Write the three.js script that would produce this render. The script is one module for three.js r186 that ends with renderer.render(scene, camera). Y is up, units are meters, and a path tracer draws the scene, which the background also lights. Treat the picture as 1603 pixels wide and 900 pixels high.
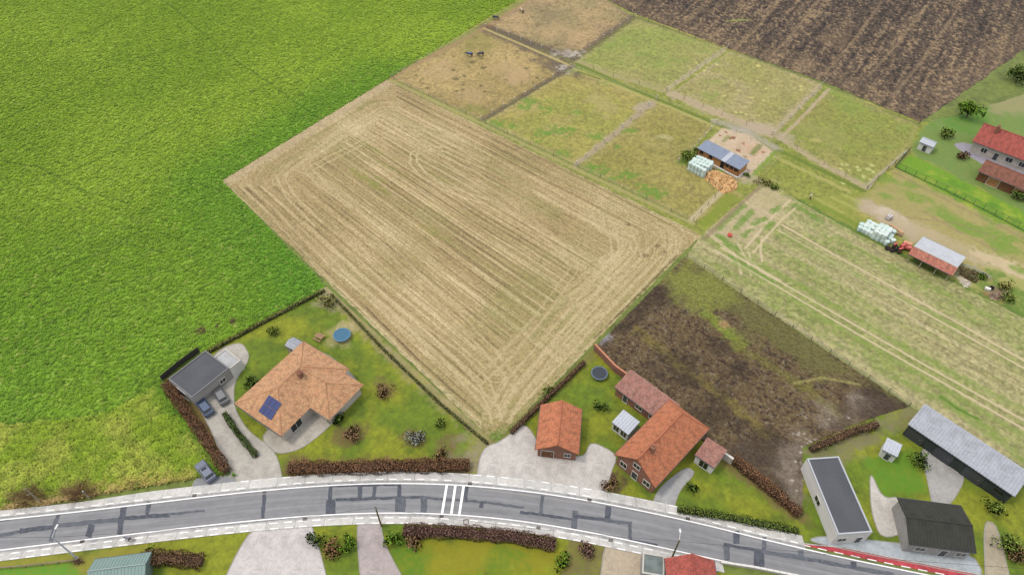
import * as THREE from 'three';
import { mergeGeometries, mergeVertices } from 'three/addons/utils/BufferGeometryUtils.js';
import { RoundedBoxGeometry } from 'three/addons/geometries/RoundedBoxGeometry.js';
import { MarchingCubes } from 'three/addons/objects/MarchingCubes.js';

// ───────────────────────── camera, sky, sun, exposure ─────────────────────────
const CAM_H = 106, PITCH = 47 * Math.PI / 180, FOC = 1069;          // a drone 106 m up, 24 mm lens
const scene = new THREE.Scene();
const camera = new THREE.PerspectiveCamera(2 * Math.atan(450 / FOC) * 180 / Math.PI, 1024 / 574, 0.5, 6000);
camera.position.set(0, CAM_H, 0);
camera.lookAt(0, CAM_H - Math.sin(PITCH) * 100, -Math.cos(PITCH) * 100);
const renderer = new THREE.WebGLRenderer({ antialias: true });
renderer.setSize(1024, 574);
renderer.toneMapping = THREE.LinearToneMapping;
renderer.toneMappingExposure = 1.46;
renderer.shadowMap.enabled = true;
// bright overcast sky: a smooth cloud layer, lighter towards the zenith
{
  const W = 256, H = 128, d = new Float32Array(W * H * 4);
  for (let j = 0; j < H; j++) for (let i = 0; i < W; i++) {
    const el = (j + 0.5) / H * Math.PI - Math.PI / 2;                // row 0 is the nadir
    const s = Math.max(0, Math.sin(el));
    const az = i / W * Math.PI * 2;
    const cloud = 1 + 0.05 * Math.sin(az * 3 + el * 4) * Math.sin(el * 7 + az * 2);
    const L = (0.62 + 0.62 * s) * cloud, k = (j * W + i) * 4;
    d[k] = L * 0.995; d[k + 1] = L * 1.0; d[k + 2] = L * 1.02; d[k + 3] = 1;
  }
  const t = new THREE.DataTexture(d, W, H, THREE.RGBAFormat, THREE.FloatType);
  t.mapping = THREE.EquirectangularReflectionMapping; t.magFilter = THREE.LinearFilter; t.needsUpdate = true;
  scene.background = t; scene.environment = t;
}
const sun = new THREE.DirectionalLight(0xfff1e0, 1.7);
sun.position.set(-90, 190, -110); sun.target.position.set(0, 0, -110);
sun.castShadow = true; sun.shadow.radius = 22; sun.shadow.mapSize.set(2048, 2048);
Object.assign(sun.shadow.camera, { left: -240, right: 240, top: 240, bottom: -240, near: 1, far: 600 });
scene.add(sun, sun.target);

// ───────────────────────── helpers ─────────────────────────
let _seed = 12345;
const rnd = () => { _seed = (_seed * 1664525 + 1013904223) >>> 0; return _seed / 4294967296; };
const rr = (a, b) => a + (b - a) * rnd();
const cp = Math.cos(PITCH), sp = Math.sin(PITCH);
// where a sight line of the survey photograph meets height h (metres)
function G(px, py, h = 0) {
  const dx = (px - 801.5) / FOC, dy = (450 - py) / FOC, yy = dy * cp - sp, zz = -dy * sp - cp, t = (CAM_H - h) / -yy;
  return new THREE.Vector3(dx * t, h, zz * t);
}
const GP = (list, h = 0) => list.map(([x, y]) => { const v = G(x, y, h); return [v.x, v.z]; });
const ZM = (ox, oy, s, list) => list.map(([x, y]) => [ox + x / s, oy + y / s]);
const lin = v => { v /= 255; return v <= 0.04045 ? v / 12.92 : Math.pow((v + 0.055) / 1.055, 2.4); };
const enc = v => v <= 0.0031308 ? v * 12.92 : 1.055 * Math.pow(v, 1 / 2.4) - 0.055;
const KA = 0.5;                                                       // base colour = this share of the tone seen in the flat daylight
const C = (r, g, b) => [lin(r), lin(g), lin(b)];
const names = {};
function numbered(n) { if (!(n in names)) { names[n] = 0; return n; } names[n]++; return `${n}_${String(names[n]).padStart(3, '0')}`; }
function tag(o, label, category, group, kind) {
  o.userData.label = label; o.userData.category = category;
  if (group) o.userData.group = group;
  if (kind) o.userData.kind = kind;
  return o;
}
function thing(name, label, category, pos = [0, 0, 0], turn = 0, group, kind) {
  const o = new THREE.Group(); o.name = numbered(name); o.position.set(...pos); o.rotation.y = turn; scene.add(o);
  return tag(o, label, category, group, kind);
}
function mesh(name, geo, mat, parent) {
  const m = new THREE.Mesh(Array.isArray(geo) ? (geo.length > 1 ? mergeGeometries(geo.map(prep)) : geo[0]) : geo, mat);
  m.name = parent === scene ? numbered(name) : name; m.castShadow = m.receiveShadow = true; parent.add(m); return m;
}
function prep(g) {
  let q = g.index ? g.toNonIndexed() : g;
  for (const k of Object.keys(q.attributes)) if (!['position', 'normal', 'uv'].includes(k)) q.deleteAttribute(k);
  if (!q.attributes.normal) q.computeVertexNormals();
  if (!q.attributes.uv) q.setAttribute('uv', new THREE.BufferAttribute(new Float32Array(q.attributes.position.count * 2), 2));
  return q;
}
const box = (w, h, d, x = 0, y = 0, z = 0, ry = 0) => { const g = new THREE.BoxGeometry(w, h, d); if (ry) g.rotateY(ry); g.translate(x, y, z); return g; };
const rbox = (w, h, d, x = 0, y = 0, z = 0, r = 0.03) => { const g = new RoundedBoxGeometry(w, h, d, 2, r); g.translate(x, y, z); return g; };
function bar(a, b, r0, r1 = r0, n = 6) {
  const A = new THREE.Vector3(...a), B = new THREE.Vector3(...b), L = A.distanceTo(B);
  const g = new THREE.CylinderGeometry(r1, r0, L, n); g.translate(0, L / 2, 0);
  g.applyQuaternion(new THREE.Quaternion().setFromUnitVectors(new THREE.Vector3(0, 1, 0), B.clone().sub(A).normalize())); g.translate(A.x, A.y, A.z); return g;
}
// value noise on a table
const NT = new Float32Array(65536); for (let i = 0; i < 65536; i++) NT[i] = rnd();
function vn(x, y) {
  const xi = Math.floor(x), yi = Math.floor(y); let fx = x - xi, fy = y - yi; fx = fx * fx * (3 - 2 * fx); fy = fy * fy * (3 - 2 * fy);
  const X = xi & 255, Y = (yi & 255) << 8, X1 = (xi + 1) & 255, Y1 = ((yi + 1) & 255) << 8;
  const a = NT[Y | X], b = NT[Y | X1], c = NT[Y1 | X], d = NT[Y1 | X1];
  return a + (b - a) * fx + (c - a) * fy + (a - b - c + d) * fx * fy;
}
const fbm = (x, y, o = 3) => { let s = 0, a = 0.5, t = 0; for (let i = 0; i < o; i++) { s += a * vn(x, y); t += a; a *= 0.5; x = x * 2.03 + 17.3; y = y * 2.03 + 5.7; } return s / t; };
const sm = (a, b, x) => { x = Math.min(1, Math.max(0, (x - a) / (b - a))); return x * x * (3 - 2 * x); };

// a colour map over a rectangle of ground, in metres
class Raster {
  constructor(polys, res, pad = 1) {
    let x0 = 1e9, x1 = -1e9, z0 = 1e9, z1 = -1e9;
    for (const p of polys) for (const [x, z] of p) { x0 = Math.min(x0, x); x1 = Math.max(x1, x); z0 = Math.min(z0, z); z1 = Math.max(z1, z); }
    this.x0 = x0 - pad; this.x1 = x1 + pad; this.z0 = z0 - pad; this.z1 = z1 + pad;
    this.W = Math.min(2048, Math.ceil((this.x1 - this.x0) / res)); this.H = Math.min(2048, Math.ceil((this.z1 - this.z0) / res));
    this.sx = (this.x1 - this.x0) / this.W; this.sz = (this.z1 - this.z0) / this.H;
    this.d = new Float32Array(this.W * this.H * 3);
  }
  fill(fn) {
    const o = [0, 0, 0]; let k = 0;
    for (let j = 0; j < this.H; j++) { const z = this.z0 + (j + 0.5) * this.sz;
      for (let i = 0; i < this.W; i++) { fn(this.x0 + (i + 0.5) * this.sx, z, o); this.d[k] = o[0]; this.d[k + 1] = o[1]; this.d[k + 2] = o[2]; k += 3; } }
    return this;
  }
  _put(k, c, a) { const d = this.d; d[k] += (c[0] - d[k]) * a; d[k + 1] += (c[1] - d[k + 1]) * a; d[k + 2] += (c[2] - d[k + 2]) * a; }
  // a worn or overgrown line of width w, ragged by noise
  stroke(pts, w, col, a = 1, rag = 0.5, soft = 0.5, nf = 1.2) {
    for (let s = 0; s + 1 < pts.length; s++) {
      const [ax, az] = pts[s], [bx, bz] = pts[s + 1], L2 = (bx - ax) ** 2 + (bz - az) ** 2 || 1e-6, m = w * 1.5 + 0.5;
      const i0 = Math.max(0, Math.floor((Math.min(ax, bx) - m - this.x0) / this.sx)), i1 = Math.min(this.W - 1, Math.ceil((Math.max(ax, bx) + m - this.x0) / this.sx));
      const j0 = Math.max(0, Math.floor((Math.min(az, bz) - m - this.z0) / this.sz)), j1 = Math.min(this.H - 1, Math.ceil((Math.max(az, bz) + m - this.z0) / this.sz));
      for (let j = j0; j <= j1; j++) for (let i = i0; i <= i1; i++) {
        const x = this.x0 + (i + 0.5) * this.sx, z = this.z0 + (j + 0.5) * this.sz;
        const raw = ((x - ax) * (bx - ax) + (z - az) * (bz - az)) / L2; if ((raw < 0 && s > 0) || raw > 1.0001 && s + 2 < pts.length && false) continue;
        const u = Math.min(1, Math.max(0, raw));
        const q = Math.hypot(x - ax - u * (bx - ax), z - az - u * (bz - az));
        const n = fbm(x * nf, z * nf, 2), e = w * 0.5 * (1 + rag * (n - 0.5) * 2);
        const f = 1 - sm(e * (1 - soft), e * (1 + soft), q); if (f > 0) this._put((j * this.W + i) * 3, col, f * a * (1 - rag * 0.5 + rag * vn(x * nf * 3.1, z * nf * 3.1) * 1.0));
      }
    }
    return this;
  }
  blob(cx, cz, r, col, a = 1, { rz = r, rot = 0, nf = 0.35, rag = 0.8 } = {}) {
    const m = Math.max(r, rz) * 1.7, c = Math.cos(rot), s = Math.sin(rot);
    const i0 = Math.max(0, Math.floor((cx - m - this.x0) / this.sx)), i1 = Math.min(this.W - 1, Math.ceil((cx + m - this.x0) / this.sx));
    const j0 = Math.max(0, Math.floor((cz - m - this.z0) / this.sz)), j1 = Math.min(this.H - 1, Math.ceil((cz + m - this.z0) / this.sz));
    for (let j = j0; j <= j1; j++) for (let i = i0; i <= i1; i++) {
      const x = this.x0 + (i + 0.5) * this.sx, z = this.z0 + (j + 0.5) * this.sz, dx = x - cx, dz = z - cz;
      const q = Math.hypot((dx * c + dz * s) / r, (-dx * s + dz * c) / rz) + (fbm(x * nf, z * nf, 4) - 0.5) * 2 * rag;
      const f = 1 - sm(0.35, 1.05, q); if (f > 0) this._put((j * this.W + i) * 3, col, f * a * (0.55 + 0.9 * vn(x * 2.3, z * 2.3)) );
    }
    return this;
  }
  poly(P, col, a = 1, soft = 0.6, rag = 0.6, nf = 0.5) {
    let x0 = 1e9, x1 = -1e9, z0 = 1e9, z1 = -1e9; for (const [x, z] of P) { x0 = Math.min(x0, x); x1 = Math.max(x1, x); z0 = Math.min(z0, z); z1 = Math.max(z1, z); }
    const m = soft + 1, i0 = Math.max(0, Math.floor((x0 - m - this.x0) / this.sx)), i1 = Math.min(this.W - 1, Math.ceil((x1 + m - this.x0) / this.sx));
    const j0 = Math.max(0, Math.floor((z0 - m - this.z0) / this.sz)), j1 = Math.min(this.H - 1, Math.ceil((z1 + m - this.z0) / this.sz));
    for (let j = j0; j <= j1; j++) for (let i = i0; i <= i1; i++) {
      const x = this.x0 + (i + 0.5) * this.sx, z = this.z0 + (j + 0.5) * this.sz, q = polyDist(P, x, z) + (fbm(x * nf, z * nf, 3) - 0.5) * 2 * rag * 2;
      const f = 1 - sm(-soft, soft, q); if (f > 0) this._put((j * this.W + i) * 3, col, f * a * (0.75 + 0.5 * vn(x * 2.1, z * 2.1)));
    }
    return this;
  }
  texture(gain = 1) {
    const n = this.W * this.H, u = new Uint8Array(n * 4);
    for (let i = 0; i < n; i++) { for (let c = 0; c < 3; c++) u[i * 4 + c] = Math.max(0, Math.min(255, Math.round(enc(Math.max(0, this.d[i * 3 + c] * KA * gain)) * 255))); u[i * 4 + 3] = 255; }
    const t = new THREE.DataTexture(u, this.W, this.H, THREE.RGBAFormat); t.wrapS = t.wrapT = THREE.MirroredRepeatWrapping; t.colorSpace = THREE.SRGBColorSpace; t.magFilter = THREE.LinearFilter; t.minFilter = THREE.LinearMipmapLinearFilter; t.generateMipmaps = true; t.needsUpdate = true;
    return t;
  }
  material(gain = 1, rough = 0.95) { this.mat = new THREE.MeshStandardMaterial({ map: this.texture(gain), roughness: rough }); return this; }
  at(x, z) { const i = Math.min(this.W - 1, Math.max(0, Math.floor((x - this.x0) / this.sx))), j = Math.min(this.H - 1, Math.max(0, Math.floor((z - this.z0) / this.sz))), k = (j * this.W + i) * 3; return [this.d[k], this.d[k + 1], this.d[k + 2]]; }
  uv(x, z) { return [(x - this.x0) / (this.x1 - this.x0), (z - this.z0) / (this.z1 - this.z0)]; }
}
function polyDist(P, x, z) {                                          // signed distance, negative inside
  let d = 1e18, s = 1;
  for (let i = 0, j = P.length - 1; i < P.length; j = i++) {
    const ex = P[j][0] - P[i][0], ez = P[j][1] - P[i][1], wx = x - P[i][0], wz = z - P[i][1];
    const t = Math.min(1, Math.max(0, (wx * ex + wz * ez) / (ex * ex + ez * ez))), bx = wx - ex * t, bz = wz - ez * t; d = Math.min(d, bx * bx + bz * bz);
    const c1 = z >= P[i][1], c2 = z < P[j][1], c3 = ex * wz > ez * wx; if ((c1 && c2 && c3) || (!c1 && !c2 && !c3)) s = -s;
  }
  return s * Math.sqrt(d);
}
// a sheet of ground with a slightly ragged outline
function sheet(name, label, category, P, y, ras, { jit = 0.25, step = 1.2, uvm = 0, mat } = {}) {
  const Q = [];
  for (let i = 0; i < P.length; i++) {
    const a = P[i], b = P[(i + 1) % P.length], L = Math.hypot(b[0] - a[0], b[1] - a[1]), n = jit ? Math.max(1, Math.round(L / step)) : 1, nx = -(b[1] - a[1]) / L, nz = (b[0] - a[0]) / L;
    for (let k = 0; k < n; k++) { const t = k / n, x = a[0] + (b[0] - a[0]) * t, z = a[1] + (b[1] - a[1]) * t, o = k ? (fbm(x * 0.7, z * 0.7, 2) - 0.5) * 2 * jit : 0; Q.push(new THREE.Vector2(x + nx * o, z + nz * o)); }
  }
  const tri = THREE.ShapeUtils.triangulateShape(Q, []), pos = [], uv = [], idx = [];
  for (const q of Q) { pos.push(q.x, y, q.y); uv.push(...(ras ? ras.uv(q.x, q.y) : [q.x / uvm, q.y / uvm])); }
  for (const t of tri) { const [a, b, c] = t.map(i => Q[i]); const cr = (b.x - a.x) * (c.y - a.y) - (b.y - a.y) * (c.x - a.x); cr < 0 ? idx.push(t[0], t[1], t[2]) : idx.push(t[0], t[2], t[1]); }
  const g = new THREE.BufferGeometry(); g.setAttribute('position', new THREE.Float32BufferAttribute(pos, 3)); g.setAttribute('uv', new THREE.Float32BufferAttribute(uv, 2));
  const nn = new Float32Array(pos.length); for (let i = 1; i < nn.length; i += 3) nn[i] = 1; g.setAttribute('normal', new THREE.BufferAttribute(nn, 3)); g.setIndex(idx);
  const m = mesh(name, g, mat || ras.mat, scene); return tag(m, label, category, null, 'structure');
}
// shared grey grain (layered noise), tinted by each material; uv in metres
const texCache = {};
function grain(amp, period, streak) {
  const key = `${amp}|${period}|${streak}`; if (texCache[key]) return texCache[key];
  const size = 256, u = new Uint8Array(size * size * 4);
  const w = (a, b, f, g, o) => { const n = (x, y) => vn(x * f + o, y * g + o * 1.7), A = sm(0.7, 1, a), B = sm(0.7, 1, b); return (n(a, b) * (1 - A) + n(a - 1, b) * A) * (1 - B) + (n(a, b - 1) * (1 - A) + n(a - 1, b - 1) * A) * B; };
  for (let j = 0; j < size; j++) for (let i = 0; i < size; i++) {
    const a = i / size, b = j / size, f = 1 + amp * ((w(a, b, 5, 5 * streak, 140) - 0.5) * 1.2 + (w(a, b, 21, 21 * streak, 60) - 0.5) * 1.1 + (NT[(i * 131 + j * 7919) & 65535] - 0.5) * 0.8);
    const v = Math.max(0, Math.min(255, enc(0.55 * f) * 255)); u[(j * size + i) * 4] = u[(j * size + i) * 4 + 1] = u[(j * size + i) * 4 + 2] = v; u[(j * size + i) * 4 + 3] = 255;
  }
  const t = new THREE.DataTexture(u, size, size, THREE.RGBAFormat); t.colorSpace = THREE.SRGBColorSpace; t.wrapS = t.wrapT = THREE.RepeatWrapping; t.magFilter = THREE.LinearFilter; t.minFilter = THREE.LinearMipmapLinearFilter; t.generateMipmaps = true;
  t.repeat.set(1 / period, 1 / period); t.needsUpdate = true; return (texCache[key] = t);
}
const nmat = (rgb, amp, o = {}) => {
  const p = o.period ?? 8, m = new THREE.MeshStandardMaterial({ map: grain(amp < 0.16 ? 0.12 : amp < 0.3 ? 0.22 : 0.45, p < 1.6 ? 1 : p < 3.5 ? 2.5 : p < 10 ? 6 : 14, (o.streak ?? 1) > 2 ? 5 : 1), roughness: o.rough ?? 0.9, metalness: o.metal ?? 0 });
  m.color.setRGB(...C(...rgb).map(v => v * KA / 0.55)); return m;
};
const pmat = (rgb, rough = 0.8, metal = 0, gain = 1) => { const c = C(...rgb).map(v => v * KA * gain); const m = new THREE.MeshStandardMaterial({ roughness: rough, metalness: metal }); m.color.setRGB(...c); return m; };
const vmat = (rough = 0.95, side) => new THREE.MeshStandardMaterial({ vertexColors: true, roughness: rough, side: side ?? THREE.DoubleSide });

// clumps of small blades or straws, spread over ground that nobody could count
function bladeGeo(n, h, w, lean) {
  const pos = [], s0 = _seed;
  for (let i = 0; i < n; i++) {
    const a = i / n * 6.283 + rr(-0.5, 0.5), r0 = rr(0, w * 1.2), l = lean * rr(0.5, 1.2), hh = h * rr(0.7, 1.1), ca = Math.cos(a), sa = Math.sin(a);
    const bx = ca * r0, bz = sa * r0, tx = ca * (r0 + l), tz = sa * (r0 + l), mx = ca * (r0 + l * 0.4), mz = sa * (r0 + l * 0.4);
    const px = -sa * w * 0.5, pz = ca * w * 0.5;
    pos.push(bx - px, 0, bz - pz, bx + px, 0, bz + pz, mx + px, hh * 0.75, mz + pz, bx - px, 0, bz - pz, mx + px, hh * 0.75, mz + pz, mx - px, hh * 0.75, mz - pz, mx - px, hh * 0.75, mz - pz, mx + px, hh * 0.75, mz + pz, tx, hh, tz);
  }
  const g = new THREE.BufferGeometry(); g.setAttribute('position', new THREE.Float32BufferAttribute(pos, 3)); g.computeVertexNormals(); return g;
}
function clumps(name, label, category, P, n, geo, colour, { smin = 0.7, smax = 1.3, keep, tilt = 0, y = 0.03, parent = scene } = {}) {
  let x0 = 1e9, x1 = -1e9, z0 = 1e9, z1 = -1e9; for (const [x, z] of P) { x0 = Math.min(x0, x); x1 = Math.max(x1, x); z0 = Math.min(z0, z); z1 = Math.max(z1, z); }
  const m = new THREE.InstancedMesh(geo, new THREE.MeshStandardMaterial({ roughness: 0.9, side: THREE.DoubleSide }), n), M = new THREE.Matrix4(), q = new THREE.Quaternion(), e = new THREE.Euler(), S = new THREE.Vector3(), V = new THREE.Vector3(), c = new THREE.Color();
  let k = 0, tries = 0;
  while (k < n && tries++ < n * 12) {
    const x = rr(x0, x1), z = rr(z0, z1); if (polyDist(P, x, z) > -0.05) continue; if (keep && !keep(x, z)) continue;
    e.set(rr(-tilt, tilt), rr(0, 6.283), rr(-tilt, tilt)); q.setFromEuler(e); const s = rr(smin, smax); S.set(s, s, s); V.set(x, y, z); M.compose(V, q, S); m.setMatrixAt(k, M);
    const rgb = colour(x, z); c.setRGB(rgb[0] * KA, rgb[1] * KA, rgb[2] * KA); m.setColorAt(k, c); k++;
  }
  m.count = k; m.name = parent === scene ? numbered(name) : name; m.castShadow = m.receiveShadow = true; parent.add(m); return tag(m, label, category, null, 'stuff');
}
const mixc = (a, b, t) => [a[0] + (b[0] - a[0]) * t, a[1] + (b[1] - a[1]) * t, a[2] + (b[2] - a[2]) * t];
const mulc = (a, f) => [a[0] * f, a[1] * f, a[2] * f];
const setc = (o, c, f = 1) => { o[0] = c[0] * f; o[1] = c[1] * f; o[2] = c[2] * f; };

// ───────────────────────── the land ─────────────────────────
// world outlines of the fields, from their corners in the survey photograph
const A = [605, 125], B = [1098, 368], Cc = [776, 695], D = [347, 283];
const P_stubble = GP([A, B, Cc, D]);
const P_green = [...GP([[838, -18], A, D, [510, 448], [312, 553], [253, 598], [216, 621], [172, 648], [100, 658], [0, 666], [-120, 676]]), [-330, -90], [-330, -420], [60, -420]];
const P_rough = [...GP([[-120, 676], [0, 666], [100, 658], [172, 648], [216, 621], [253, 598], [300, 662], [366, 748]]), [-46, -55.6], [-53, -54.9], [-58, -54.0], [-63, -53.0], [-70, -51.5], [-77, -50.0], [-85, -48.8], [-95, -47.5], [-112, -45.4]];
const P_plough = [...GP([[930, -12], [985, 18], [1140, 76], [1290, 128], [1442, 192], [1603, 78]]), [300, -300], [300, -420], [70, -420]];
const P_mud = GP([[1074, 402], [1300, 553], [1424, 636], [1345, 662], [1257, 700], [1257, 808], [1143, 718], [1100, 690], [1060, 643], [930, 545]]);
const P_seed = [...GP([B, [1190, 290], [1215, 291], [1250, 315], [1340, 365], [1603, 497], [1700, 548], [1750, 640], [1750, 820], [1603, 738], [1424, 636], [1300, 553], [1074, 402]])];
const P_pad = [
  ['paddock', 'brown grazed paddock nearest the green crop, holding two horses side by side', [[609, 122], [757, 44], [893, 105], [755, 189]]],
  ['paddock', 'bare brown paddock at the top edge with a horse along the crop fence', [[764, 40], [845, -10], [930, -12], [992, 26], [897, 93]]],
  ['paddock', 'yellow-green paddock with bright grass patches beside the stubble field', [[757, 190], [898, 107], [1024, 158], [903, 258]]],
  ['paddock', 'olive green paddock left of the wooden stable and bale stack', [[909, 261], [1029, 160], [1122, 193], [1062, 253], [1166, 306], [1088, 347]]],
  ['paddock', 'pale green paddock touching the ploughed field, furthest left of three', [[903, 95], [998, 29], [1136, 76], [1043, 140]]],
  ['paddock', 'grey-green paddock by the ploughed field, middle of three', [[1052, 145], [1145, 79], [1287, 130], [1205, 210]]],
  ['paddock', 'green paddock by the ploughed field, furthest right of three', [[1220, 214], [1298, 136], [1440, 196], [1423, 236], [1358, 293]]],
];
const P_meadow = GP([[760, -60], [930, -14], [1130, 72], [1445, 192], [1500, 180], [1760, 100], [1900, 420], [1740, 580], [1603, 502], [1345, 370], [1210, 295], [1098, 368], [605, 125]]);

// — base ground to the horizon —
{
  const g = new THREE.PlaneGeometry(5000, 5000); g.rotateX(-Math.PI / 2); g.translate(0, 0, -100);
  const uv = g.attributes.uv; for (let i = 0; i < uv.count; i++) uv.setXY(i, uv.getX(i) * 5000, uv.getY(i) * 5000);
  const m = mesh('ground', g, nmat([112, 128, 52], 0.55, { period: 14, size: 512 }), scene); tag(m, 'grass ground reaching beyond the fields to the horizon', 'ground', null, 'structure');
}
// — green crop field —
const R_green = new Raster([GP([[840, -20], A, D, [510, 448], [253, 598], [0, 690], [-40, 700], [-40, -20]])], 0.13);
{
  const a = C(124, 161, 25), b = C(160, 191, 54), dk = C(64, 100, 8), y = C(196, 204, 108), lush = C(106, 157, 30);
  R_green.fill((x, z, o) => {
    const dA = polyDist(P_stubble, x, z), n0 = fbm(x / 34, z / 26, 3), far = sm(-110, -220, z);
    let c = mixc(a, b, Math.min(1, Math.max(0, (n0 - 0.3) * 1.1 + far * 0.4)));
    c = mixc(c, lush, sm(22, 2, dA) * 0.75 + sm(-150, -75, z) * 0.45 + 0.15 * sm(0.55, 0.75, fbm(x / 15 + 9, z / 40, 3)));
    const n1 = vn(x * 1.5 + z * 0.25, z * 2.1), n2 = vn(x * 2.7, z * 3.7 + 8), n3 = fbm(x * 0.3, z * 0.7, 2);
    let f = 0.60 + 0.34 * n1 + 0.40 * n2 + 0.08 * n3;
    const d = sm(0.62, 0.86, vn(x * 1.5 + 50, z * 2.3)); c = mixc(mulc(c, f), dk, d * 0.5);
    c = mixc(c, y, sm(0.78, 0.95, vn(x * 1.9 + 91, z * 2.7 + 14)) * 0.5);
    setc(o, c);
  });
  // sprayer lines and drill gaps
  const dl = C(58, 104, 20);
  for (const L of [[[262, 5], [350, 82], [420, 130], [492, 182], [545, 214]], [[0, 252], [60, 262], [130, 300], [205, 320]], [[0, 130], [70, 85], [160, 40], [230, 0]], [[470, 0], [330, 60], [150, 110], [0, 190]], [[600, 40], [430, 128], [240, 205], [80, 285]], [[300, 380], [230, 360], [150, 390]], [[250, 395], [190, 380], [100, 420]], [[0, 560], [120, 480], [300, 400], [400, 355]]])
    R_green.stroke(GP(L), 0.7, dl, 0.38, 1.0, 0.7);
  for (let i = 0; i < 26; i++) R_green.stroke(GP([[rr(0, 200), 250 + i * 14], [rr(260, 420), 190 + i * 12]]), 0.5, C(140, 178, 66), 0.25, 0.9, 0.7);
  R_green.stroke(GP([[253, 600], [216, 623], [172, 650], [100, 660], [0, 668], [-40, 672]]), 1.6, C(84, 122, 30), 0.8, 0.6);
  for (const [x, y, r] of [[315, 518, 1.2], [365, 503, 0.9], [340, 510, .7]]) { const [[wx, wz]] = GP([[x, y]]); R_green.blob(wx, wz, r, C(96, 82, 50), 0.9, { nf: 1.2 }); }
  R_green.material();
}
sheet('green_field', 'large bright green crop field filling the upper left', 'field', P_green, 0.03, R_green, { jit: 0.35 });

// — the mown stubble plot —
const R_stub = new Raster([P_stubble], 0.075, 0.5);
const stubST = (() => {
  const [a, b, c, d] = P_stubble;
  return (x, z) => { let s = 0.5, t = 0.5;
    for (let k = 0; k < 4; k++) {
      const px = a[0] + (b[0] - a[0]) * s + (d[0] - a[0]) * t + (a[0] - b[0] + c[0] - d[0]) * s * t - x, pz = a[1] + (b[1] - a[1]) * s + (d[1] - a[1]) * t + (a[1] - b[1] + c[1] - d[1]) * s * t - z;
      const sx = b[0] - a[0] + (a[0] - b[0] + c[0] - d[0]) * t, sz = b[1] - a[1] + (a[1] - b[1] + c[1] - d[1]) * t, tx = d[0] - a[0] + (a[0] - b[0] + c[0] - d[0]) * s, tz = d[1] - a[1] + (a[1] - b[1] + c[1] - d[1]) * s, det = sx * tz - sz * tx;
      s -= (px * tz - pz * tx) / det; t -= (sx * pz - sz * px) / det;
    } return [s, t]; };
})();
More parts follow.
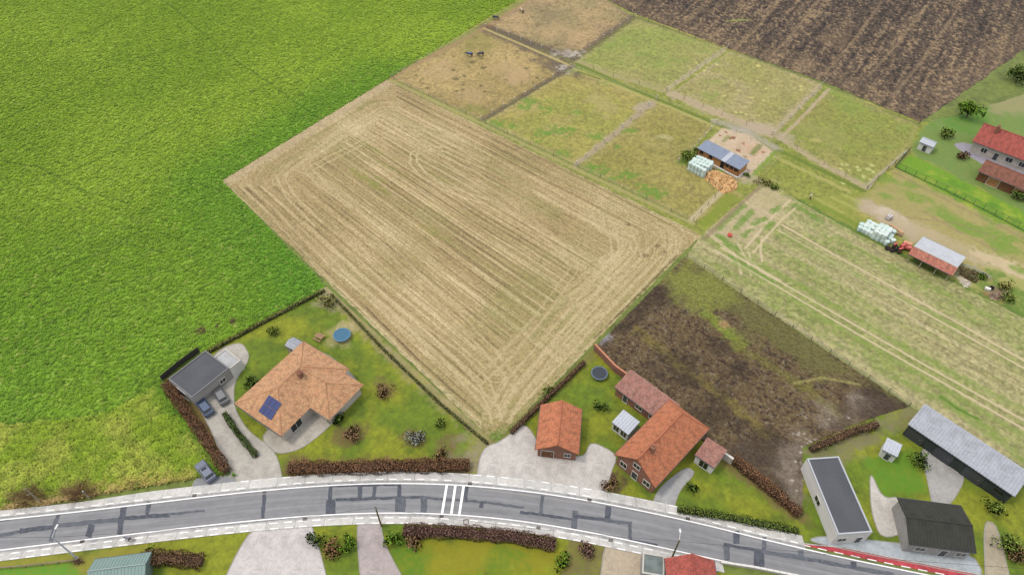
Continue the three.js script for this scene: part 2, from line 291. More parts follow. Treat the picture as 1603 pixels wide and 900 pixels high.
{
  const dark = C(126, 109, 76), mid = C(178, 158, 112), light = C(219, 202, 160), gr = C(150, 148, 86), pale = C(196, 178, 142), R = 15;
  R_stub.fill((x, z, o) => {
    const [s, t] = stubST(x, z), a = s * 105, b = t * 64, a2 = 105 - a, b2 = 64 - b;
    const ea = Math.min(a, a2), eb = Math.min(b, b2);
    let d = (ea < R && eb < R) ? R - Math.hypot(R - ea, R - eb) : Math.min(ea, eb);
    const end = ea < 13.5 + 3 * (vn(b * 0.2, 3) - 0.5) && (ea < eb + 4);
    const u = end ? d + 0.7 * (vn(a / 9, b / 9) - 0.5) * 2 : b + 0.25 * (vn(a / 20, b / 9) - 0.5) * 2, v = end ? (ea < eb ? b : a) : a;
    const tw = vn(x * 0.16 + 7, z * 0.16), cross = end ? sm(0.35, 0.75, tw) : 0, ub = b + 0.6 * vn(a / 20, b / 12);
    let f = 0.12 * vn(u * 0.45, v / 90 + (end ? 40 : 0)) + 0.10 + 0.36 * vn(u * 2.1 + 60, v / 80) + 0.46 * vn(u * 4.0 + 13, v / 44) + 0.20 * vn(u * 5.5, v / 3) - 0.14;
    f = 0.53 + (f - 0.52) * (end ? 0.62 : 1.05);
    const big = fbm(x / 16, z / 16, 3);
    if (cross > 0) { const f2 = 0.3 + 0.34 * vn(ub * 1.7 + 3, a / 50) + 0.3 * vn(ub * 3.4, a / 30); f = f * (1 - 0.6 * cross) + f2 * 0.6 * cross; } f += (big - 0.5) * 0.35; f += end ? 0.05 : (b > 40 ? 0.06 : 0) - 0.08 * sm(30, 10, Math.abs(b - 30)) * sm(40, 10, Math.abs(a - 60));
    let c = f < 0.5 ? mixc(dark, mid, sm(0.15, 0.5, f)) : mixc(mid, light, sm(0.5, 0.95, f));
    let g = sm(0.5, 0.75, fbm(a / 18 + 4, b / 4 + 7, 3)) * 0.4 * sm(0.15, 0.6, vn(u * 2.2 + 5, v / 9));
    if (!end && Math.abs(b - (40 + 5 * vn(a / 30, 1))) < 4 && a < 62) g += 0.22 * vn(u * 2 + 9, v / 10);
    if (a2 < 24) g += 0.16; if (a2 < 1.8 && b > 15) g += 0.45 * fbm(x, z, 2);
    if (end && a < 12 && d > 3.5 && d < 10) g += 0.3 * sm(0.35, 0.7, vn(d * 0.9, v / 8));
    c = mixc(c, gr, Math.min(0.8, g));
    if (a < 4.2) c = mixc(c, pale, sm(4.2, 2.2, a) * 0.75);
    if (eb < 1.0) c = mixc(c, C(120, 120, 62), sm(1.0, 0.3, eb) * 0.6 * vn(x, z));
    const w = 0.78 + 0.26 * vn(x * 4.2, z * 4.2) + 0.22 * NT[((x * 13.1 | 0) * 313 + (z * 13.3 | 0) * 7919) & 65535];
    setc(o, c, w);
  });
  const Zm = L => GP(ZM(340, 110, 2.648, L)), P = L => GP(L), tr = C(206, 188, 146), dt = C(112, 96, 60);
  const pair = (L, gap, al = 0.5, w = 0.5) => { for (const o of [-gap / 2, gap / 2]) { const q = L.map((p, i) => { const a = L[Math.max(0, i - 1)], b = L[Math.min(L.length - 1, i + 1)], l = Math.hypot(b[0] - a[0], b[1] - a[1]) || 1; return [p[0] - (b[1] - a[1]) / l * o, p[1] + (b[0] - a[0]) / l * o]; }); R_stub.stroke(q, w * 1.1, tr, Math.min(0.95, al * 1.45), 0.5, 0.6, 0.9); } };
  // turning tracks of the tractor at the top headland
  pair(Zm([[1112, 545], [1020, 515], [930, 480], [850, 430], [812, 385], [815, 345], [870, 322], [960, 330]]), 1.9, 0.7);
  pair(Zm([[1100, 500], [960, 420], [860, 370], [760, 300], [690, 270], [600, 300], [500, 350], [400, 400], [380, 420], [430, 470], [560, 560]]), 1.9, 0.5);
  pair(Zm([[1100, 420], [900, 330], [790, 270], [700, 200], [640, 185], [560, 230], [420, 330], [300, 400], [260, 440], [300, 520], [420, 640]]), 1.9, 0.55);
  pair(Zm([[740, 190], [650, 200], [540, 260], [400, 350], [330, 410], [370, 420]]), 1.9, 0.45);
  pair(Zm([[1000, 280], [860, 245], [760, 235], [690, 250]]), 1.9, 0.5);
  pair(Zm([[700, 180], [800, 240], [1000, 330], [1112, 380]]), 1.9, 0.4);
  pair(Zm([[110, 480], [200, 560], [330, 700], [500, 870]]), 1.9, 0.4);
  // lower right corner: tracks that swing round towards the bottom of the plot
  for (const [L, al] of [[[[905, 330], [960, 365], [965, 400], [930, 450], [860, 530], [800, 600], [770, 650]], 0.5], [[[860, 300], [985, 372], [1000, 400], [960, 440], [880, 530], [815, 610], [790, 660]], 0.5], [[[700, 250], [860, 370], [900, 420], [850, 490], [790, 560], [745, 600]], 0.35], [[[540, 420], [640, 500], [720, 560], [760, 600], [778, 660]], 0.5], [[[600, 380], [720, 500], [770, 555], [800, 590], [770, 640]], 0.4], [[[1060, 385], [1000, 445], [900, 555], [800, 665]], 0.55], [[[1035, 380], [975, 440], [880, 540], [795, 640]], 0.4], [[[470, 350], [600, 470], [700, 560], [770, 640]], 0.4]]) pair(P(L), 1.9, al);
  R_stub.stroke(P([[1078, 392], [1000, 470], [900, 575], [800, 676]]), 1.3, C(104, 128, 40), 0.75, 0.8);
  R_stub.stroke(P([[1060, 400], [1000, 462], [930, 530]]), 0.5, dt, 0.7, 0.6);
  R_stub.stroke(P([[770, 683], [785, 686]]), 2, C(98, 130, 36), 0.8, 0.9);
  for (const [x, y] of [[1010, 400], [1040, 395], [1030, 385], [985, 352]]) { const [[wx, wz]] = GP([[x, y]]); R_stub.blob(wx, wz, 0.9, C(112, 92, 64), 0.6, { nf: 1.4 }); }
  for (let i = 0; i < 9; i++) { const t = rr(0.4, 0.72), s = rr(0.2, 0.7); const a = P_stubble[0], b = P_stubble[1], d = P_stubble[3], x = a[0] + (b[0] - a[0]) * s + (d[0] - a[0]) * t, z = a[1] + (b[1] - a[1]) * s + (d[1] - a[1]) * t; R_stub.blob(x, z, rr(5, 9), C(138, 146, 56), 0.35, { rz: rr(0.6, 1.2), rot: Math.atan2(b[1] - a[1], b[0] - a[0]), nf: 0.5 }); }
  R_stub.material();
}
sheet('stubble_field', 'straw coloured four-sided stubble plot scored with harvest lines in the middle', 'field', P_stubble, 0.045, R_stub, { jit: 0.3 });

// — ploughed field —
const R_pl = new Raster([GP([[925, -20], [985, 20], [1442, 194], [1612, 70], [1612, -20]])], 0.14);
{
  const dk = C(40, 31, 27), md = C(86, 71, 58), lt = C(164, 140, 106);
  const e0 = GP([[1140, 76]])[0], e1 = GP([[1290, 128]])[0], q0 = GP([[1370, 20]])[0], q1 = GP([[1290, 130]])[0];
  const L = Math.hypot(q1[0] - q0[0], q1[1] - q0[1]), ux = (q1[0] - q0[0]) / L, uz = (q1[1] - q0[1]) / L;
  R_pl.fill((x, z, o) => {
    const u = x * ux + z * uz, v = -x * uz + z * ux;
    const e = -polyDist(P_plough, x, z);
    let f = 0.34 * vn(v * 0.9, u / 22) + 0.3 * fbm(x * 0.6, z * 0.5, 2) + 0.55 * vn(x * 1.6, z * 1.2) + 0.45 * vn(x * 2.8 + 9, z * 2.2) - 0.30;
    const band = sm(0.62, 0.85, vn(v / 5.2 + 11, u / 70)) * sm(0.25, 0.6, vn(x / 6, z / 6));
    let c = f < 0.5 ? mixc(dk, md, sm(0.2, 0.52, f)) : mixc(md, lt, sm(0.5, 0.98, f));
    c = mixc(c, lt, band * 0.28 + sm(15, 3, e) * 0.32 * vn(x * 1.7, z * 1.3));
    setc(o, c);
  });
  for (const q of [[[1290, -10], [1235, 60], [1190, 105]], [[1380, 5], [1335, 65], [1290, 118]], [[1450, 10], [1400, 75], [1360, 120]], [[1490, 30], [1440, 100], [1400, 150]], [[1230, -10], [1180, 50], [1150, 78]]]) R_pl.stroke(GP(q), 1.1, C(166, 142, 108), 0.38, 0.9, 0.7);
  { const [[x, z]] = GP([[1158, 32]]); R_pl.blob(x, z, 4, C(150, 156, 80), 0.8, { rz: 1.6, nf: 0.6 }); }
  R_pl.stroke(GP([[940, -4], [985, 20], [1140, 78], [1290, 130], [1442, 194]]), 1.2, C(120, 108, 66), 0.8, 0.8);
  R_pl.material();
}
sheet('ploughed_field', 'dark brown ploughed field in the upper right', 'field', P_plough, 0.05, R_pl, { jit: 0.6 });

// — paddocks, lane, meadow —
const R_pad = new Raster([GP([[600, 128], [760, -20], [930, -14], [1450, 190], [1360, 300], [1210, 300], [1098, 372]])], 0.095);
{
  const polys = P_pad.map(p => GP(p[2]));
  const tones = [[C(160, 142, 88), C(176, 155, 102), C(132, 120, 74)], [C(150, 136, 94), C(174, 150, 108), C(128, 112, 86)], [C(160, 150, 80), C(150, 150, 70), C(172, 158, 106)], [C(142, 138, 66), C(152, 144, 76), C(166, 154, 98)], [C(150, 150, 82), C(140, 150, 72), C(164, 154, 102)], [C(150, 148, 82), C(158, 152, 94), C(176, 162, 126)], [C(142, 142, 68), C(134, 144, 60), C(160, 150, 96)]];
  const lane = C(146, 150, 68), laneD = C(124, 136, 46);
  R_pad.fill((x, z, o) => {
    let k = -1, dd = 0; for (let i = 0; i < 7; i++) { const d = polyDist(polys[i], x, z); if (d < 0) { k = i; dd = -d; break; } }
    const big = fbm(x / 14, z / 14, 3), n = 0.46 + 0.20 * vn(x * 0.8 + z * 0.2, z * 0.9) + 0.48 * vn(x * 1.8, z * 1.6) + 0.34 * vn(x * 3.2, z * 3.0) + 0.10 * fbm(x * 0.3, z * 0.3, 2);
    let c; if (k < 0) c = mixc(lane, laneD, big); else { const T = tones[k]; c = mixc(T[0], T[1], sm(0.3, 0.7, big)); c = mixc(c, T[2], sm(0.55, 0.75, fbm(x / 6 + 30, z / 6, 3)) * 0.32 + sm(2.4, 0.2, dd) * 0.35); }
    if (k === 0 || k === 1) { c = mixc(c, C(92, 84, 44), sm(0.72, 0.9, vn(x * 1.1, z * 1.1)) * 0.4); }
    // mowing and grazing lines
    if (k >= 2) c = mulc(c, 0.95 + 0.1 * vn((x * 0.9 + z * 0.42) * 0.2, (-x * 0.42 + z * 0.9) * 1.4));
    setc(o, c, n);
  });
  const st = (L, w, col, a = 0.8, rag = 0.7, soft = 0.6) => R_pad.stroke(GP(L), w, col, a, rag, soft), bl = (x, y, r, col, a = 0.8, o) => { const [[wx, wz]] = GP([[x, y]]); R_pad.blob(wx, wz, r, col, a, o); };
  const mud = C(104, 90, 74), pink = C(186, 168, 140), grn = C(104, 144, 40), chalk = C(196, 188, 180);
  // paddock edges trodden to mud
  st([[760, 46], [820, 70], [893, 104]], 5, mud, 0.75); bl(868, 104, 11, mud, 0.8, { rz: 5, rot: 0.6 }); bl(884, 108, 3, chalk, 0.7, { nf: 1.4 });
  st([[893, 106], [820, 150], [757, 188]], 1.6, mud, 0.8); st([[764, 42], [830, 68], [897, 92]], 3, mud, 0.8); st([[897, 92], [950, 55], [990, 27]], 3.4, mud, 0.7);
  bl(888, 84, 6, chalk, 0.75, { nf: 0.9, rz: 3 }); bl(870, 78, 9, mud, 0.5, { rz: 3, rot: .4 });
  st([[609, 122], [690, 80], [757, 44], [840, -8]], 1.8, C(170, 140, 104), 0.7); bl(762, 42, 3, C(120, 84, 56), 0.7);
  st([[757, 44], [822, 72], [893, 103]], 1.0, C(186, 170, 110), 0.9, .3);
  for (const [x, y, r] of [[870, 48, 7], [800, 42, 4], [812, 44, 3], [900, 55, 5], [690, 110, 7], [800, 110, 8], [740, 150, 6], [815, 120, 6]]) bl(x, y, r, C(186, 160, 118), 0.45);
  for (let i = 0; i < 26; i++) bl(rr(650, 850), rr(60, 150), rr(0.5, 1.1), C(84, 78, 40), 0.7, { nf: 1.5 });
  bl(740, 170, 6, C(122, 132, 52), .5, { rz: 3 }); bl(745, 65, 8, C(136, 140, 60), .4);
  // bright grass clumps in the third paddock and the olive one
  for (const [x, y, r] of [[830, 158, 4.2], [822, 168, 3], [858, 170, 3], [870, 205, 4.6], [852, 210, 3], [882, 202, 3], [805, 198, 2.5], [772, 194, 4], [905, 176, 2], [932, 214, 3], [880, 238, 3], [843, 222, 1.6], [856, 176, 2], [940, 268, 3.5], [930, 262, 3], [985, 272, 3], [967, 278, 2.5], [1015, 300, 4.5], [1030, 306, 3], [1008, 290, 2], [985, 205, 2.6], [965, 230, 1.5]]) bl(x, y, r * 0.9, grn, 0.7, { nf: 1.1, rz: r * 0.55, rag: 1.3 });
  for (const [x, y, r] of [[905, 110, 4], [950, 130, 3], [1000, 85, 4], [960, 70, 4], [980, 62, 3], [1010, 30, 3], [1100, 80, 3], [1115, 95, 3], [1065, 95, 4], [1030, 100, 4], [1310, 145, 5], [1330, 165, 6], [1360, 200, 4], [1390, 230, 3], [1110, 150, 4], [1120, 128, 3], [1415, 200, 2.5], [1345, 280, 2.2], [1360, 270, 2]]) bl(x, y, r, C(128, 156, 62), 0.4, { nf: 0.9, rz: r * 0.6, rag: 1.2 });
  for (let i = 0; i < 26; i++) bl(rr(1090, 1260), rr(95, 190), rr(0.5, 0.8), C(206, 200, 120), 0.8, { nf: 1.5 });
  for (let i = 0; i < 14; i++) bl(rr(1310, 1370), rr(255, 290), rr(0.4, 0.8), C(196, 200, 130), 0.8, { nf: 1.5 });
  bl(1276, 220, 3.5, C(190, 180, 110), 0.7, { rz: 2 }); bl(1275, 205, 9, C(158, 152, 92), 0.4); bl(1040, 215, 3.5, C(184, 178, 128), 0.7, { rz: 2 }); bl(945, 165, 6, C(176, 164, 108), 0.5); bl(975, 135, 5, C(172, 164, 100), .5);
  // bare strips beside the fences
  st([[902, 258], [960, 212], [1026, 157]], 1.8, C(176, 160, 132), 0.9); bl(1010, 165, 5, C(176, 162, 140), 0.8, { rz: 2.4, rot: -0.7 });
  st([[1044, 141], [1140, 75]], 1.4, C(190, 178, 138), 0.8); st([[905, 97], [960, 118], [1042, 143], [1048, 146]], 2.2, C(172, 162, 116), 0.7);
  st([[1052, 147], [1120, 176], [1206, 210]], 3.6, pink, 0.85); bl(1195, 203, 9, C(184, 168, 146), 0.8, { rz: 3.5, rot: 0.35 }); st([[1212, 208], [1250, 168], [1286, 134]], 1.6, pink, 0.7);
  st([[1222, 216], [1250, 190], [1298, 140]], 1.0, pink, 0.8); st([[1220, 216], [1290, 258], [1358, 294]], 1.8, pink, 0.75); bl(1232, 218, 5, C(178, 164, 140), 0.7, { rz: 3 });
  st([[1358, 294], [1422, 238]], 1.6, C(176, 170, 140), 0.9, 0.3);
  st([[1000, 28], [1140, 76], [1290, 130], [1440, 194]], 2.2, C(112, 118, 58), 0.7);
  // the lane: darker wheel lines, pale verges
  st([[903, 100], [960, 126], [1050, 165], [1205, 228], [1290, 268], [1360, 303]], 1.5, C(104, 124, 30), 0.9, 0.4);
  st([[900, 108], [980, 140], [1035, 162], [1120, 198], [1215, 246], [1330, 300]], 1.2, C(176, 172, 100), 0.7);
  st([[905, 112], [940, 124]], 0.7, C(92, 110, 30), .9, .2); st([[1120, 190], [1165, 203], [1215, 232]], 2.4, C(168, 162, 142), 0.85); bl(1160, 205, 4, C(176, 170, 160), 0.7, { rz: 1.2, rot: 0.4 });
  // margin along the stubble plot
  st([[611, 126], [760, 196], [900, 264], [1085, 350]], 1.2, C(172, 162, 110), 0.7); st([[625, 128], [760, 192], [905, 261], [1088, 347]], 0.5, C(128, 132, 70), 0.6);
  st([[1083, 344], [1130, 300]], 1.5, C(190, 178, 140), 0.95, 0.25); R_pad.poly(GP([[1092, 350], [1138, 302], [1160, 308], [1103, 362]]), C(128, 144, 38), 0.85, 0.5, 0.4);
  // stable yard
  R_pad.poly(GP([[1108, 222], [1132, 200], [1148, 204], [1175, 212], [1213, 238], [1172, 284], [1158, 280]]), C(206, 186, 160), 0.95, 0.5, 0.15);
  for (const [x, y, r] of [[1147, 215, 1.1], [1144, 217, .8], [1163, 225, .8], [1128, 212, .6], [1138, 207, .6], [1168, 245, .7], [1157, 236, .8], [1195, 238, .6], [1182, 244, .5], [1190, 232, .5]]) bl(x, y, r, C(138, 92, 62), 0.85, { nf: 1.6 });
  bl(1175, 232, 5, C(196, 160, 130), 0.5); st([[1178, 240], [1190, 228]], 1.4, C(122, 132, 60), 0.9, .3); st([[1134, 221], [1140, 214]], 1.0, C(138, 140, 70), 0.8);
  R_pad.poly(GP([[1062, 254], [1092, 236], [1105, 250], [1080, 262]]), C(112, 142, 36), 0.7, 0.6); R_pad.poly(GP([[1117, 260], [1160, 280], [1150, 290], [1120, 276]]), C(160, 140, 108), 0.85, 0.5, 0.3); bl(1127, 269, 1.5, C(104, 160, 30), 0.9);
  st([[1213, 238], [1190, 262], [1170, 284]], 1.2, C(120, 150, 44), 0.8); bl(1185, 283, 4.5, C(182, 170, 138), 0.8, { rz: 2.4 });
  R_pad.material();
}
const meadowKeep = P_meadow;
const R_mead = new Raster([GP([[1150, 290], [1450, 190], [1612, 90], [1612, 510], [1345, 372]])], 0.11);
{
  const a = C(138, 146, 52), b = C(158, 154, 76), br = C(172, 154, 122);
  R_mead.fill((x, z, o) => {
    const n = 0.42 + 0.3 * vn(x * 0.9, z * 0.9) + 0.46 * vn(x * 1.8, z * 1.8) + 0.28 * vn(x * 3.6, z * 3.6) + 0.12 * fbm(x * 0.4, z * 0.4, 2);
    setc(o, mixc(a, b, sm(0.3, 0.7, fbm(x / 9, z / 9, 3))), n);
  });
  const st = (L, w, col, al = 0.8, rag = 0.7) => R_mead.stroke(GP(L), w, col, al, rag, 0.6), bl = (x, y, r, col, al = 0.8, o) => { const [[wx, wz]] = GP([[x, y]]); R_mead.blob(wx, wz, r, col, al, o); };
  R_mead.poly(GP([[1362, 296], [1410, 262], [1603, 362], [1620, 500], [1560, 440], [1420, 370], [1350, 335], [1345, 310]]), C(168, 158, 104), 0.7, 1.5, 1.2);
  R_mead.poly(GP([[1342, 310], [1370, 318], [1410, 335], [1450, 362], [1432, 382], [1398, 358], [1345, 330]]), C(184, 168, 142), 0.9, 0.9, 0.7); bl(1393, 336, 5, C(204, 192, 172), 0.8, { rz: 3, rot: 0.6 });
  st([[1400, 345], [1450, 365], [1520, 400], [1603, 432]], 5, C(186, 170, 136), 0.7); st([[1540, 400], [1570, 412], [1620, 440]], 4, C(206, 188, 152), 0.7);
  for (const [x, y, r] of [[1440, 310, 5], [1478, 335, 5], [1500, 350, 4], [1390, 280, 4], [1430, 290, 3], [1550, 340, 4], [1560, 370, 6], [1580, 390, 5], [1520, 360, 4], [1380, 305, 3], [1480, 300, 3.5], [1590, 420, 3]]) bl(x, y, r, C(118, 150, 48), 0.7, { rz: r * 0.6, rot: 0.5 });
  for (const q of [[[1400, 270], [1500, 322], [1603, 372]], [[1420, 340], [1500, 350], [1560, 372]], [[1445, 330], [1500, 362], [1560, 392]]]) st(q, 0.6, C(146, 126, 96), 0.5, 0.9);
  R_mead.poly(GP([[1502, 425], [1560, 420], [1620, 450], [1620, 500], [1560, 470], [1510, 448]]), C(164, 166, 92), 0.8, 1, 1); for (const [x, y, r] of [[1570, 455, 4], [1590, 470, 5], [1545, 447, 3], [1560, 430, 3], [1596, 490, 4]]) bl(x, y, r, C(104, 134, 44), 0.75, { nf: 0.8 });
  bl(1512, 434, 2.2, C(206, 196, 172), 0.9, { nf: 1 }); bl(1520, 428, 4.2, C(98, 84, 48), 0.9, { rz: 2.4, rot: .5 }); bl(1560, 460, 2.6, C(158, 132, 112), 0.8); bl(1546, 464, 1.6, C(150, 104, 70), 0.8);
  // lane beyond the stable
  R_mead.poly(GP([[1170, 284], [1213, 240], [1290, 272], [1360, 303], [1342, 312], [1345, 335], [1420, 372], [1340, 362], [1250, 313]]), C(134, 148, 52), 0.6, 1, 0.8);
  for (const q of [[[1200, 262], [1240, 275], [1345, 330]], [[1210, 255], [1260, 278], [1350, 318]], [[1190, 268], [1230, 285], [1320, 333]]]) st(q, 1.0, C(172, 172, 92), 0.6);
  st([[1215, 296], [1250, 314], [1345, 366], [1500, 446], [1610, 500]], 2.2, C(88, 120, 36), 0.85); bl(1190, 275, 4, C(150, 150, 84), .6);
  R_mead.stroke(GP([[1240, 300], [1330, 345], [1420, 392]]), 2, C(118, 140, 34), 0.7, 0.6);
  // bright mown lawn behind the mesh fence
  R_mead.poly(GP([[1402, 262], [1426, 241], [1470, 262], [1603, 330], [1640, 350], [1640, 382], [1500, 312]]), C(112, 156, 22), 0.97, 0.3, 0.1); for (let i = 0; i < 40; i++) { const x = rr(1430, 1603), y = 262 + (x - 1430) * 0.5 + rr(-12, 14); bl(x, y, rr(0.8, 2.2), rnd() < 0.5 ? C(160, 178, 50) : C(88, 138, 18), 0.55, { nf: 1 }); }
  R_mead.poly(GP([[1424, 238], [1450, 195], [1603, 85], [1640, 60], [1640, 350], [1470, 262]]), C(112, 142, 66), 0.9, 0.8, 0.5);
  R_mead.poly(GP([[1520, 150], [1603, 105], [1640, 100], [1640, 180], [1560, 175]]), C(156, 150, 106), 0.8, 2, 1.5); bl(1505, 180, 10, C(86, 140, 30), 0.7);
  R_mead.material();
}
sheet('meadow', 'trodden grass meadow and lane around the barn on the right', 'meadow', P_meadow, 0.012, R_mead, { jit: 0.4 });
sheet('grass_lane', 'green farm lane with wheel lines running between the paddocks', 'lane', GP([[600, 126], [764, 30], [845, -12], [930, -14], [1000, 25], [1442, 194], [1358, 300], [1250, 312], [1190, 290], [1098, 366]]), 0.024, R_pad, { jit: 0.3 });
for (const [n, l, p] of P_pad) sheet(n, l, 'paddock', GP(p), 0.034, R_pad, { jit: 0.15 });

// — muddy paddock —
const R_mud = new Raster([P_mud], 0.08);
{
  const br = C(110, 90, 62), dk = C(62, 48, 35), ol = C(130, 122, 78), gy = C(152, 142, 124);
  R_mud.fill((x, z, o) => {
    const q = polyDist(P_mud, x, z), f = 0.25 * fbm(x * 0.35, z * 0.35, 3) + 0.55 * vn(x * 1.9, z * 1.9) + 0.5 * vn(x * 3.6, z * 3.6) - 0.18;
    let c = mixc(dk, br, sm(0.15, 0.5, f)); c = mixc(c, ol, sm(0.5, 0.95, f) * 0.9);
    c = mixc(c, gy, sm(0.70, 0.88, vn(x * 3.1 + 40, z * 3.1)) * 0.55);
    setc(o, c, 0.95);
  });
  const st = (L, w, col, a = 0.8, rag = 0.8) => R_mud.stroke(GP(L), w, col, a, rag, 0.7), bl = (x, y, r, col, a = 0.8, o) => { const [[wx, wz]] = GP([[x, y]]); R_mud.blob(wx, wz, r, col, a, o); };
  R_mud.poly(GP([[1074, 402], [1300, 553], [1424, 636], [1360, 600], [1290, 590], [1230, 560], [1160, 520], [1110, 480], [1040, 445]]), C(114, 112, 60), 0.85, 2.5, 2.5, 0.2);
  R_mud.poly(GP([[1072, 404], [1160, 465], [1110, 478], [1080, 470], [1040, 455], [1030, 440]]), C(140, 146, 66), 0.8, 2, 2, 0.3);
  st([[1105, 490], [1130, 512], [1158, 540]], 2.6, C(134, 152, 50), 0.7); st([[1000, 518], [1060, 570], [1140, 630], [1200, 680]], 2.0, C(134, 122, 60), 0.7); st([[1150, 540], [1260, 605], [1330, 665]], 2.2, C(128, 126, 56), 0.5);
  st([[1245, 600], [1290, 592], [1345, 602]], 0.6, C(156, 152, 90), 0.8, .3); bl(1132, 508, 1.4, C(178, 146, 104), 0.8);
  for (const [x, y, r] of [[960, 515, 6], [985, 490, 5], [1010, 470, 5], [1030, 455, 3], [1060, 575, 6], [1160, 580, 4], [1135, 545, 4], [1120, 640, 6], [1200, 700, 5], [1240, 770, 4], [1390, 635, 7], [1370, 628, 5]]) bl(x, y, r, dk, 0.65, { nf: 0.5 });
  R_mud.poly(GP([[1130, 700], [1200, 690], [1262, 710], [1262, 812], [1200, 768]]), C(78, 66, 56), 0.6, 3, 3, 0.3); R_mud.poly(GP([[1280, 660], [1345, 612], [1380, 640], [1345, 664], [1257, 702], [1250, 790], [1235, 720]]), C(158, 146, 132), 0.6, 3, 2.5, 0.3);
  R_mud.poly(GP([[1360, 612], [1424, 636], [1350, 662], [1310, 668]]), C(82, 66, 54), 0.7, 2, 2, 0.4);
  for (let i = 0; i < 60; i++) bl(rr(1235, 1330), rr(650, 780), rr(0.2, 0.42), C(190, 182, 172), 0.75, { nf: 2.4 });
  st([[1150, 720], [1190, 752], [1230, 790]], 1.6, C(150, 98, 56), 0.7, .9); bl(945, 527, 2, C(150, 150, 158), 0.8, { nf: 1.5 });
  R_mud.material();
}
sheet('muddy_paddock', 'dark brown muddy paddock behind the farmhouse', 'field', P_mud, 0.055, R_mud, { jit: 0.25 });

// — sown field on the right —
const R_seed = new Raster([GP([B, [1190, 290], [1250, 315], [1612, 500], [1612, 745], [1424, 640], [1074, 404]])], 0.085);
{
  const p0 = GP([[1120, 380]])[0], p1 = GP([[1603, 655]])[0], L = Math.hypot(p1[0] - p0[0], p1[1] - p0[1]), ux = (p1[0] - p0[0]) / L, uz = (p1[1] - p0[1]) / L;
  const st1 = C(170, 164, 116), st2 = C(196, 184, 144), gr = C(134, 148, 72), dk = C(140, 132, 86);
  R_seed.fill((x, z, o) => {
    const u = (x - p0[0]) * ux + (z - p0[1]) * uz, v = -(x - p0[0]) * uz + (z - p0[1]) * ux;
    let f = 0.42 * vn(v * 1.5, u / 24) + 0.3 * vn(v * 3.6 + 9, u / 9) + 0.3 * vn(x * 2.6, z * 2.6); let c = f < 0.5 ? mixc(dk, st1, sm(0.15, 0.5, f)) : mixc(st1, st2, sm(0.5, 0.95, f));
    let g = sm(0.30, 0.62, fbm(u / 26 + 3, v / 3.2 + 2, 3)) * 0.8 + sm(0.45, 0.75, fbm(x / 8, z / 8, 2)) * 0.35; g *= 0.25 + 0.95 * vn(x * 1.3, z * 1.3);
    c = mixc(c, gr, Math.min(0.85, g)); setc(o, c, 0.50 + 0.50 * vn(x * 1.7, z * 1.7) + 0.32 * vn(x * 3.2, z * 3.2) + 0.16 * NT[((x * 12.1 | 0) * 313 + (z * 12.3 | 0) * 7919) & 65535]);
  });
  const st = (L2, w, col, a = 0.8, rag = 0.5) => R_seed.stroke(GP(L2), w, col, a, rag, 0.6), tr = C(210, 194, 160), gg = C(106, 142, 44);
  const Zz = L2 => ZM(1040, 240, 4.5, L2);
  R_seed.poly(GP([[1100, 366], [1192, 292], [1215, 296], [1245, 318], [1170, 380]]), C(196, 178, 146), 0.6, 1.5, 1);
  for (const q of [[[890, 330], [760, 450], [650, 580], [570, 670]], [[945, 370], [830, 470], [720, 590], [630, 700]], [[720, 480], [640, 510], [590, 530]], [[310, 560], [400, 620], [520, 690], [700, 830], [820, 900]], [[320, 580], [480, 700], [640, 800], [780, 900]], [[490, 700], [530, 790], [545, 850]], [[600, 700], [610, 760], [680, 780]], [[520, 640], [590, 760], [610, 860]], [[690, 600], [680, 680], [690, 760]]]) st(Zz(q), 0.55, tr, 0.75);
  for (const q of [[[560, 365], [480, 440], [380, 530]], [[620, 410], [570, 460], [500, 530]], [[715, 455], [640, 500]], [[610, 540], [560, 580]], [[810, 375], [770, 410]], [[380, 580], [450, 640], [530, 690]], [[930, 370], [1050, 440], [1100, 480]], [[560, 790], [680, 860], [760, 900]], [[760, 500], [720, 520]], [[480, 740], [520, 760]]]) st(Zz(q), 1.5, gg, 0.75, 0.8);
  const FW = [[[1225, 352], [1300, 395], [1400, 450], [1500, 505], [1610, 568]], [[1218, 360], [1300, 408], [1400, 463], [1500, 518], [1610, 580]], [[1130, 388], [1230, 446], [1350, 515], [1450, 572], [1612, 662]], [[1120, 392], [1230, 456], [1350, 527], [1450, 584], [1612, 676]]];
  for (const q of FW) st(q, 0.5, tr, 0.8, 0.35);
  for (const q of [[[1230, 370], [1340, 430], [1500, 512]], [[1160, 400], [1260, 450], [1420, 545], [1600, 640]], [[1150, 412], [1300, 505], [1420, 575], [1600, 680]], [[1475, 620], [1540, 665], [1600, 720]], [[1400, 590], [1480, 630], [1560, 690]], [[1310, 370], [1420, 430], [1560, 500]]]) st(q, 1.3, C(124, 150, 58), 0.5, 0.9);
  st([[1475, 622], [1500, 640], [1530, 655]], 0.7, C(90, 130, 30), 0.9, .4); st([[1105, 372], [1180, 300], [1192, 292]], 1.1, C(140, 122, 92), 0.7);
  st([[1074, 403], [1300, 552], [1424, 634], [1610, 742]], 0.9, C(150, 160, 96), 0.6);
  R_seed.material();
}
sheet('sown_field', 'pale field with thin green rows right of the muddy paddock', 'field', P_seed, 0.04, R_seed, { jit: 0.3 });
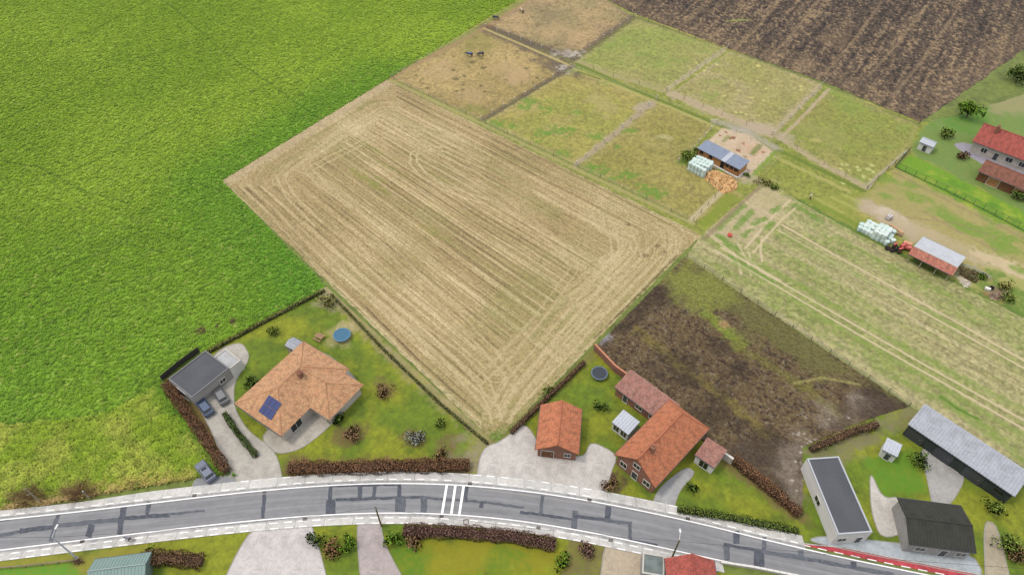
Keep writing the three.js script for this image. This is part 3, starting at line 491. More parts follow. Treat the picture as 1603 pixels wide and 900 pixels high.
// — rough grass by the road —
const R_rough = new Raster([GP([[-20, 660], [253, 596], [372, 752], [-20, 815]])], 0.06);
{
  const a = C(130, 158, 32), b = C(158, 170, 64), dk = C(74, 106, 8), st = C(190, 172, 116);
  R_rough.fill((x, z, o) => {
    const n = fbm(x / 5, z / 4, 3), f = 0.6 + 0.42 * vn(x * 1.5, z * 2.6) + 0.34 * vn(x * 4, z * 6);
    let c = mixc(a, b, sm(0.3, 0.7, n)); c = mixc(mulc(c, f), dk, sm(0.62, 0.9, vn(x * 1.7 + 20, z * 2.5)) * 0.6); setc(o, c);
  });
  R_rough.stroke(GP([[366, 748], [318, 676], [253, 600]]), 5, C(66, 120, 16), 0.6, 0.8);
  R_rough.stroke(GP([[-20, 806], [60, 792], [140, 781], [230, 770], [300, 760]]), 2.6, C(186, 160, 108), 0.85, 0.7); R_rough.stroke(GP([[150, 765], [220, 755], [290, 748]]), 2.5, C(176, 160, 84), 0.5, 0.9);
  R_rough.material();
}
sheet('rough_grass', 'rough yellow-green grass between the crop and the road', 'grass', P_rough, 0.02, R_rough, { jit: 0.3 });

// ───────────────────────── gardens ─────────────────────────
const TB = (tab, x) => { const n = tab.length, f = (x + 100) / 10, i = Math.max(0, Math.min(n - 2, Math.floor(f))), t = f - i, p = k => tab[Math.max(0, Math.min(n - 1, k))];
  if (f < 0 || f > n - 1) return tab[i] + (tab[i + 1] - tab[i]) * t;
  const a = k => k < 0 ? 2 * tab[0] - tab[1] : k >= n ? 2 * tab[n - 1] - tab[n - 2] : tab[k], p0 = a(i - 1), p1 = a(i), p2 = a(i + 1), p3 = a(i + 2);
  return p1 + 0.5 * t * (p2 - p0 + t * (2 * p0 - 5 * p1 + 4 * p2 - p3 + t * (3 * (p1 - p2) + p3 - p0))); };
const TN = [-45.6, -46.8, -47.96, -49.13, -50.43, -51.73, -52.87, -53.68, -54.01, -53.76, -52.89, -51.42, -49.44, -47.1, -44.45, -41.95, -39.7, -37.6, -35.5, -33.4];
const TS = [-40.1, -41.35, -42.6, -43.9, -45.19, -46.44, -47.53, -48.32, -48.65, -48.39, -47.46, -45.88, -43.79, -41.5, -39.3, -37.1, -34.9, -32.7, -30.5, -28.3];
const zN = x => TB(TN, x), zS = x => TB(TS, x);
const wN = x => x < -55 ? 1.75 - 0.5 * sm(-58, -74, x) : 1.75;
const zNO = x => zN(x) - wN(x) - 0.32, zSO = x => zS(x) + 1.72;
const along = (f, x0, x1, st = 2) => { const q = []; const n = Math.max(1, Math.round(Math.abs(x1 - x0) / st)); for (let i = 0; i <= n; i++) { const x = x0 + (x1 - x0) * i / n; q.push([x, f(x)]); } return q; };
const P_gw = [...GP([[253, 598], [312, 553], [510, 448], Cc]), [-3, -56], ...along(x => zNO(x) + 0.1, -3, -46, 4), ...GP([[366, 748]])];
const P_gm = [...GP([Cc, [930, 545], [1060, 643], [1100, 690], [1143, 718], [1257, 808], [1258, 836]]), ...along(x => zNO(x) + 0.1, 46, -3, 4), [-3, -56]];
const P_gr = [...GP([[1257, 700], [1345, 662], [1424, 636], [1603, 738], [1750, 822], [1760, 980]]), ...along(x => zN(x) - 1.4, 88, 44, 4), ...GP([[1258, 836], [1257, 808]])];
const P_gs = [...along(x => zSO(x) - 0.05, -110, 90, 4), [90, 20], [-110, 20]];
const R_gard = new Raster([P_gw, P_gm, [[-84, -38], [80, -34]], GP([[1257, 700], [1424, 636], [1612, 742]])], 0.09);
{
  const a = C(104, 128, 18), b = C(138, 146, 26), dk = C(70, 96, 14);
  R_gard.fill((x, z, o) => {
    const n = fbm(x / 5.5, z / 5.5, 3), f = 0.58 + 0.3 * vn(x * 1.1, z * 1.1) + 0.3 * vn(x * 2.4, z * 2.4) + 0.22 * vn(x * 5, z * 5);
    let c = mixc(a, b, sm(0.3, 0.7, n)); c = mixc(c, dk, sm(0.6, 0.8, fbm(x / 2.5 + 9, z / 2.5, 3)) * 0.45); setc(o, c, f);
  });
  const bl = (x, y, r, col, al = 0.8, o) => { const [[wx, wz]] = GP([[x, y]]); R_gard.blob(wx, wz, r, col, al, o); }, st = (L, w, col, al = 0.8) => R_gard.stroke(GP(L), w, col, al, 0.7, 0.7);
  const bed = C(118, 92, 60), beige = C(176, 158, 122);
  st([[510, 450], [600, 545], [690, 625], [770, 692]], 2.6, beige, 0.6); st([[270, 600], [315, 663], [366, 745]], 2.6, bed, 0.8); st([[455, 735], [600, 733], [735, 727]], 3.2, bed, 0.85);
  bl(535, 524, 3.6, C(186, 170, 128), 0.7); bl(520, 470, 4, C(166, 156, 122), 0.6); for (const [x, y, r] of [[600, 610, 3], [560, 678, 3.5], [540, 690, 3], [650, 690, 2.5], [700, 700, 3], [470, 720, 3]]) bl(x, y, r, bed, 0.6);
  st([[776, 690], [930, 550]], 2.2, C(120, 108, 66), 0.6); bl(740, 722, 5, C(150, 142, 112), 0.7); st([[1140, 725], [1255, 812]], 2.6, C(132, 108, 70), 0.7); bl(960, 750, 3, C(90, 72, 52), 0.8);
  R_gard.poly(GP([[1262, 702], [1424, 640], [1440, 660], [1330, 720], [1268, 790]]), C(134, 128, 92), 0.8, 1.5, 1.5); R_gard.poly(GP([[1350, 722], [1425, 700], [1450, 770], [1380, 785]]), C(92, 142, 18), 0.8, 1, 0.7);
  R_gard.poly(GP([[600, 845], [820, 840], [880, 860], [890, 900], [620, 905]]), C(146, 142, 14), 0.7, 1.5, 1.5); bl(640, 880, 4, C(92, 134, 14), .7); bl(790, 885, 4, C(104, 134, 14), .7);
  R_gard.poly([...along(x => zSO(x), -110, -58, 4), [-56, -35], [-110, -30]], C(160, 150, 60), 0.55, 0.8, 0.8); R_gard.poly(GP([[-20, 893], [110, 878], [125, 905], [-20, 915]]), C(100, 156, 34), 0.85, 0.6, 0.4);
  R_gard.poly(GP([[890, 845], [960, 848], [950, 910], [880, 905]]), C(120, 108, 70), 0.7, 1, 1);
  R_gard.material();
}
sheet('garden_lawn', 'olive green garden lawn round the hipped bungalow', 'lawn', P_gw, 0.016, R_gard, { jit: 0 });
sheet('garden_lawn', 'farmhouse garden lawn between stubble plot and road', 'lawn', P_gm, 0.016, R_gard, { jit: 0 });
sheet('garden_lawn', 'lawn among the dark roofs in the lower right corner', 'lawn', P_gr, 0.022, R_gard, { jit: 0 });
sheet('garden_lawn', 'garden strip along the near side of the road at the bottom edge', 'lawn', P_gs, 0.014, R_gard, { jit: 0 });
const mEdge = nmat([170, 168, 162], 0.3, { period: 3 });
const round2 = P => { for (let k = 0; k < 2; k++) { const Q = []; P.forEach((a, i) => { const b = P[(i + 1) % P.length]; Q.push([a[0] * 0.8 + b[0] * 0.2, a[1] * 0.8 + b[1] * 0.2], [a[0] * 0.2 + b[0] * 0.8, a[1] * 0.2 + b[1] * 0.8]); }); P = Q; } return P; };
const pave = (name, label, L, rgb, y = 0.036, o = {}) => {
  const P = round2(GP(L)), n = P.length, m = sheet(name, label, name.replace(/_/g, ' '), P, y, null, { jit: 0, uvm: 1, mat: nmat(rgb, 0.25, { period: 7, ...o }) }), pos = [], idx = [];
  P.forEach((p, i) => { const a = P[(i + n - 1) % n], b = P[(i + 1) % n], l = Math.hypot(b[0] - a[0], b[1] - a[1]), nx = -(b[1] - a[1]) / l * 0.07, nz = (b[0] - a[0]) / l * 0.07; pos.push(p[0] + nx, y - 0.02, p[1] + nz, p[0] + nx, y + 0.04, p[1] + nz, p[0] - nx, y + 0.04, p[1] - nz, p[0] - nx, y - 0.02, p[1] - nz); const k = i * 4, q = ((i + 1) % n) * 4; for (let e = 0; e < 3; e++) idx.push(k + e, k + e + 1, q + e, q + e, k + e + 1, q + e + 1); });
  const g = new THREE.BufferGeometry(); g.setAttribute('position', new THREE.Float32BufferAttribute(pos, 3)); g.setIndex(idx); g.computeVertexNormals(); mesh('edging', g, pmat([166, 164, 158], 0.9), m); return m;
};
pave('driveway', 'pale gravel driveway left of the bungalow', [[446, 770], [350, 780], [346, 735], [338, 690], [312, 640], [290, 612], [318, 575], [345, 545], [378, 535], [392, 560], [365, 600], [366, 640], [388, 676], [432, 706]], [188, 184, 176]);
pave('terrace', 'light grey terrace along the right side of the bungalow', [[470, 545], [510, 552], [556, 590], [562, 612], [536, 640], [512, 672], [470, 704], [430, 712], [404, 680], [480, 640], [530, 612]], [186, 180, 170], 0.04);
pave('farmyard', 'white concrete farmyard left of the farmhouse', [[742, 766], [754, 702], [786, 690], [822, 660], [850, 705], [914, 718], [925, 690], [968, 712], [955, 745], [944, 792], [890, 785], [800, 772]], [206, 202, 198]);
pave('footpath', 'grey path beside the farmhouse gable', [[1016, 806], [1030, 765], [1075, 730], [1090, 740], [1062, 770], [1052, 812]], [176, 178, 180], 0.04);
pave('driveway', 'wide white driveway at the bottom edge', [[335, 940], [372, 862], [396, 826], [484, 812], [500, 860], [520, 940]], [208, 204, 204]);
pave('driveway', 'mauve grey driveway at the bottom edge by the utility pole', [[556, 806], [594, 804], [600, 850], [650, 940], [566, 940]], [182, 172, 172]);
pave('driveway', 'beige driveway at the bottom edge left of the red roof', [[948, 838], [1014, 850], [1008, 940], [936, 940]], [190, 176, 154]);
pave('terrace', 'pale terrace between the two dark roofs on the right', [[1362, 735], [1382, 780], [1412, 778], [1432, 830], [1380, 845], [1364, 800]], [206, 202, 196]);
pave('forecourt', 'blue grey forecourt along the road on the right', [[1262, 846], [1290, 838], [1520, 862], [1545, 905], [1470, 890], [1330, 862]], [182, 192, 200], 0.034);
pave('driveway', 'grey driveway between lawns by the long shed', [[1440, 700], [1475, 712], [1515, 745], [1490, 790], [1462, 800], [1452, 748]], [176, 176, 174], 0.038);
pave('driveway', 'tan driveway right of the large dark roof', [[1540, 815], [1562, 820], [1590, 940], [1545, 940]], [178, 168, 146], 0.042);
pave('driveway', 'lilac grey driveway in front of the red-roofed house top right', [[1488, 226], [1516, 222], [1660, 282], [1660, 306], [1560, 270]], [160, 158, 172]);
pave('parking_bay', 'small grey paved bay behind the parked car', [[299, 766], [304, 752], [318, 744], [368, 748], [370, 756]], [150, 154, 160], 0.05);

// ───────────────────────── the road ─────────────────────────
function ribbon(f0, f1, x0, x1, y, step = 1, uvs = [1, 1]) {
  const n = Math.ceil((x1 - x0) / step), pos = [], uv = [], idx = [];
  for (let i = 0; i <= n; i++) { const x = x0 + (x1 - x0) * i / n; pos.push(x, y, f0(x), x, y, f1(x)); uv.push(x * uvs[0], 0, x * uvs[0], uvs[1]); if (i) { const k = i * 2; idx.push(k - 2, k - 1, k, k, k - 1, k + 1); } }
  const g = new THREE.BufferGeometry(); g.setAttribute('position', new THREE.Float32BufferAttribute(pos, 3)); g.setAttribute('uv', new THREE.Float32BufferAttribute(uv, 2)); g.setIndex(idx); g.computeVertexNormals(); return g;
}
function strip(f0, f1, x0, x1, y0, y1, step = 2) {                    // a solid strip with sides
  const n = Math.max(1, Math.ceil((x1 - x0) / step)), pos = [], uv = [], idx = [];
  for (let i = 0; i <= n; i++) { const x = x0 + (x1 - x0) * i / n, a = f0(x), b = f1(x); pos.push(x, y0, a, x, y1, a, x, y1, b, x, y0, b); uv.push(x, a, x, a, x, b, x, b); if (i) for (let q = 0; q < 3; q++) { const k = i * 4 + q; idx.push(k - 4, k - 3, k, k, k - 3, k + 1); } }
  const e = (n) * 4; idx.push(0, 1, 2, 0, 2, 3, e, e + 2, e + 1, e, e + 3, e + 2);
  const g = new THREE.BufferGeometry(); g.setAttribute('position', new THREE.Float32BufferAttribute(pos, 3)); g.setAttribute('uv', new THREE.Float32BufferAttribute(uv, 2)); g.setIndex(idx); const q = g.toNonIndexed(); q.computeVertexNormals(); return q;
}
const road = thing('road', 'grey asphalt road with dark repair patches curving across the bottom', 'road', [0, 0, 0], 0, null, 'structure');
{
  const W = 2048, H = 128, u = new Uint8Array(W * H * 4), base = C(146, 148, 154);
  for (let j = 0; j < H; j++) for (let i = 0; i < W; i++) {
    const t = (j + 0.5) / H, s = i / W * 200;
    const lane = t < 0.5 ? t * 2 : t * 2 - 1;
    const wear = Math.exp(-((lane - 0.28) ** 2) / 0.006) + Math.exp(-((lane - 0.76) ** 2) / 0.006);
    let f = 0.90 + 0.17 * wear * (0.6 + 0.6 * vn(s / 9, t * 2)) + 0.16 * (vn(s / 3, t * 26) - 0.5) + 0.12 * (vn(s / 0.7, t * 9) - 0.5) + 0.10 * (NT[(i * 37 + j * 8191) & 65535] - 0.5) + 0.10 * (fbm(s / 14, 3.3, 2) - 0.5);
    f *= 0.94 + 0.06 * sm(0.0, 0.06, t) * sm(1, 0.94, t);
    for (let c = 0; c < 3; c++) u[(j * W + i) * 4 + c] = Math.min(255, enc(base[c] * f * KA) * 255); u[(j * W + i) * 4 + 3] = 255;
  }
  const t = new THREE.DataTexture(u, W, H, THREE.RGBAFormat); t.colorSpace = THREE.SRGBColorSpace; t.wrapS = THREE.RepeatWrapping; t.magFilter = THREE.LinearFilter; t.needsUpdate = true;
  const m = new THREE.MeshStandardMaterial({ map: t, roughness: 0.88 });
  mesh('asphalt', ribbon(x => zN(x) - 0.12, x => zS(x) + 0.12, -115, 92, 0.058, 1, [1 / 200, 1]), m, road);
  // the wider stretch where the red cycle lane starts
}
const mPatch = nmat([86, 91, 104], 0.3, { period: 3 }), mPatch2 = nmat([100, 105, 116], 0.3, { period: 3 });
let patchN = 0;
function patch(L, wpx, m) {                                          // a trench repair, outlined as in the survey
  const e = [], f = [];
  for (let i = 0; i < L.length; i++) { const a = L[Math.max(0, i - 1)], b = L[Math.min(L.length - 1, i + 1)], l = Math.hypot(b[0] - a[0], b[1] - a[1]), nx = -(b[1] - a[1]) / l * wpx / 2, ny = (b[0] - a[0]) / l * wpx / 2; e.push([L[i][0] + nx, L[i][1] + ny]); f.push([L[i][0] - nx, L[i][1] - ny]); }
  const P = GP([...e, ...f.reverse()]), Q = [];
  for (let i = 0; i < P.length; i++) { const a = P[i], b = P[(i + 1) % P.length], n = Math.max(1, Math.round(Math.hypot(b[0] - a[0], b[1] - a[1]) / 0.8)); for (let k = 0; k < n; k++) { const t = k / n; Q.push(new THREE.Vector2(a[0] + (b[0] - a[0]) * t + rr(-0.09, 0.09), a[1] + (b[1] - a[1]) * t + rr(-0.09, 0.09))); } }
  const tri = THREE.ShapeUtils.triangulateShape(Q, []), y = 0.062 + 0.0009 * patchN++, pos = [], uv = [];
  for (const t of tri) { let [a, b, c] = t.map(i => Q[i]); if ((b.x - a.x) * (c.y - a.y) - (b.y - a.y) * (c.x - a.x) > 0) [b, c] = [c, b]; for (const v of [a, b, c]) { pos.push(v.x, y, v.y); uv.push(v.x, v.y); } }
  const g = new THREE.BufferGeometry(); g.setAttribute('position', new THREE.Float32BufferAttribute(pos, 3)); g.setAttribute('uv', new THREE.Float32BufferAttribute(uv, 2)); g.computeVertexNormals(); mesh('repair_patch', g, m || mPatch, road);
}
for (const [ox, oy, list] of [
  [0, 720, [[[[-200, 620], [0, 590], [170, 562]], 22], [[[150, 557], [420, 525]], 34], [[[410, 518], [700, 490], [930, 470]], 34], [[[920, 463], [1325, 430]], 30], [[[1310, 427], [1500, 410], [1600, 398]], 16], [[[462, 416], [425, 500]], 28], [[[425, 530], [392, 640]], 28], [[[715, 505], [685, 605]], 48], [[[968, 358], [928, 588]], 42], [[[1166, 336], [1143, 432]], 28], [[[-80, 486], [75, 470]], 14]]],
  [280, 690, [[[[672, 392], [652, 608]], 28], [[[1186, 352], [1180, 470]], 26], [[[1188, 460], [1188, 575]], 68], [[[1172, 355], [1350, 348], [1520, 343]], 20], [[[1414, 350], [1414, 452]], 30], [[[1225, 466], [1400, 458], [1520, 452]], 20]]],
  [560, 710, [[[[-60, 250], [150, 245], [342, 242]], 18], [[[20, 250], [18, 350]], 24], [[[132, 250], [124, 362]], 24], [[[328, 245], [324, 345]], 28], [[[-60, 360], [200, 352], [500, 340]], 18], [[[332, 340], [332, 455]], 74], [[[516, 345], [512, 465]], 44], [[[495, 338], [660, 360], [840, 369], [1000, 385], [1305, 426]], 18], [[[850, 255], [845, 365]], 28], [[[970, 385], [964, 430]], 30], [[[1274, 460], [1430, 480], [1560, 497]], 22], [[[1446, 330], [1432, 482]], 28]]],
  [820, 720, [[[[120, 428], [250, 447], [382, 467]], 20], [[[402, 400], [392, 552]], 40], [[[400, 440], [520, 455], [645, 472]], 24], [[[664, 364], [653, 472]], 42], [[[636, 476], [750, 490], [845, 496]], 22], [[[833, 486], [832, 622]], 28], [[[828, 630], [940, 645], [1050, 668]], 18]]],
  [1060, 720, [[[[464, 560], [466, 660]], 46], [[[366, 660], [500, 688], [685, 716]], 22], [[[687, 605], [684, 712]], 28], [[[386, 665], [392, 785]], 40], [[[646, 715], [642, 835]], 74], [[[676, 718], [880, 755], [1100, 790], [1350, 838], [1700, 900]], 28], [[[870, 740], [960, 755]], 20], [[[970, 708], [972, 765]], 40], [[[1381, 795], [1382, 850]], 42]]],
]) for (const [L, w] of list) patch(ZM(ox, oy, 5, L), w / 5 * 1.08, rnd() < 0.25 ? mPatch2 : mPatch);
const mWhite = nmat([246, 246, 248], 0.22, { period: 2.5, rough: 0.7 }), mWorn = nmat([236, 236, 238], 0.4, { period: 2.5, rough: 0.8 }); mWhite.color.multiplyScalar(1.25); mWorn.color.multiplyScalar(1.0);
const yL = 0.115;
mesh('edge_line', ribbon(x => zN(x), x => zN(x) + 0.2, -115, 92, yL, 1, [1, 1]), mWhite, road);
mesh('edge_line', ribbon(x => zS(x) - 0.2, x => zS(x), -115, 92, yL, 1, [1, 1]), mWhite, road);
for (const [a, b] of [[[699.5, 759], [691.5, 807]], [[713, 759.5], [706, 807.5]], [[726, 760], [718.5, 808.5]]]) {
  const p = [[a[0] - 2, a[1]], [a[0] + 2, a[1]], [b[0] + 2, b[1]], [b[0] - 2, b[1]]], P = GP(p); const g = new THREE.BufferGeometry();
  g.setAttribute('position', new THREE.Float32BufferAttribute([P[0], P[1], P[2], P[0], P[2], P[3]].flatMap(q => [q[0], yL + 0.004, q[1]]), 3)); g.setAttribute('uv', new THREE.Float32BufferAttribute([P[0], P[1], P[2], P[0], P[2], P[3]].flat(), 2)); g.computeVertexNormals(); mesh('crossing_bar', g, mWhite, road);
}
// concrete cycle paths: gutter, kerb, slabs, painted dashes
const mSlab = [nmat([213, 212, 210], 0.2, { period: 5 }), nmat([218, 217, 214], 0.2, { period: 5 }), nmat([207, 207, 206], 0.2, { period: 5 })], mGut = nmat([176, 178, 180], 0.2, { period: 4 }), mKerb = nmat([196, 196, 194], 0.3, { period: 4 });
function cyclePath(label, x0, x1, inner, outer, sgn) {
  const t = thing('cycle_path', label, 'cycle path', [0, 0, 0], 0, null, 'structure');
  mesh('gutter', strip(x => inner(x) + sgn * 0.02, x => inner(x) + sgn * 0.34, x0, x1, 0.02, 0.07), mGut, t);
  mesh('kerb', strip(x => inner(x) + sgn * 0.343, x => inner(x) + sgn * 0.46, x0, x1, 0.02, 0.15), mKerb, t);
  const L = 4.6; let i = 0;
  for (let x = x0; x < x1; x += L, i++) mesh('slab', strip(q => inner(q) + sgn * 0.464, q => outer(q), x + 0.02, Math.min(x1, x + L) - 0.02, 0.02, 0.13 + 0.004 * (i % 3)), mSlab[(i * 7 + 1) % 3], t);
  for (let x = x0 + 0.4; x < x1 - 1.4; x += 2.3) {
    const j = rr(-0.08, 0.08), wm = rnd() < 0.3 ? mWorn : mWhite;
    mesh('painted_dash', ribbon(q => inner(q) + sgn * 0.58, q => inner(q) + sgn * 0.76, x + j, x + 1.25 + j, 0.147, 0.7), wm, t);
    if (!(sgn < 0 && x < -46)) mesh('painted_dash', ribbon(q => outer(q) - sgn * 0.22, q => outer(q) - sgn * 0.04, x + j + 0.3, x + 1.55 + j, 0.147, 0.7), wm, t);
  }
  return t;
}
cyclePath('concrete cycle path with white dashes on the far side of the road', -113, 46, zN, zNO, -1);
cyclePath('concrete cycle path with white dashes on the near side of the road', -113, 32.5, zS, zSO, 1);
{ // red cycle lane on the right
  const t = thing('red_cycle_lane', 'red painted cycle lane starting at the right end of the concrete path', 'cycle lane', [0, 0, 0], 0, null, 'structure');
  const x0 = 44.5; mesh('red_surface', strip(x => zN(x) - 0.5, x => zN(x) - 0.55 - 1.0 * sm(x0 - 1, x0 + 7, x), x0, 92, 0.02, 0.066, 0.5), nmat([192, 70, 80], 0.45, { period: 4 }), t);
  for (let x = x0 + 1; x < 90; x += 2.4) mesh('painted_dash', ribbon(q => zN(q) - 0.46, q => zN(q) - 0.62, x, x + 1.3, 0.0715, 0.7), mWhite, t);
  
  mesh('kerb', strip(x => zN(x) - 0.56 - 1.0 * sm(x0 - 1, x0 + 9, x), x => zN(x) - 0.72 - 1.0 * sm(x0 - 1, x0 + 9, x), x0, 92, 0.02, 0.13, 0.5), mKerb, t);
}
// drains
const mIron = nmat([66, 52, 48], 0.5, { period: 1, rough: 0.6 });
for (const [x, y, l] of [[128, 848.5, 'iron road drain near the tall grey street lamp'], [304, 776, 'iron road drain at the kerb below the parked car'], [477, 813.5, 'iron road drain on the near path, middle of the left half'], [735.5, 757.5, 'iron road drain just right of the three crossing bars, far kerb'], [691, 809, 'iron road drain under the crossing bars, near kerb'], [843, 826.5, 'iron road drain on the near path right of the manhole'], [923, 783, 'iron road drain at the far kerb below the farmyard'], [956, 846.5, 'rusty road drain on the near path left of the small white lamp'], [1077, 812.5, 'iron road drain at the far kerb right of the farmhouse']]) {
  const p = G(x, y), d = (zN(p.x + 1) - zN(p.x - 1)) / 2, t = thing('road_drain', l, 'drain', [p.x, 0.13, p.z], -Math.atan(d), 'road drains along the kerbs');
  mesh('frame', [box(0.62, 0.06, 0.06, 0, 0.02, 0.2), box(0.62, 0.06, 0.06, 0, 0.02, -0.2), box(0.06, 0.06, 0.34, 0.28, 0.02, 0), box(0.06, 0.06, 0.34, -0.28, 0.02, 0)], mIron, t);
  mesh('grate', [-0.2, -0.1, 0, 0.1, 0.2].map(q => box(0.05, 0.04, 0.34, q, 0.015, 0)), mIron, t);
}
{ const p = G(729.5, 817.5), t = thing('manhole', 'square rusty-framed manhole on the near cycle path by the crossing bars', 'manhole', [p.x, 0.14, p.z], 0.05);
  mesh('frame', [box(0.85, 0.03, 0.12, 0, 0.005, 0.37), box(0.85, 0.03, 0.12, 0, 0.005, -0.37), box(0.12, 0.03, 0.62, 0.37, 0.005, 0), box(0.12, 0.03, 0.62, -0.37, 0.005, 0)], nmat([120, 92, 76], 0.5, { period: 1 }), t); mesh('cover', box(0.6, 0.02, 0.6, 0, 0.004, 0), nmat([206, 204, 202], 0.3, { period: 1 }), t); }

// ───────────────────────── buildings ─────────────────────────
const TILES = rgb => { // pan tiles: each tile its own tone
  const S = 256, u = new Uint8Array(S * S * 4), b = C(...rgb), n = 16;
  for (let j = 0; j < S; j++) for (let i = 0; i < S; i++) {
    const ti = Math.floor(i / S * n), tj = Math.floor(j / S * n), fx = i / S * n - ti, fy = j / S * n - tj;
    let f = 0.70 + 0.42 * NT[(ti * 57 + tj * 1913 + 7) & 65535] + 0.12 * (NT[(i * 131 + j * 7919) & 65535] - 0.5) + 0.26 * (vn(i / 34, j / 34) - 0.5); if (fx < 0.1) f *= 0.72; if (fy < 0.12) f *= 0.8;
    const h = 0.9 + 0.22 * NT[(ti * 91 + tj * 733) & 65535];
    u[(j * S + i) * 4] = Math.min(255, enc(b[0] * f * KA) * 255); u[(j * S + i) * 4 + 1] = Math.min(255, enc(b[1] * f * h * KA) * 255); u[(j * S + i) * 4 + 2] = Math.min(255, enc(b[2] * f * h * KA) * 255); u[(j * S + i) * 4 + 3] = 255;
  }
  const t = new THREE.DataTexture(u, S, S, THREE.RGBAFormat); t.colorSpace = THREE.SRGBColorSpace; t.wrapS = t.wrapT = THREE.RepeatWrapping; t.magFilter = THREE.LinearFilter; t.repeat.set(1 / 4.2, 1 / 5.4); t.needsUpdate = true; return new THREE.MeshStandardMaterial({ map: t, roughness: 0.85 });
};
const M = {
  orange: TILES([212, 162, 120]), terracotta: TILES([206, 128, 90]), brick: TILES([178, 92, 78]), brown: TILES([150, 96, 78]), dark: TILES([84, 88, 98]), redtile: TILES([186, 92, 80]), pink: TILES([178, 128, 116]),
  render: nmat([206, 200, 190], 0.2, { period: 5 }), wallbrick: nmat([150, 104, 84], 0.45, { period: 3, streak: 3 }), white: nmat([236, 236, 234], 0.15, { period: 4 }), greywall: nmat([170, 168, 166], 0.25, { period: 4 }),
  timber: nmat([170, 122, 74], 0.55, { period: 3, streak: 6 }), timberD: nmat([120, 78, 46], 0.5, { period: 2, streak: 6 }), greywood: nmat([176, 166, 150], 0.5, { period: 2 }), dgreen: nmat([44, 58, 52], 0.3, { period: 4 }),
  glass: new THREE.MeshPhysicalMaterial({ color: 0x10161a, roughness: 0.12, metalness: 0, clearcoat: 0.3 }), frame: pmat([232, 232, 230], 0.5), dframe: pmat([70, 74, 80], 0.5),
  bluesheet: nmat([138, 152, 178], 0.10, { period: 6, rough: 0.45 }), palesheet: nmat([196, 204, 218], 0.1, { period: 6, rough: 0.45 }), greysheet: nmat([206, 212, 222], 0.14, { period: 6, rough: 0.45 }), bitumen: nmat([86, 90, 98], 0.25, { period: 6 }), lightroof: nmat([186, 188, 192], 0.2, { period: 6 }),
  concrete: nmat([206, 204, 198], 0.25, { period: 4 }), fibre: nmat([176, 182, 194], 0.25, { period: 5, rough: 0.7 }),
};
function slopeGeo(e0, e1, r1, r0, kind) {                             // one roof pitch, eave e0→e1, ridge r0→r1
  const V = a => new THREE.Vector3(...a), E0 = V(e0), E1 = V(e1), R1 = V(r1), R0 = V(r0), up = new THREE.Vector3().crossVectors(E1.clone().sub(E0), (R0.distanceTo(E0) > 1e-4 ? R0 : R1).clone().sub(E0)).normalize(); if (up.y < 0) up.negate();
  const ax = E1.clone().sub(E0).normalize(), len = R0.clone().sub(E0), hgt = len.clone().sub(ax.clone().multiplyScalar(len.dot(ax))).length();
  const pos = [], uv = [], U = p => { const d = p.clone().sub(E0), u = d.dot(ax); return [u, d.sub(ax.clone().multiplyScalar(u)).length()]; };
  const quad = (a, b, c, d) => { for (const p of [a, b, c, a, c, d]) { pos.push(p.x, p.y, p.z); uv.push(...U(p)); } };
  const P = (s, t, l = 0) => E0.clone().lerp(E1, s).lerp(R0.clone().lerp(R1, s), t).addScaledVector(up, l);
  if (kind === 'tile') { const n = Math.max(2, Math.round(hgt / 0.36)); for (let i = 0; i < n; i++) { const a = i / n, b = (i + 1) / n; quad(P(0, a, 0.05), P(1, a, 0.05), P(1, b, 0.01), P(0, b, 0.01)); quad(P(0, a, 0), P(1, a, 0), P(1, a, 0.05), P(0, a, 0.05)); } }
  else if (kind === 'sheet') { const L = E0.distanceTo(E1), n = Math.max(2, Math.round(L / 0.5)); for (let i = 0; i < n; i++) { const s = i / n, w = 1 / n; const k = [[0, 0.0], [0.62, 0.0], [0.72, 0.06], [0.9, 0.06], [1, 0]]; for (let q = 0; q < 4; q++) quad(P(s + k[q][0] * w, 0, k[q][1]), P(s + k[q + 1][0] * w, 0, k[q + 1][1]), P(s + k[q + 1][0] * w, 1, k[q + 1][1]), P(s + k[q][0] * w, 1, k[q][1])); } }
  else quad(P(0, 0), P(1, 0), P(1, 1), P(0, 1));
  quad(P(0, 0, -0.12), P(0, 1, -0.12), P(1, 1, -0.12), P(1, 0, -0.12)); quad(P(0, 0, -0.12), P(1, 0, -0.12), P(1, 0, 0), P(0, 0, 0)); quad(P(0, 0, -0.12), P(0, 0, 0), P(0, 1, 0), P(0, 1, -0.12)); quad(P(1, 0, -0.12), P(1, 1, -0.12), P(1, 1, 0), P(1, 0, 0)); quad(P(0, 1, -0.12), P(0, 1, 0), P(1, 1, 0), P(1, 1, -0.12));
  const g = new THREE.BufferGeometry(); g.setAttribute('position', new THREE.Float32BufferAttribute(pos, 3)); g.setAttribute('uv', new THREE.Float32BufferAttribute(uv, 2)); g.computeVertexNormals(); return g;
}
function prismGeo(pts, z0, z1) {                                      // an outline in x,y drawn out along z
  const s = new THREE.Shape(pts.map(p => new THREE.Vector2(...p))), g = new THREE.ExtrudeGeometry(s, { depth: z1 - z0, bevelEnabled: false }); g.translate(0, 0, z0); return g;
}
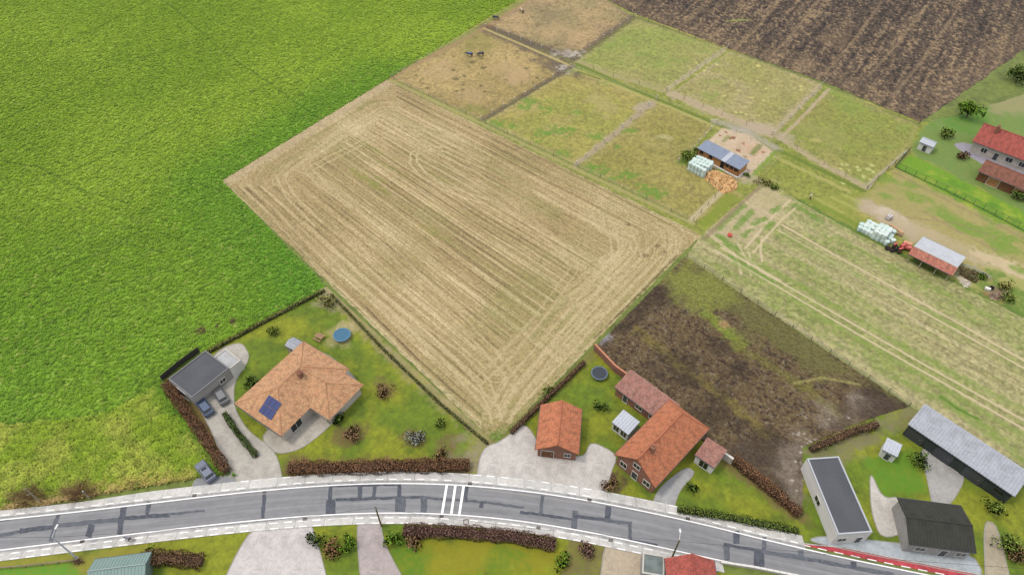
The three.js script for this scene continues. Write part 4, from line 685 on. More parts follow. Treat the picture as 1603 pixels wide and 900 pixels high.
// A, B: the eave corners nearest the camera, as seen; local x runs A→B, local z towards the camera
function building(o) {
  const a = G(...o.A, o.eave), b = G(...o.B, o.eave), dx = b.x - a.x, dz = b.z - a.z, W = Math.hypot(dx, dz), th = Math.atan2(-dz, dx), D = o.depth, w = W / 2, f = [dx / W, dz / W], n = [-f[1], f[0]];
  const cx = (a.x + b.x) / 2 - n[0] * D / 2, cz = (a.z + b.z) / 2 - n[1] * D / 2;
  const t = thing(o.name, o.label, o.category, [cx, 0.02, cz], th, o.group), h = Math.abs(D) / 2, ov = o.over ?? 0.4, e = o.eave, r = o.ridge, ww = w - ov, hh = h - ov;
  t.userData.W = W; const rm = o.roofMat, wm = o.wallMat, kind = o.kind ?? 'tile';
  const roofs = [];
  const add = (nm, e0, e1, r1, r0, m = rm, k = kind) => { const q = mesh(nm, slopeGeo(e0, e1, r1, r0, k), m, t); roofs.push(q); return q; };
  if (o.shape === 'gable') {                                          // ridge along local x
    const rz = o.ridgeZ ?? 0, yw = z => e + (r - e) * (z > rz ? (h - z) / (h - rz) : (z + h) / (h + rz));
    const g = prismGeo([[-hh, 0], [hh, 0], [hh, yw(hh) - 0.14], [rz, r - 0.16], [-hh, yw(-hh) - 0.14]], -ww, ww); g.rotateY(-Math.PI / 2); mesh('wall', g, wm, t);
    add('roof', [-w, e, h], [w, e, h], [w, r, rz], [-w, r, rz]); add('roof', [w, e, -h], [-w, e, -h], [-w, r, rz], [w, r, rz], o.roofMat2 ?? rm, o.kind2 ?? kind);
    mesh('ridge_cap', bar([-w, r + 0.02, rz], [w, r + 0.02, rz], 0.13, 0.13, 6), o.ridgeMat ?? rm, roofs[0]);
  } else if (o.shape === 'gableZ') {                                  // gable faces the camera
    const hip = o.hipBack ?? 0, g = prismGeo([[-ww, 0], [ww, 0], [ww, e + (r - e) * ov / w - 0.14], [0, r - 0.16], [-ww, e + (r - e) * ov / w - 0.14]], -hh + hip, hh); mesh('wall', [g, ...(hip ? [box(ww * 2, e, hip, 0, e / 2, -hh + hip / 2)] : [])], wm, t);
    add('roof', [w, e, h], [w, e, -h], [0, r, -h + hip], [0, r, h]); add('roof', [-w, e, -h], [-w, e, h], [0, r, h], [0, r, -h + hip]); if (hip) add('roof', [w, e, -h], [-w, e, -h], [0, r, -h + hip], [0, r, -h + hip]);
    mesh('ridge_cap', [bar([0, r + 0.02, h], [0, r + 0.02, -h + hip], 0.16), ...(hip ? [bar([0, r, -h + hip], [w, e, -h], 0.11), bar([0, r, -h + hip], [-w, e, -h], 0.11)] : [])], rm, roofs[0]);
  } else if (o.shape === 'hip') {
    mesh('wall', box(ww * 2, e, hh * 2, 0, e / 2, 0), wm, t); const q = Math.min(w, h) * 0.95;
    const X = w >= h ? w - q : 0, Z = w >= h ? 0 : h - q;
    add('roof', [-w, e, h], [w, e, h], [X, r, Z], [-X, r, Z]); add('roof', [w, e, -h], [-w, e, -h], [-X, r, -Z], [X, r, -Z]); add('roof', [w, e, h], [w, e, -h], [X, r, -Z], [X, r, Z]); add('roof', [-w, e, -h], [-w, e, h], [-X, r, Z], [-X, r, -Z]);
    mesh('ridge_cap', [bar([-X, r, -Z], [X, r, Z], 0.13), bar([w, e, h], [X, r, Z], 0.12), bar([-w, e, h], [-X, r, Z], 0.12), bar([w, e, -h], [X, r, -Z], 0.12), bar([-w, e, -h], [-X, r, -Z], 0.12)], rm, roofs[0]);
  } else if (o.shape === 'mono') {
    const g = prismGeo([[-hh, 0], [hh, 0], [hh, e - 0.14 + (r - e) * ov / (2 * h)], [-hh, r - 0.14]], -ww, ww); g.rotateY(-Math.PI / 2); mesh('wall', g, wm, t);
    if (!o.noRoof) add('roof', [-w, e, h], [w, e, h], [w, r, -h], [-w, r, -h]);
  } else {                                                            // flat with a parapet
    mesh('wall', box(w * 2, e, h * 2, 0, e / 2, 0), wm, t); roofs.push(mesh('roof', box(w * 2 - 0.5, 0.06, h * 2 - 0.5, 0, e + 0.031, 0), rm, t));
    mesh('parapet', [box(w * 2, 0.22, 0.25, 0, e + 0.112, h - 0.125), box(w * 2, 0.22, 0.25, 0, e + 0.112, -h + 0.125), box(0.25, 0.22, h * 2 - 0.5, w - 0.125, e + 0.112, 0), box(0.25, 0.22, h * 2 - 0.5, -w + 0.125, e + 0.112, 0)], o.trim ?? M.concrete, roofs[0]);
  }
  if (o.gutter !== false && o.shape !== 'flat') for (const s of o.shape === 'mono' ? [1] : [1, -1]) mesh('gutter', o.shape === 'gableZ' ? bar([s * (w + 0.06), e - 0.06, h], [s * (w + 0.06), e - 0.06, -h], 0.07) : bar([-w, e - 0.06, s * (h + 0.06)], [w, e - 0.06, s * (h + 0.06)], 0.07), M.dframe, t);
  const wo = o.shape === 'flat' ? [w, h] : [ww, hh];
  for (const q of o.open ?? []) {                                     // [face, along, sill, width, height, kind]
    const [face, s, y, qw, qh, kd = 'window'] = q, fr = o.frameMat ?? M.frame, grp = new THREE.Group(); grp.name = kd; t.add(grp);
    const off = face === 'f' || face === 'b' ? wo[1] : wo[0]; grp.rotation.y = { f: 0, r: Math.PI / 2, b: Math.PI, l: -Math.PI / 2 }[face];
    const P = { f: [s, off], b: [-s, -off], r: [off, -s], l: [-off, s] }[face]; grp.position.set(P[0], 0, P[1]);
    mesh('frame', [box(qw + 0.12, 0.09, 0.1, 0, y + qh, 0.04), box(qw + 0.12, 0.09, 0.14, 0, y, 0.05), box(0.08, qh - 0.09, 0.1, -qw / 2, y + qh / 2, 0.04), box(0.08, qh - 0.09, 0.1, qw / 2, y + qh / 2, 0.04), ...(kd === 'window' ? [box(0.06, qh - 0.09, 0.08, 0, y + qh / 2, 0.04)] : [])], fr, grp);
    mesh(kd === 'window' ? 'pane' : 'panel', box(qw - 0.08, qh - 0.09, 0.05, 0, y + qh / 2, 0.03), kd === 'window' ? M.glass : o.doorMat ?? M.dframe, grp);
    if (kd !== 'window') mesh('handle', bar([qw * 0.32, y + qh * 0.48, 0.09], [qw * 0.32, y + qh * 0.55, 0.09], 0.03), M.frame, grp);
  }
  for (const q of o.chimney ?? []) { const c = mesh('chimney', [box(0.75, q[3], 0.75, q[0], q[1] + q[3] / 2, q[2]), box(0.9, 0.1, 0.9, q[0], q[1] + q[3] + 0.051, q[2])], M.wallbrick, roofs[0]); mesh('chimney_pot', new THREE.CylinderGeometry(0.14, 0.17, 0.45, 10).translate(q[0], q[1] + q[3] + 0.33, q[2]), M.terracotta, roofs[0]); }
  t.userData.half = undefined; delete t.userData.half; delete t.userData.W;
  return { t, roofs, w, h, e, r };
}
const onSlope = (r, e0, e1, r1, r0) => null;
// the bungalow: two hipped wings, solar panels, skylights
{
  const b1 = building({ name: 'bungalow', label: 'orange-tiled hipped bungalow with dark blue solar panels', category: 'house', A: [366, 632], B: [440, 683], depth: 17, eave: 2.8, ridge: 5.6, shape: 'hip', roofMat: M.orange, wallMat: M.render, over: 0.55,
    open: [['f', -3, 0.9, 1.6, 1.2], ['f', 1.2, 0, 1.1, 2.1, 'door'], ['f', 3.0, 0.9, 1.2, 1.2], ['r', -5, 0.1, 2.4, 2.1], ['r', 3, 0.9, 1.6, 1.2], ['l', -4, 0.9, 1.4, 1.2], ['l', 3, 0.9, 1.4, 1.2]], chimney: [[1.2, 4.4, -1.5, 1.9]] });
  const { t, w, h, e, r } = b1;
  // second wing joins at the right rear, one roof lower
  const L = w + 4.6, e2 = 2.79, r2 = 5.2, z0 = -h + 1.2, z1 = 1.6, zm = (z0 + z1) / 2, hz = (z1 - z0) / 2;
  mesh('wall', box(L - w + 0.2, e2 - 0.02, z1 - z0 - 1.1, (L + w) / 2 - 0.7, (e2 - 0.02) / 2, zm), M.render, t);
  for (const [p, q] of [[[[0, e2, z1], [L, e2, z1], [L - hz, r2, zm], [0, r2, zm]], 0], [[[L, e2, z0], [0, e2, z0], [0, r2, zm], [L - hz, r2, zm]], 0], [[[L, e2, z1], [L, e2, z0], [L - hz, r2, zm], [L - hz, r2, zm]], 0]]) mesh('roof', slopeGeo(...p, 'tile'), M.orange, t);
  mesh('ridge_cap', [bar([0, r2, zm], [L - hz, r2, zm], 0.13), bar([L - hz, r2, zm], [L, e2, z1], 0.12), bar([L - hz, r2, zm], [L, e2, z0], 0.12)], M.orange, t);
  // solar panels on the front hip and right pitch
  const pan = pmat([46, 62, 122], 0.25, 0.1), edge = pmat([150, 156, 168], 0.4, 0.6), q = Math.min(w, h) * 0.95, slope = Math.atan2(r - e, q);
  const arr = new THREE.Group(); arr.name = 'solar_array'; t.add(arr); arr.position.set(w * 0.16, e + (r - e) * 0.45 + 0.1, h - q * 0.45); arr.rotation.x = slope;
  for (let i = 0; i < 3; i++) for (let j = 0; j < 2; j++) { mesh('panel', [box(1.02, 0.05, 1.62, (i - 1) * 1.07, 0.06, (j - 0.5) * 1.68)], pan, arr); }
  mesh('rail', [box(3.2, 0.05, 0.05, 0, 0.005, 0.7), box(3.2, 0.05, 0.05, 0, 0.005, -0.7)], edge, arr);
}
building({ name: 'garage', label: 'dark grey flat-roofed garage at the corner by the crop field', category: 'garage', A: [263, 594], B: [300, 624], depth: 8.2, eave: 2.8, shape: 'flat', roofMat: M.bitumen, wallMat: M.greywall, trim: pmat([120, 122, 128], 0.7), open: [['f', 0, 0, 2.6, 2.2, 'door'], ['r', 2, 0.9, 1.2, 1]] });
building({ name: 'carport', label: 'light grey flat roof beside the dark garage', category: 'carport', A: [321, 571], B: [345, 590], depth: 4.6, eave: 2.5, shape: 'flat', roofMat: M.lightroof, wallMat: M.white, open: [['f', 0, 0, 2.2, 2, 'door']] });
building({ name: 'garden_shed', label: 'small blue grey garden shed behind the bungalow', category: 'shed', A: [445, 541], B: [466, 552], depth: 2.4, eave: 2.1, ridge: 2.6, shape: 'gable', kind: 'sheet', roofMat: M.fibre, wallMat: M.greywood, over: 0.15, open: [['f', 0, 0, 0.9, 1.8, 'door']] });
building({ name: 'outbuilding', label: 'red-tiled outbuilding left of the white farmyard', category: 'outbuilding', A: [838, 704], B: [906, 712], depth: 9, eave: 2.8, ridge: 5.0, shape: 'gableZ', roofMat: M.terracotta, wallMat: M.wallbrick, open: [['f', -1.6, 0, 2.2, 2.2, 'door'], ['f', 1.8, 0.9, 1.1, 1.1], ['r', 2, 0.9, 1.2, 1], ['l', 1, 0.9, 1.2, 1]], doorMat: M.timberD });
building({ name: 'farmhouse', label: 'large orange-tiled farmhouse with its hip against the muddy paddock', category: 'house', A: [962, 712], B: [1026, 764], depth: 15.5, eave: 3.2, ridge: 7.0, shape: 'gableZ', hipBack: 3.2, roofMat: M.terracotta, wallMat: M.wallbrick, over: 0.45,
  open: [['f', -2.4, 0.9, 1.3, 1.4], ['f', 0, 0, 1.1, 2.1, 'door'], ['f', 2.4, 0.9, 1.3, 1.4], ['f', 0, 3.6, 1.3, 1.2], ['r', -4, 0.9, 1.4, 1.4], ['r', 1, 0.9, 1.4, 1.4], ['r', 5, 0.9, 1.1, 1.4], ['l', 3, 0.9, 1.4, 1.4], ['l', -2, 0, 1.1, 2.1, 'door']], chimney: [[0.6, 6.3, 4.6, 1.6]] });
building({ name: 'farm_wing', label: 'long low pink-tiled wing along the brick wall behind the farmhouse', category: 'outbuilding', A: [962, 606], B: [1040, 664], depth: 4.6, eave: 2.5, ridge: 3.5, shape: 'mono', roofMat: M.pink, wallMat: M.wallbrick, over: 0.25, open: [['f', -3, 0, 1, 2, 'door'], ['f', 0, 0.9, 1.4, 1], ['f', 3, 0.9, 1.4, 1]] });
building({ name: 'conservatory', label: 'small pale grey-roofed conservatory between farmhouse and lawn', category: 'conservatory', A: [958, 661], B: [984, 681], depth: 3.2, eave: 2.4, ridge: 2.9, shape: 'mono', kind: 'sheet', roofMat: M.palesheet, wallMat: M.white, over: 0.15, open: [['f', -0.8, 0.5, 1.2, 1.6], ['f', 0.8, 0.5, 1.2, 1.6]] });
building({ name: 'farmhouse_extension', label: 'small pink-roofed extension right of the farmhouse', category: 'extension', A: [1088, 712], B: [1119, 733], depth: 4, eave: 2.6, ridge: 3.2, shape: 'mono', roofMat: M.pink, wallMat: M.white, over: 0.2, open: [['f', 0, 0.2, 1.6, 2]] });
building({ name: 'flat_house', label: 'dark flat-roofed house with pale edges in the lower right', category: 'house', A: [1312, 838], B: [1366, 834], depth: 13, eave: 3.4, shape: 'flat', roofMat: M.bitumen, wallMat: M.white, trim: pmat([190, 196, 206], 0.7), open: [['f', -1.4, 0.9, 1.4, 1.3], ['f', 1.4, 0.0, 1, 2.1, 'door'], ['r', -3, 0.9, 1.6, 1.3], ['r', 2, 0.2, 2.4, 2], ['l', 0, 0.9, 1.6, 1.3]] });
building({ name: 'long_shed', label: 'long grey-roofed farm shed with dark green front along the sown field', category: 'shed', A: [1422, 664], B: [1590, 778], depth: 5.6, eave: 3.2, ridge: 3.9, shape: 'mono', kind: 'sheet', roofMat: M.fibre, wallMat: M.dgreen, over: 0.25, frameMat: M.dframe, open: [['f', -7, 0, 3, 2.6, 'door'], ['f', -2, 0, 3, 2.6, 'door'], ['f', 3, 0, 3, 2.6, 'door'], ['f', 7, 1.2, 1.6, 1]] });
building({ name: 'dark_hall', label: 'large dark green-black roofed building at the lower right edge', category: 'building', A: [1424, 852], B: [1530, 866], depth: 7.6, eave: 3.2, ridge: 4.4, shape: 'gable', kind: 'sheet', roofMat: nmat([50, 52, 46], 0.3, { period: 6 }), wallMat: M.greywall, over: 0.3, open: [['f', -2.5, 0.9, 1.5, 1.2], ['f', 1, 0, 1.1, 2.1, 'door'], ['f', 3.5, 0.9, 1.5, 1.2]] });
building({ name: 'small_shed', label: 'small white shed at the upper end of the long grey shed', category: 'shed', A: [1382, 704], B: [1406, 716], depth: 2.6, eave: 2.2, ridge: 2.6, shape: 'mono', kind: 'sheet', roofMat: M.palesheet, wallMat: M.white, over: 0.12, open: [['f', 0, 0, 0.9, 1.8, 'door']] });
building({ name: 'red_house', label: 'red-tiled house among lawns at the top right edge', category: 'house', A: [1523, 221], B: [1622, 258], depth: 9, eave: 3.0, ridge: 6.2, shape: 'gable', roofMat: M.redtile, wallMat: M.render, open: [['f', -4, 0.9, 1.4, 1.3], ['f', -1, 0, 1.1, 2.1, 'door'], ['f', 2, 0.9, 1.6, 1.3], ['f', 5, 0.9, 1.4, 1.3], ['l', 0, 0.9, 1.2, 1.3]], chimney: [[-4, 5.4, 1, 1.8]] });
building({ name: 'brown_barn', label: 'brown-roofed barn below the red-tiled house at the top right', category: 'barn', A: [1532, 268], B: [1630, 308], depth: 6, eave: 2.6, ridge: 4.4, shape: 'gable', roofMat: M.brown, wallMat: M.timberD, open: [['f', -3, 0, 2.6, 2.2, 'door'], ['f', 3, 0, 2.6, 2.2, 'door']], doorMat: M.timber });
building({ name: 'garden_shed', label: 'small white garden shed by the green lawn strip top right', category: 'shed', A: [1440, 222], B: [1462, 231], depth: 3, eave: 2.2, ridge: 2.9, shape: 'gable', kind: 'sheet', roofMat: M.palesheet, wallMat: M.white, over: 0.15, open: [['f', 0, 0, 1, 1.8, 'door']] });
building({ name: 'near_house', label: 'red-roofed house whose gable peak cuts the bottom edge by the road', category: 'house', A: [1050, 962], B: [1132, 966], depth: 8, eave: 3.0, ridge: 5.2, shape: 'gableZ', roofMat: M.redtile, wallMat: M.wallbrick, open: [['b', -2, 0.9, 1.2, 1.2], ['b', 2, 0.9, 1.2, 1.2], ['r', 0, 0.9, 1.3, 1.2]] });
building({ name: 'greenhouse', label: 'pale teal greenhouse at the bottom left corner', category: 'greenhouse', A: [134, 922], B: [226, 910], depth: 4.4, eave: 2.0, ridge: 3.0, shape: 'gable', kind: 'sheet', roofMat: nmat([136, 164, 160], 0.15, { period: 4, rough: 0.3 }), wallMat: nmat([126, 150, 146], 0.15, { period: 4, rough: 0.3 }), over: 0.1, open: [['f', 0, 0, 1.2, 1.9, 'door'], ['b', -2, 0.6, 1.8, 1.1], ['b', 2, 0.6, 1.8, 1.1]] });
building({ name: 'garden_hut', label: 'grey flat-roofed hut left of the red roof at the bottom edge', category: 'hut', A: [1005, 898], B: [1040, 904], depth: 3.2, eave: 2.3, shape: 'flat', roofMat: nmat([118, 130, 130], 0.3, { period: 4 }), wallMat: M.greywall, open: [['b', 0, 0, 0.9, 1.9, 'door']] });

// wooden stable: timber boards, blue grey ribbed roof with a pale strip over the passage, white plinth
{
  const { t, w, h, e, r } = building({ name: 'stable', label: 'wooden horse stable with blue grey roof and pale centre strip', category: 'stable', A: [1091.5, 231.5], B: [1159, 266], depth: 4.2, eave: 2.5, ridge: 3.0, shape: 'mono', roofMat: M.bluesheet, wallMat: M.timberD, over: 0.3, noRoof: true });
  const roofY = 0.0, cut = [[-w, w * 0.12, M.bluesheet], [w * 0.12, w * 0.32, M.palesheet], [w * 0.32, w, M.bluesheet]];
  for (const [x0, x1, m] of cut) mesh('roof', slopeGeo([x0 + 0.01, e, h], [x1 - 0.01, e, h], [x1 - 0.01, r, -h], [x0 + 0.01, r, -h], 'sheet'), m, t);
  const ww = w - 0.3, hh = h - 0.3, boards = [nmat([212, 154, 92], 0.4, { period: 2, streak: 5 }), nmat([196, 138, 80], 0.4, { period: 2, streak: 5 }), nmat([222, 166, 104], 0.4, { period: 2, streak: 5 })];
  for (let i = 0; i < 12; i++) { const y = 0.28 + i * 0.175, m = boards[i % 3]; mesh('plank', box(w * 0.14 + ww, 0.165, 0.04, (-ww + w * 0.14) / 2, y, hh + 0.022), m, t); mesh('plank', box(ww - w * 0.30, 0.165, 0.04, (ww + w * 0.30) / 2, y, hh + 0.022), m, t); mesh('plank', box(0.04, 0.165, 2 * hh, ww + 0.022, y, 0), m, t); mesh('plank', box(0.04, 0.165, 2 * hh, -ww - 0.022, y, 0), m, t); }
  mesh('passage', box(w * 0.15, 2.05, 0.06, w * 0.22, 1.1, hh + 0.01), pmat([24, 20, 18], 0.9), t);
  mesh('corner_post', [box(0.14, 2.3, 0.14, -ww, 1.2, hh + 0.05), box(0.14, 2.3, 0.14, ww, 1.2, hh + 0.05), box(0.14, 2.3, 0.1, w * 0.14, 1.2, hh + 0.06), box(0.14, 2.3, 0.1, w * 0.30, 1.2, hh + 0.06)], M.timberD, t);
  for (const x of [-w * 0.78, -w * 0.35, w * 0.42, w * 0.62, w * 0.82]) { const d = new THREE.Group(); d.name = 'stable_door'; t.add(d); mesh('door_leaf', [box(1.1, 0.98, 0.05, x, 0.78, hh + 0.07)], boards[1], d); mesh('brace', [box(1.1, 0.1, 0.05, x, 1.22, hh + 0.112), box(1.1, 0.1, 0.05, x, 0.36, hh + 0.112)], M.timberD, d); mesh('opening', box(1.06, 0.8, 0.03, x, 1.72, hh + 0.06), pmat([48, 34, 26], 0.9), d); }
  mesh('batten', [box(2 * ww, 0.1, 0.06, 0, 2.32, hh + 0.08)], boards[2], t);
  mesh('plinth', [box(2 * ww + 0.5, 0.2, 0.5, 0, 0.1, hh + 0.27), box(0.5, 0.2, 2 * hh, ww + 0.27, 0.1, 0)], M.white, t);
}
// the open barn: red pantile front pitch, grey sheet rear pitch
{
  const { t, w, h } = building({ name: 'open_barn', label: 'small open barn with grey sheet roof and narrow red tiled front pitch', category: 'barn', A: [1422.5, 397.5], B: [1491, 431.5], depth: 7.9, eave: 2.3, ridge: 3.3, ridgeZ: 2.0, shape: 'gable', roofMat: TILES([202, 128, 108]), roofMat2: M.greysheet, kind2: 'sheet', ridgeMat: M.concrete, wallMat: M.greywood, over: 0.35 });
  { const old = t.children.find(c => c.name === 'wall'); t.remove(old); const hh = h - 0.35, ww = w - 0.35, zf = 1.2, yr = z => 2.3 + 1.0 * (z + h) / (h + 2.0) - 0.16; const g = prismGeo([[-hh, 0], [zf, 0], [zf, yr(zf)], [-hh, yr(-hh)]], -ww, ww); g.rotateY(-Math.PI / 2); mesh('wall', g, M.greywood, t); }
  for (const x of [-w + 0.5, -w * 0.33, w * 0.33, w - 0.5]) mesh('post', box(0.16, 2.2, 0.16, x, 1.1, h - 0.25), M.greywood, t);
  mesh('barge_board', [box(0.06, 0.2, 2.1, w + 0.032, 2.85, 2.5).translate(0, 0, 0)].map(g => { g.translate(-w - 0.032, -2.85, -2.5); g.rotateX(Math.atan2(1.0, h - 2.0)); g.translate(w + 0.035, 2.83, (h + 2.0) / 2); return g; }), pmat([226, 170, 140], 0.8), t);
}
// ───────────────────────── walls, fences ─────────────────────────
function fence(name, label, L, o) {
  const P = GP(L), p0 = P[0], t = thing(name, label, o.category ?? 'fence', [p0[0], 0.02, p0[1]], 0, o.group);
  const h = o.h ?? 1.2, sp = o.sp ?? 4, pr = o.post ?? 0.06, postG = o.square ? box(pr * 2, h, pr * 2, 0, h / 2, 0) : new THREE.CylinderGeometry(pr, pr * 1.1, h, 6).translate(0, h / 2, 0);
  const capG = o.cap ? box(o.cap[0], 0.06, o.cap[0], 0, h + 0.03, 0) : null;
  for (let s = 0; s + 1 < P.length; s++) {
    const [ax, az] = P[s], [bx, bz] = P[s + 1], Ln = Math.hypot(bx - ax, bz - az), n = Math.max(1, Math.round(Ln / sp)), yaw = Math.atan2(-(bz - az), bx - ax);
    for (let i = s ? 1 : 0; i <= n; i++) { const m = mesh('post', postG, o.postMat, t); m.position.set(ax + (bx - ax) * i / n - p0[0], rr(-0.06, 0.02), az + (bz - az) * i / n - p0[1]); m.rotation.set(rr(-0.04, 0.04), yaw, rr(-0.04, 0.04)); if (capG) mesh('post_cap', capG, o.capMat, m); }
    for (const [y, rad, kd] of o.rails) { const g = kd === 'board' ? box(Ln, rad * 2, 0.04) : kd === 'tape' ? box(Ln, rad * 2, 0.02) : new THREE.CylinderGeometry(rad, rad, Ln, 5).rotateZ(Math.PI / 2); const m = mesh(kd === 'wire' ? 'wire' : kd === 'tape' ? 'tape' : 'rail', g, o.railMat, t); m.position.set((ax + bx) / 2 - p0[0], y, (az + bz) / 2 - p0[1]); m.rotation.y = yaw; if (kd === 'board') m.translateZ(pr + 0.03); }
    if (o.panel) { const k = Math.max(1, Math.round(Ln / o.panel)); for (let i = 0; i < k; i++) { const m = mesh('panel', box(Ln / k - 0.04, h - 0.1, 0.05), o.panelMat, t); m.position.set(ax + (bx - ax) * (i + 0.5) / k - p0[0], h / 2, az + (bz - az) * (i + 0.5) / k - p0[1]); m.rotation.y = yaw; } }
  }
  return t;
}
const pWhite = pmat([226, 220, 206], 0.8), pWood = nmat([150, 132, 108], 0.5, { period: 1 }), pDark = pmat([84, 76, 66], 0.9), pTape = pmat([206, 200, 172], 0.8), pTapeW = pmat([226, 222, 202], 0.8), pWire = pmat([130, 128, 118], 0.6, 0.4), pGreen = pmat([36, 84, 52], 0.7), pPale = nmat([206, 200, 182], 0.3, { period: 1 });
const gp = 'paddock fences';
const FE = (label, L, o) => fence('paddock_fence', label, L, { group: gp, h: 1.25, sp: 4.6, post: 0.09, square: true, cap: [0.30], capMat: pWhite, postMat: pPale, rails: [[1.1, 0.025, 'tape'], [0.6, 0.025, 'tape']], railMat: pDark, ...o });
FE('dark-taped fence with white posts between the two brown horse paddocks', [[760, 43], [815, 63], [881, 90]], {});
FE('fence with white posts between brown paddock and yellow-green paddock', [[753.5, 188], [822, 149], [893, 106]], {});
FE('fence with white posts between the top brown paddock and pale green paddock', [[900, 92], [945, 60], [995, 27]], {});
FE('pale taped fence between the two nearest-left green paddocks by the ploughed field', [[1044.5, 142], [1092, 108], [1140, 75]], { railMat: pTapeW, rails: [[1.15, 0.05, 'tape'], [0.7, 0.05, 'tape'], [0.3, 0.03, 'tape']] });
FE('white-posted fence over a bare strip left of the olive paddock', [[902.5, 258.5], [960, 212], [1028, 155]], { railMat: pTape });
FE('pale taped fence with white posts between middle and right paddocks', [[1211, 211], [1250, 172], [1293, 128]], { railMat: pTapeW, rails: [[1.15, 0.05, 'tape'], [0.7, 0.05, 'tape']] });
FE('fence along the bare strip at the right end of the right paddock', [[1358, 296], [1390, 266], [1424, 237]], { cap: null, postMat: pWood, railMat: pWood, rails: [[1.1, 0.07, 'board'], [0.6, 0.07, 'board']] });
FE('thin wire fence with pale tape along the bright crop field', [[612, 121], [690, 78], [757, 42], [842, -12]], { cap: null, sp: 6, post: 0.05, postMat: pPale, railMat: pTape, rails: [[1.1, 0.03, 'tape'], [0.6, 0.03, 'tape']] });
FE('wire fence with thin posts between the paddocks and the stubble plot', [[616, 124], [760, 194], [905, 262], [1090, 350]], { cap: null, sp: 7, post: 0.05, postMat: pWood, railMat: pTape, rails: [[1.1, 0.022, 'tape'], [0.55, 0.022, 'tape']] });
FE('taped fence on the far side of the lane', [[899, 96], [960, 121], [1043, 144], [1130, 180], [1208, 212], [1290, 258], [1358, 296]], { cap: null, sp: 7, post: 0.045, postMat: pWood, railMat: pTape, rails: [[1.1, 0.02, 'tape']] });
FE('taped fence on the near side of the lane', [[896, 106], [950, 128], [1030, 158], [1122, 193], [1216, 238]], { cap: null, sp: 7, post: 0.045, postMat: pPale, railMat: pTapeW, rails: [[1.1, 0.028, 'tape']] });
FE('low fence along the edge of the ploughed field', [[992, 26], [1140, 77], [1290, 129], [1440, 194]], { cap: null, sp: 6, post: 0.05, postMat: pDark, railMat: pDark, rails: [[1.0, 0.02, 'tape']] });
FE('pale taped fence from the lane down to the stable', [[1122, 194], [1104, 214], [1086, 234], [1062, 254]], { sp: 3.4, railMat: pTapeW });
FE('wire fence round the bale stack and dung heap', [[1062, 254], [1090, 272], [1130, 298], [1086, 346]], { cap: null, sp: 4, post: 0.05, postMat: pDark, railMat: pDark, rails: [[1.0, 0.02, 'tape']] });
FE('pale tape pen beside the right gable of the stable', [[1194, 268], [1213, 247], [1220, 249], [1200, 270]], { cap: null, sp: 3, post: 0.04, h: 1, postMat: pTapeW, railMat: pTapeW, rails: [[0.95, 0.035, 'tape']] });
for (const [l, L] of [['first pale tape divider of the sandy yard behind the stable', [[1122, 232], [1150, 210]]], ['second pale tape divider of the sandy yard behind the stable', [[1141, 243], [1175, 220]]], ['third pale tape divider of the sandy yard behind the stable', [[1160, 254], [1190, 232]]], ['pale tape along the rear edge of the sandy stable yard', [[1132, 201], [1150, 206], [1176, 216], [1211, 238]]]]) FE(l, L, { cap: null, sp: 4, post: 0.04, h: 1.1, postMat: pTapeW, railMat: pTapeW, rails: [[1.05, 0.03, 'tape']] });
fence('mesh_fence', 'dark green mesh fence beside the bright mown lawn top right', [[1422, 239], [1402, 262], [1480, 298], [1540, 328], [1612, 366]], { h: 1.6, sp: 2.6, post: 0.05, postMat: pGreen, railMat: pGreen, rails: [[1.55, 0.035, 'wire'], [1.2, 0.02, 'wire'], [0.9, 0.02, 'wire'], [0.6, 0.02, 'wire'], [0.3, 0.02, 'wire'], [0.08, 0.06, 'wire']] });
fence('field_fence', 'grey wire fence with dark posts between muddy paddock and sown field', [[1076, 402], [1160, 458], [1300, 552], [1424, 636]], { h: 1.2, sp: 4.2, post: 0.06, postMat: pDark, railMat: pWire, rails: [[1.1, 0.03, 'wire'], [0.7, 0.03, 'wire'], [0.3, 0.03, 'wire']] });
fence('panel_fence', 'dark panel fence at the corner of the bungalow garden and crop', [[254, 597], [282, 574], [312, 552]], { h: 1.7, sp: 2, post: 0.06, square: true, postMat: pDark, rails: [], panel: 2, panelMat: pmat([58, 56, 58], 0.8) });
fence('rail_fence', 'white rail fence running right from the open barn', [[1506, 418], [1524, 424], [1549, 438]], { h: 1.1, sp: 2, post: 0.06, square: true, postMat: pmat([206, 214, 206], 0.7), railMat: pmat([222, 228, 220], 0.7), rails: [[1.05, 0.09, 'board'], [0.6, 0.07, 'board']] });
fence('low_rail', 'long weathered wooden rail in the grass below the street lamp', [[-30, 893], [40, 888], [117, 879]], { category: 'rail', h: 0.6, sp: 2.4, post: 0.08, postMat: pWood, railMat: pWood, rails: [[0.58, 0.13, 'rail']] });
function gardenWall(label, L, h, th, m, cap, capW) {
  const P = GP(L), t = thing('garden_wall', label, 'wall', [P[0][0], 0.02, P[0][1]]);
  for (let s = 0; s + 1 < P.length; s++) { const [ax, az] = P[s], [bx, bz] = P[s + 1], Ln = Math.hypot(bx - ax, bz - az), yaw = Math.atan2(-(bz - az), bx - ax), q = (n, g, mm) => { const k = mesh(n, g, mm, t); k.position.set((ax + bx) / 2 - P[0][0], 0, (az + bz) / 2 - P[0][1]); k.rotation.y = yaw; };
    q('brickwork', box(Ln - 0.003 * s, h, th, 0, h / 2, 0), m); const n = Math.max(1, Math.round(Ln / 1.0)); for (let i = 0; i < n; i++) q('coping_stone', rbox(Ln / n - 0.03, 0.09, capW, -Ln / 2 + (i + 0.5) * Ln / n, h + 0.047, 0, 0.02), cap); }
}
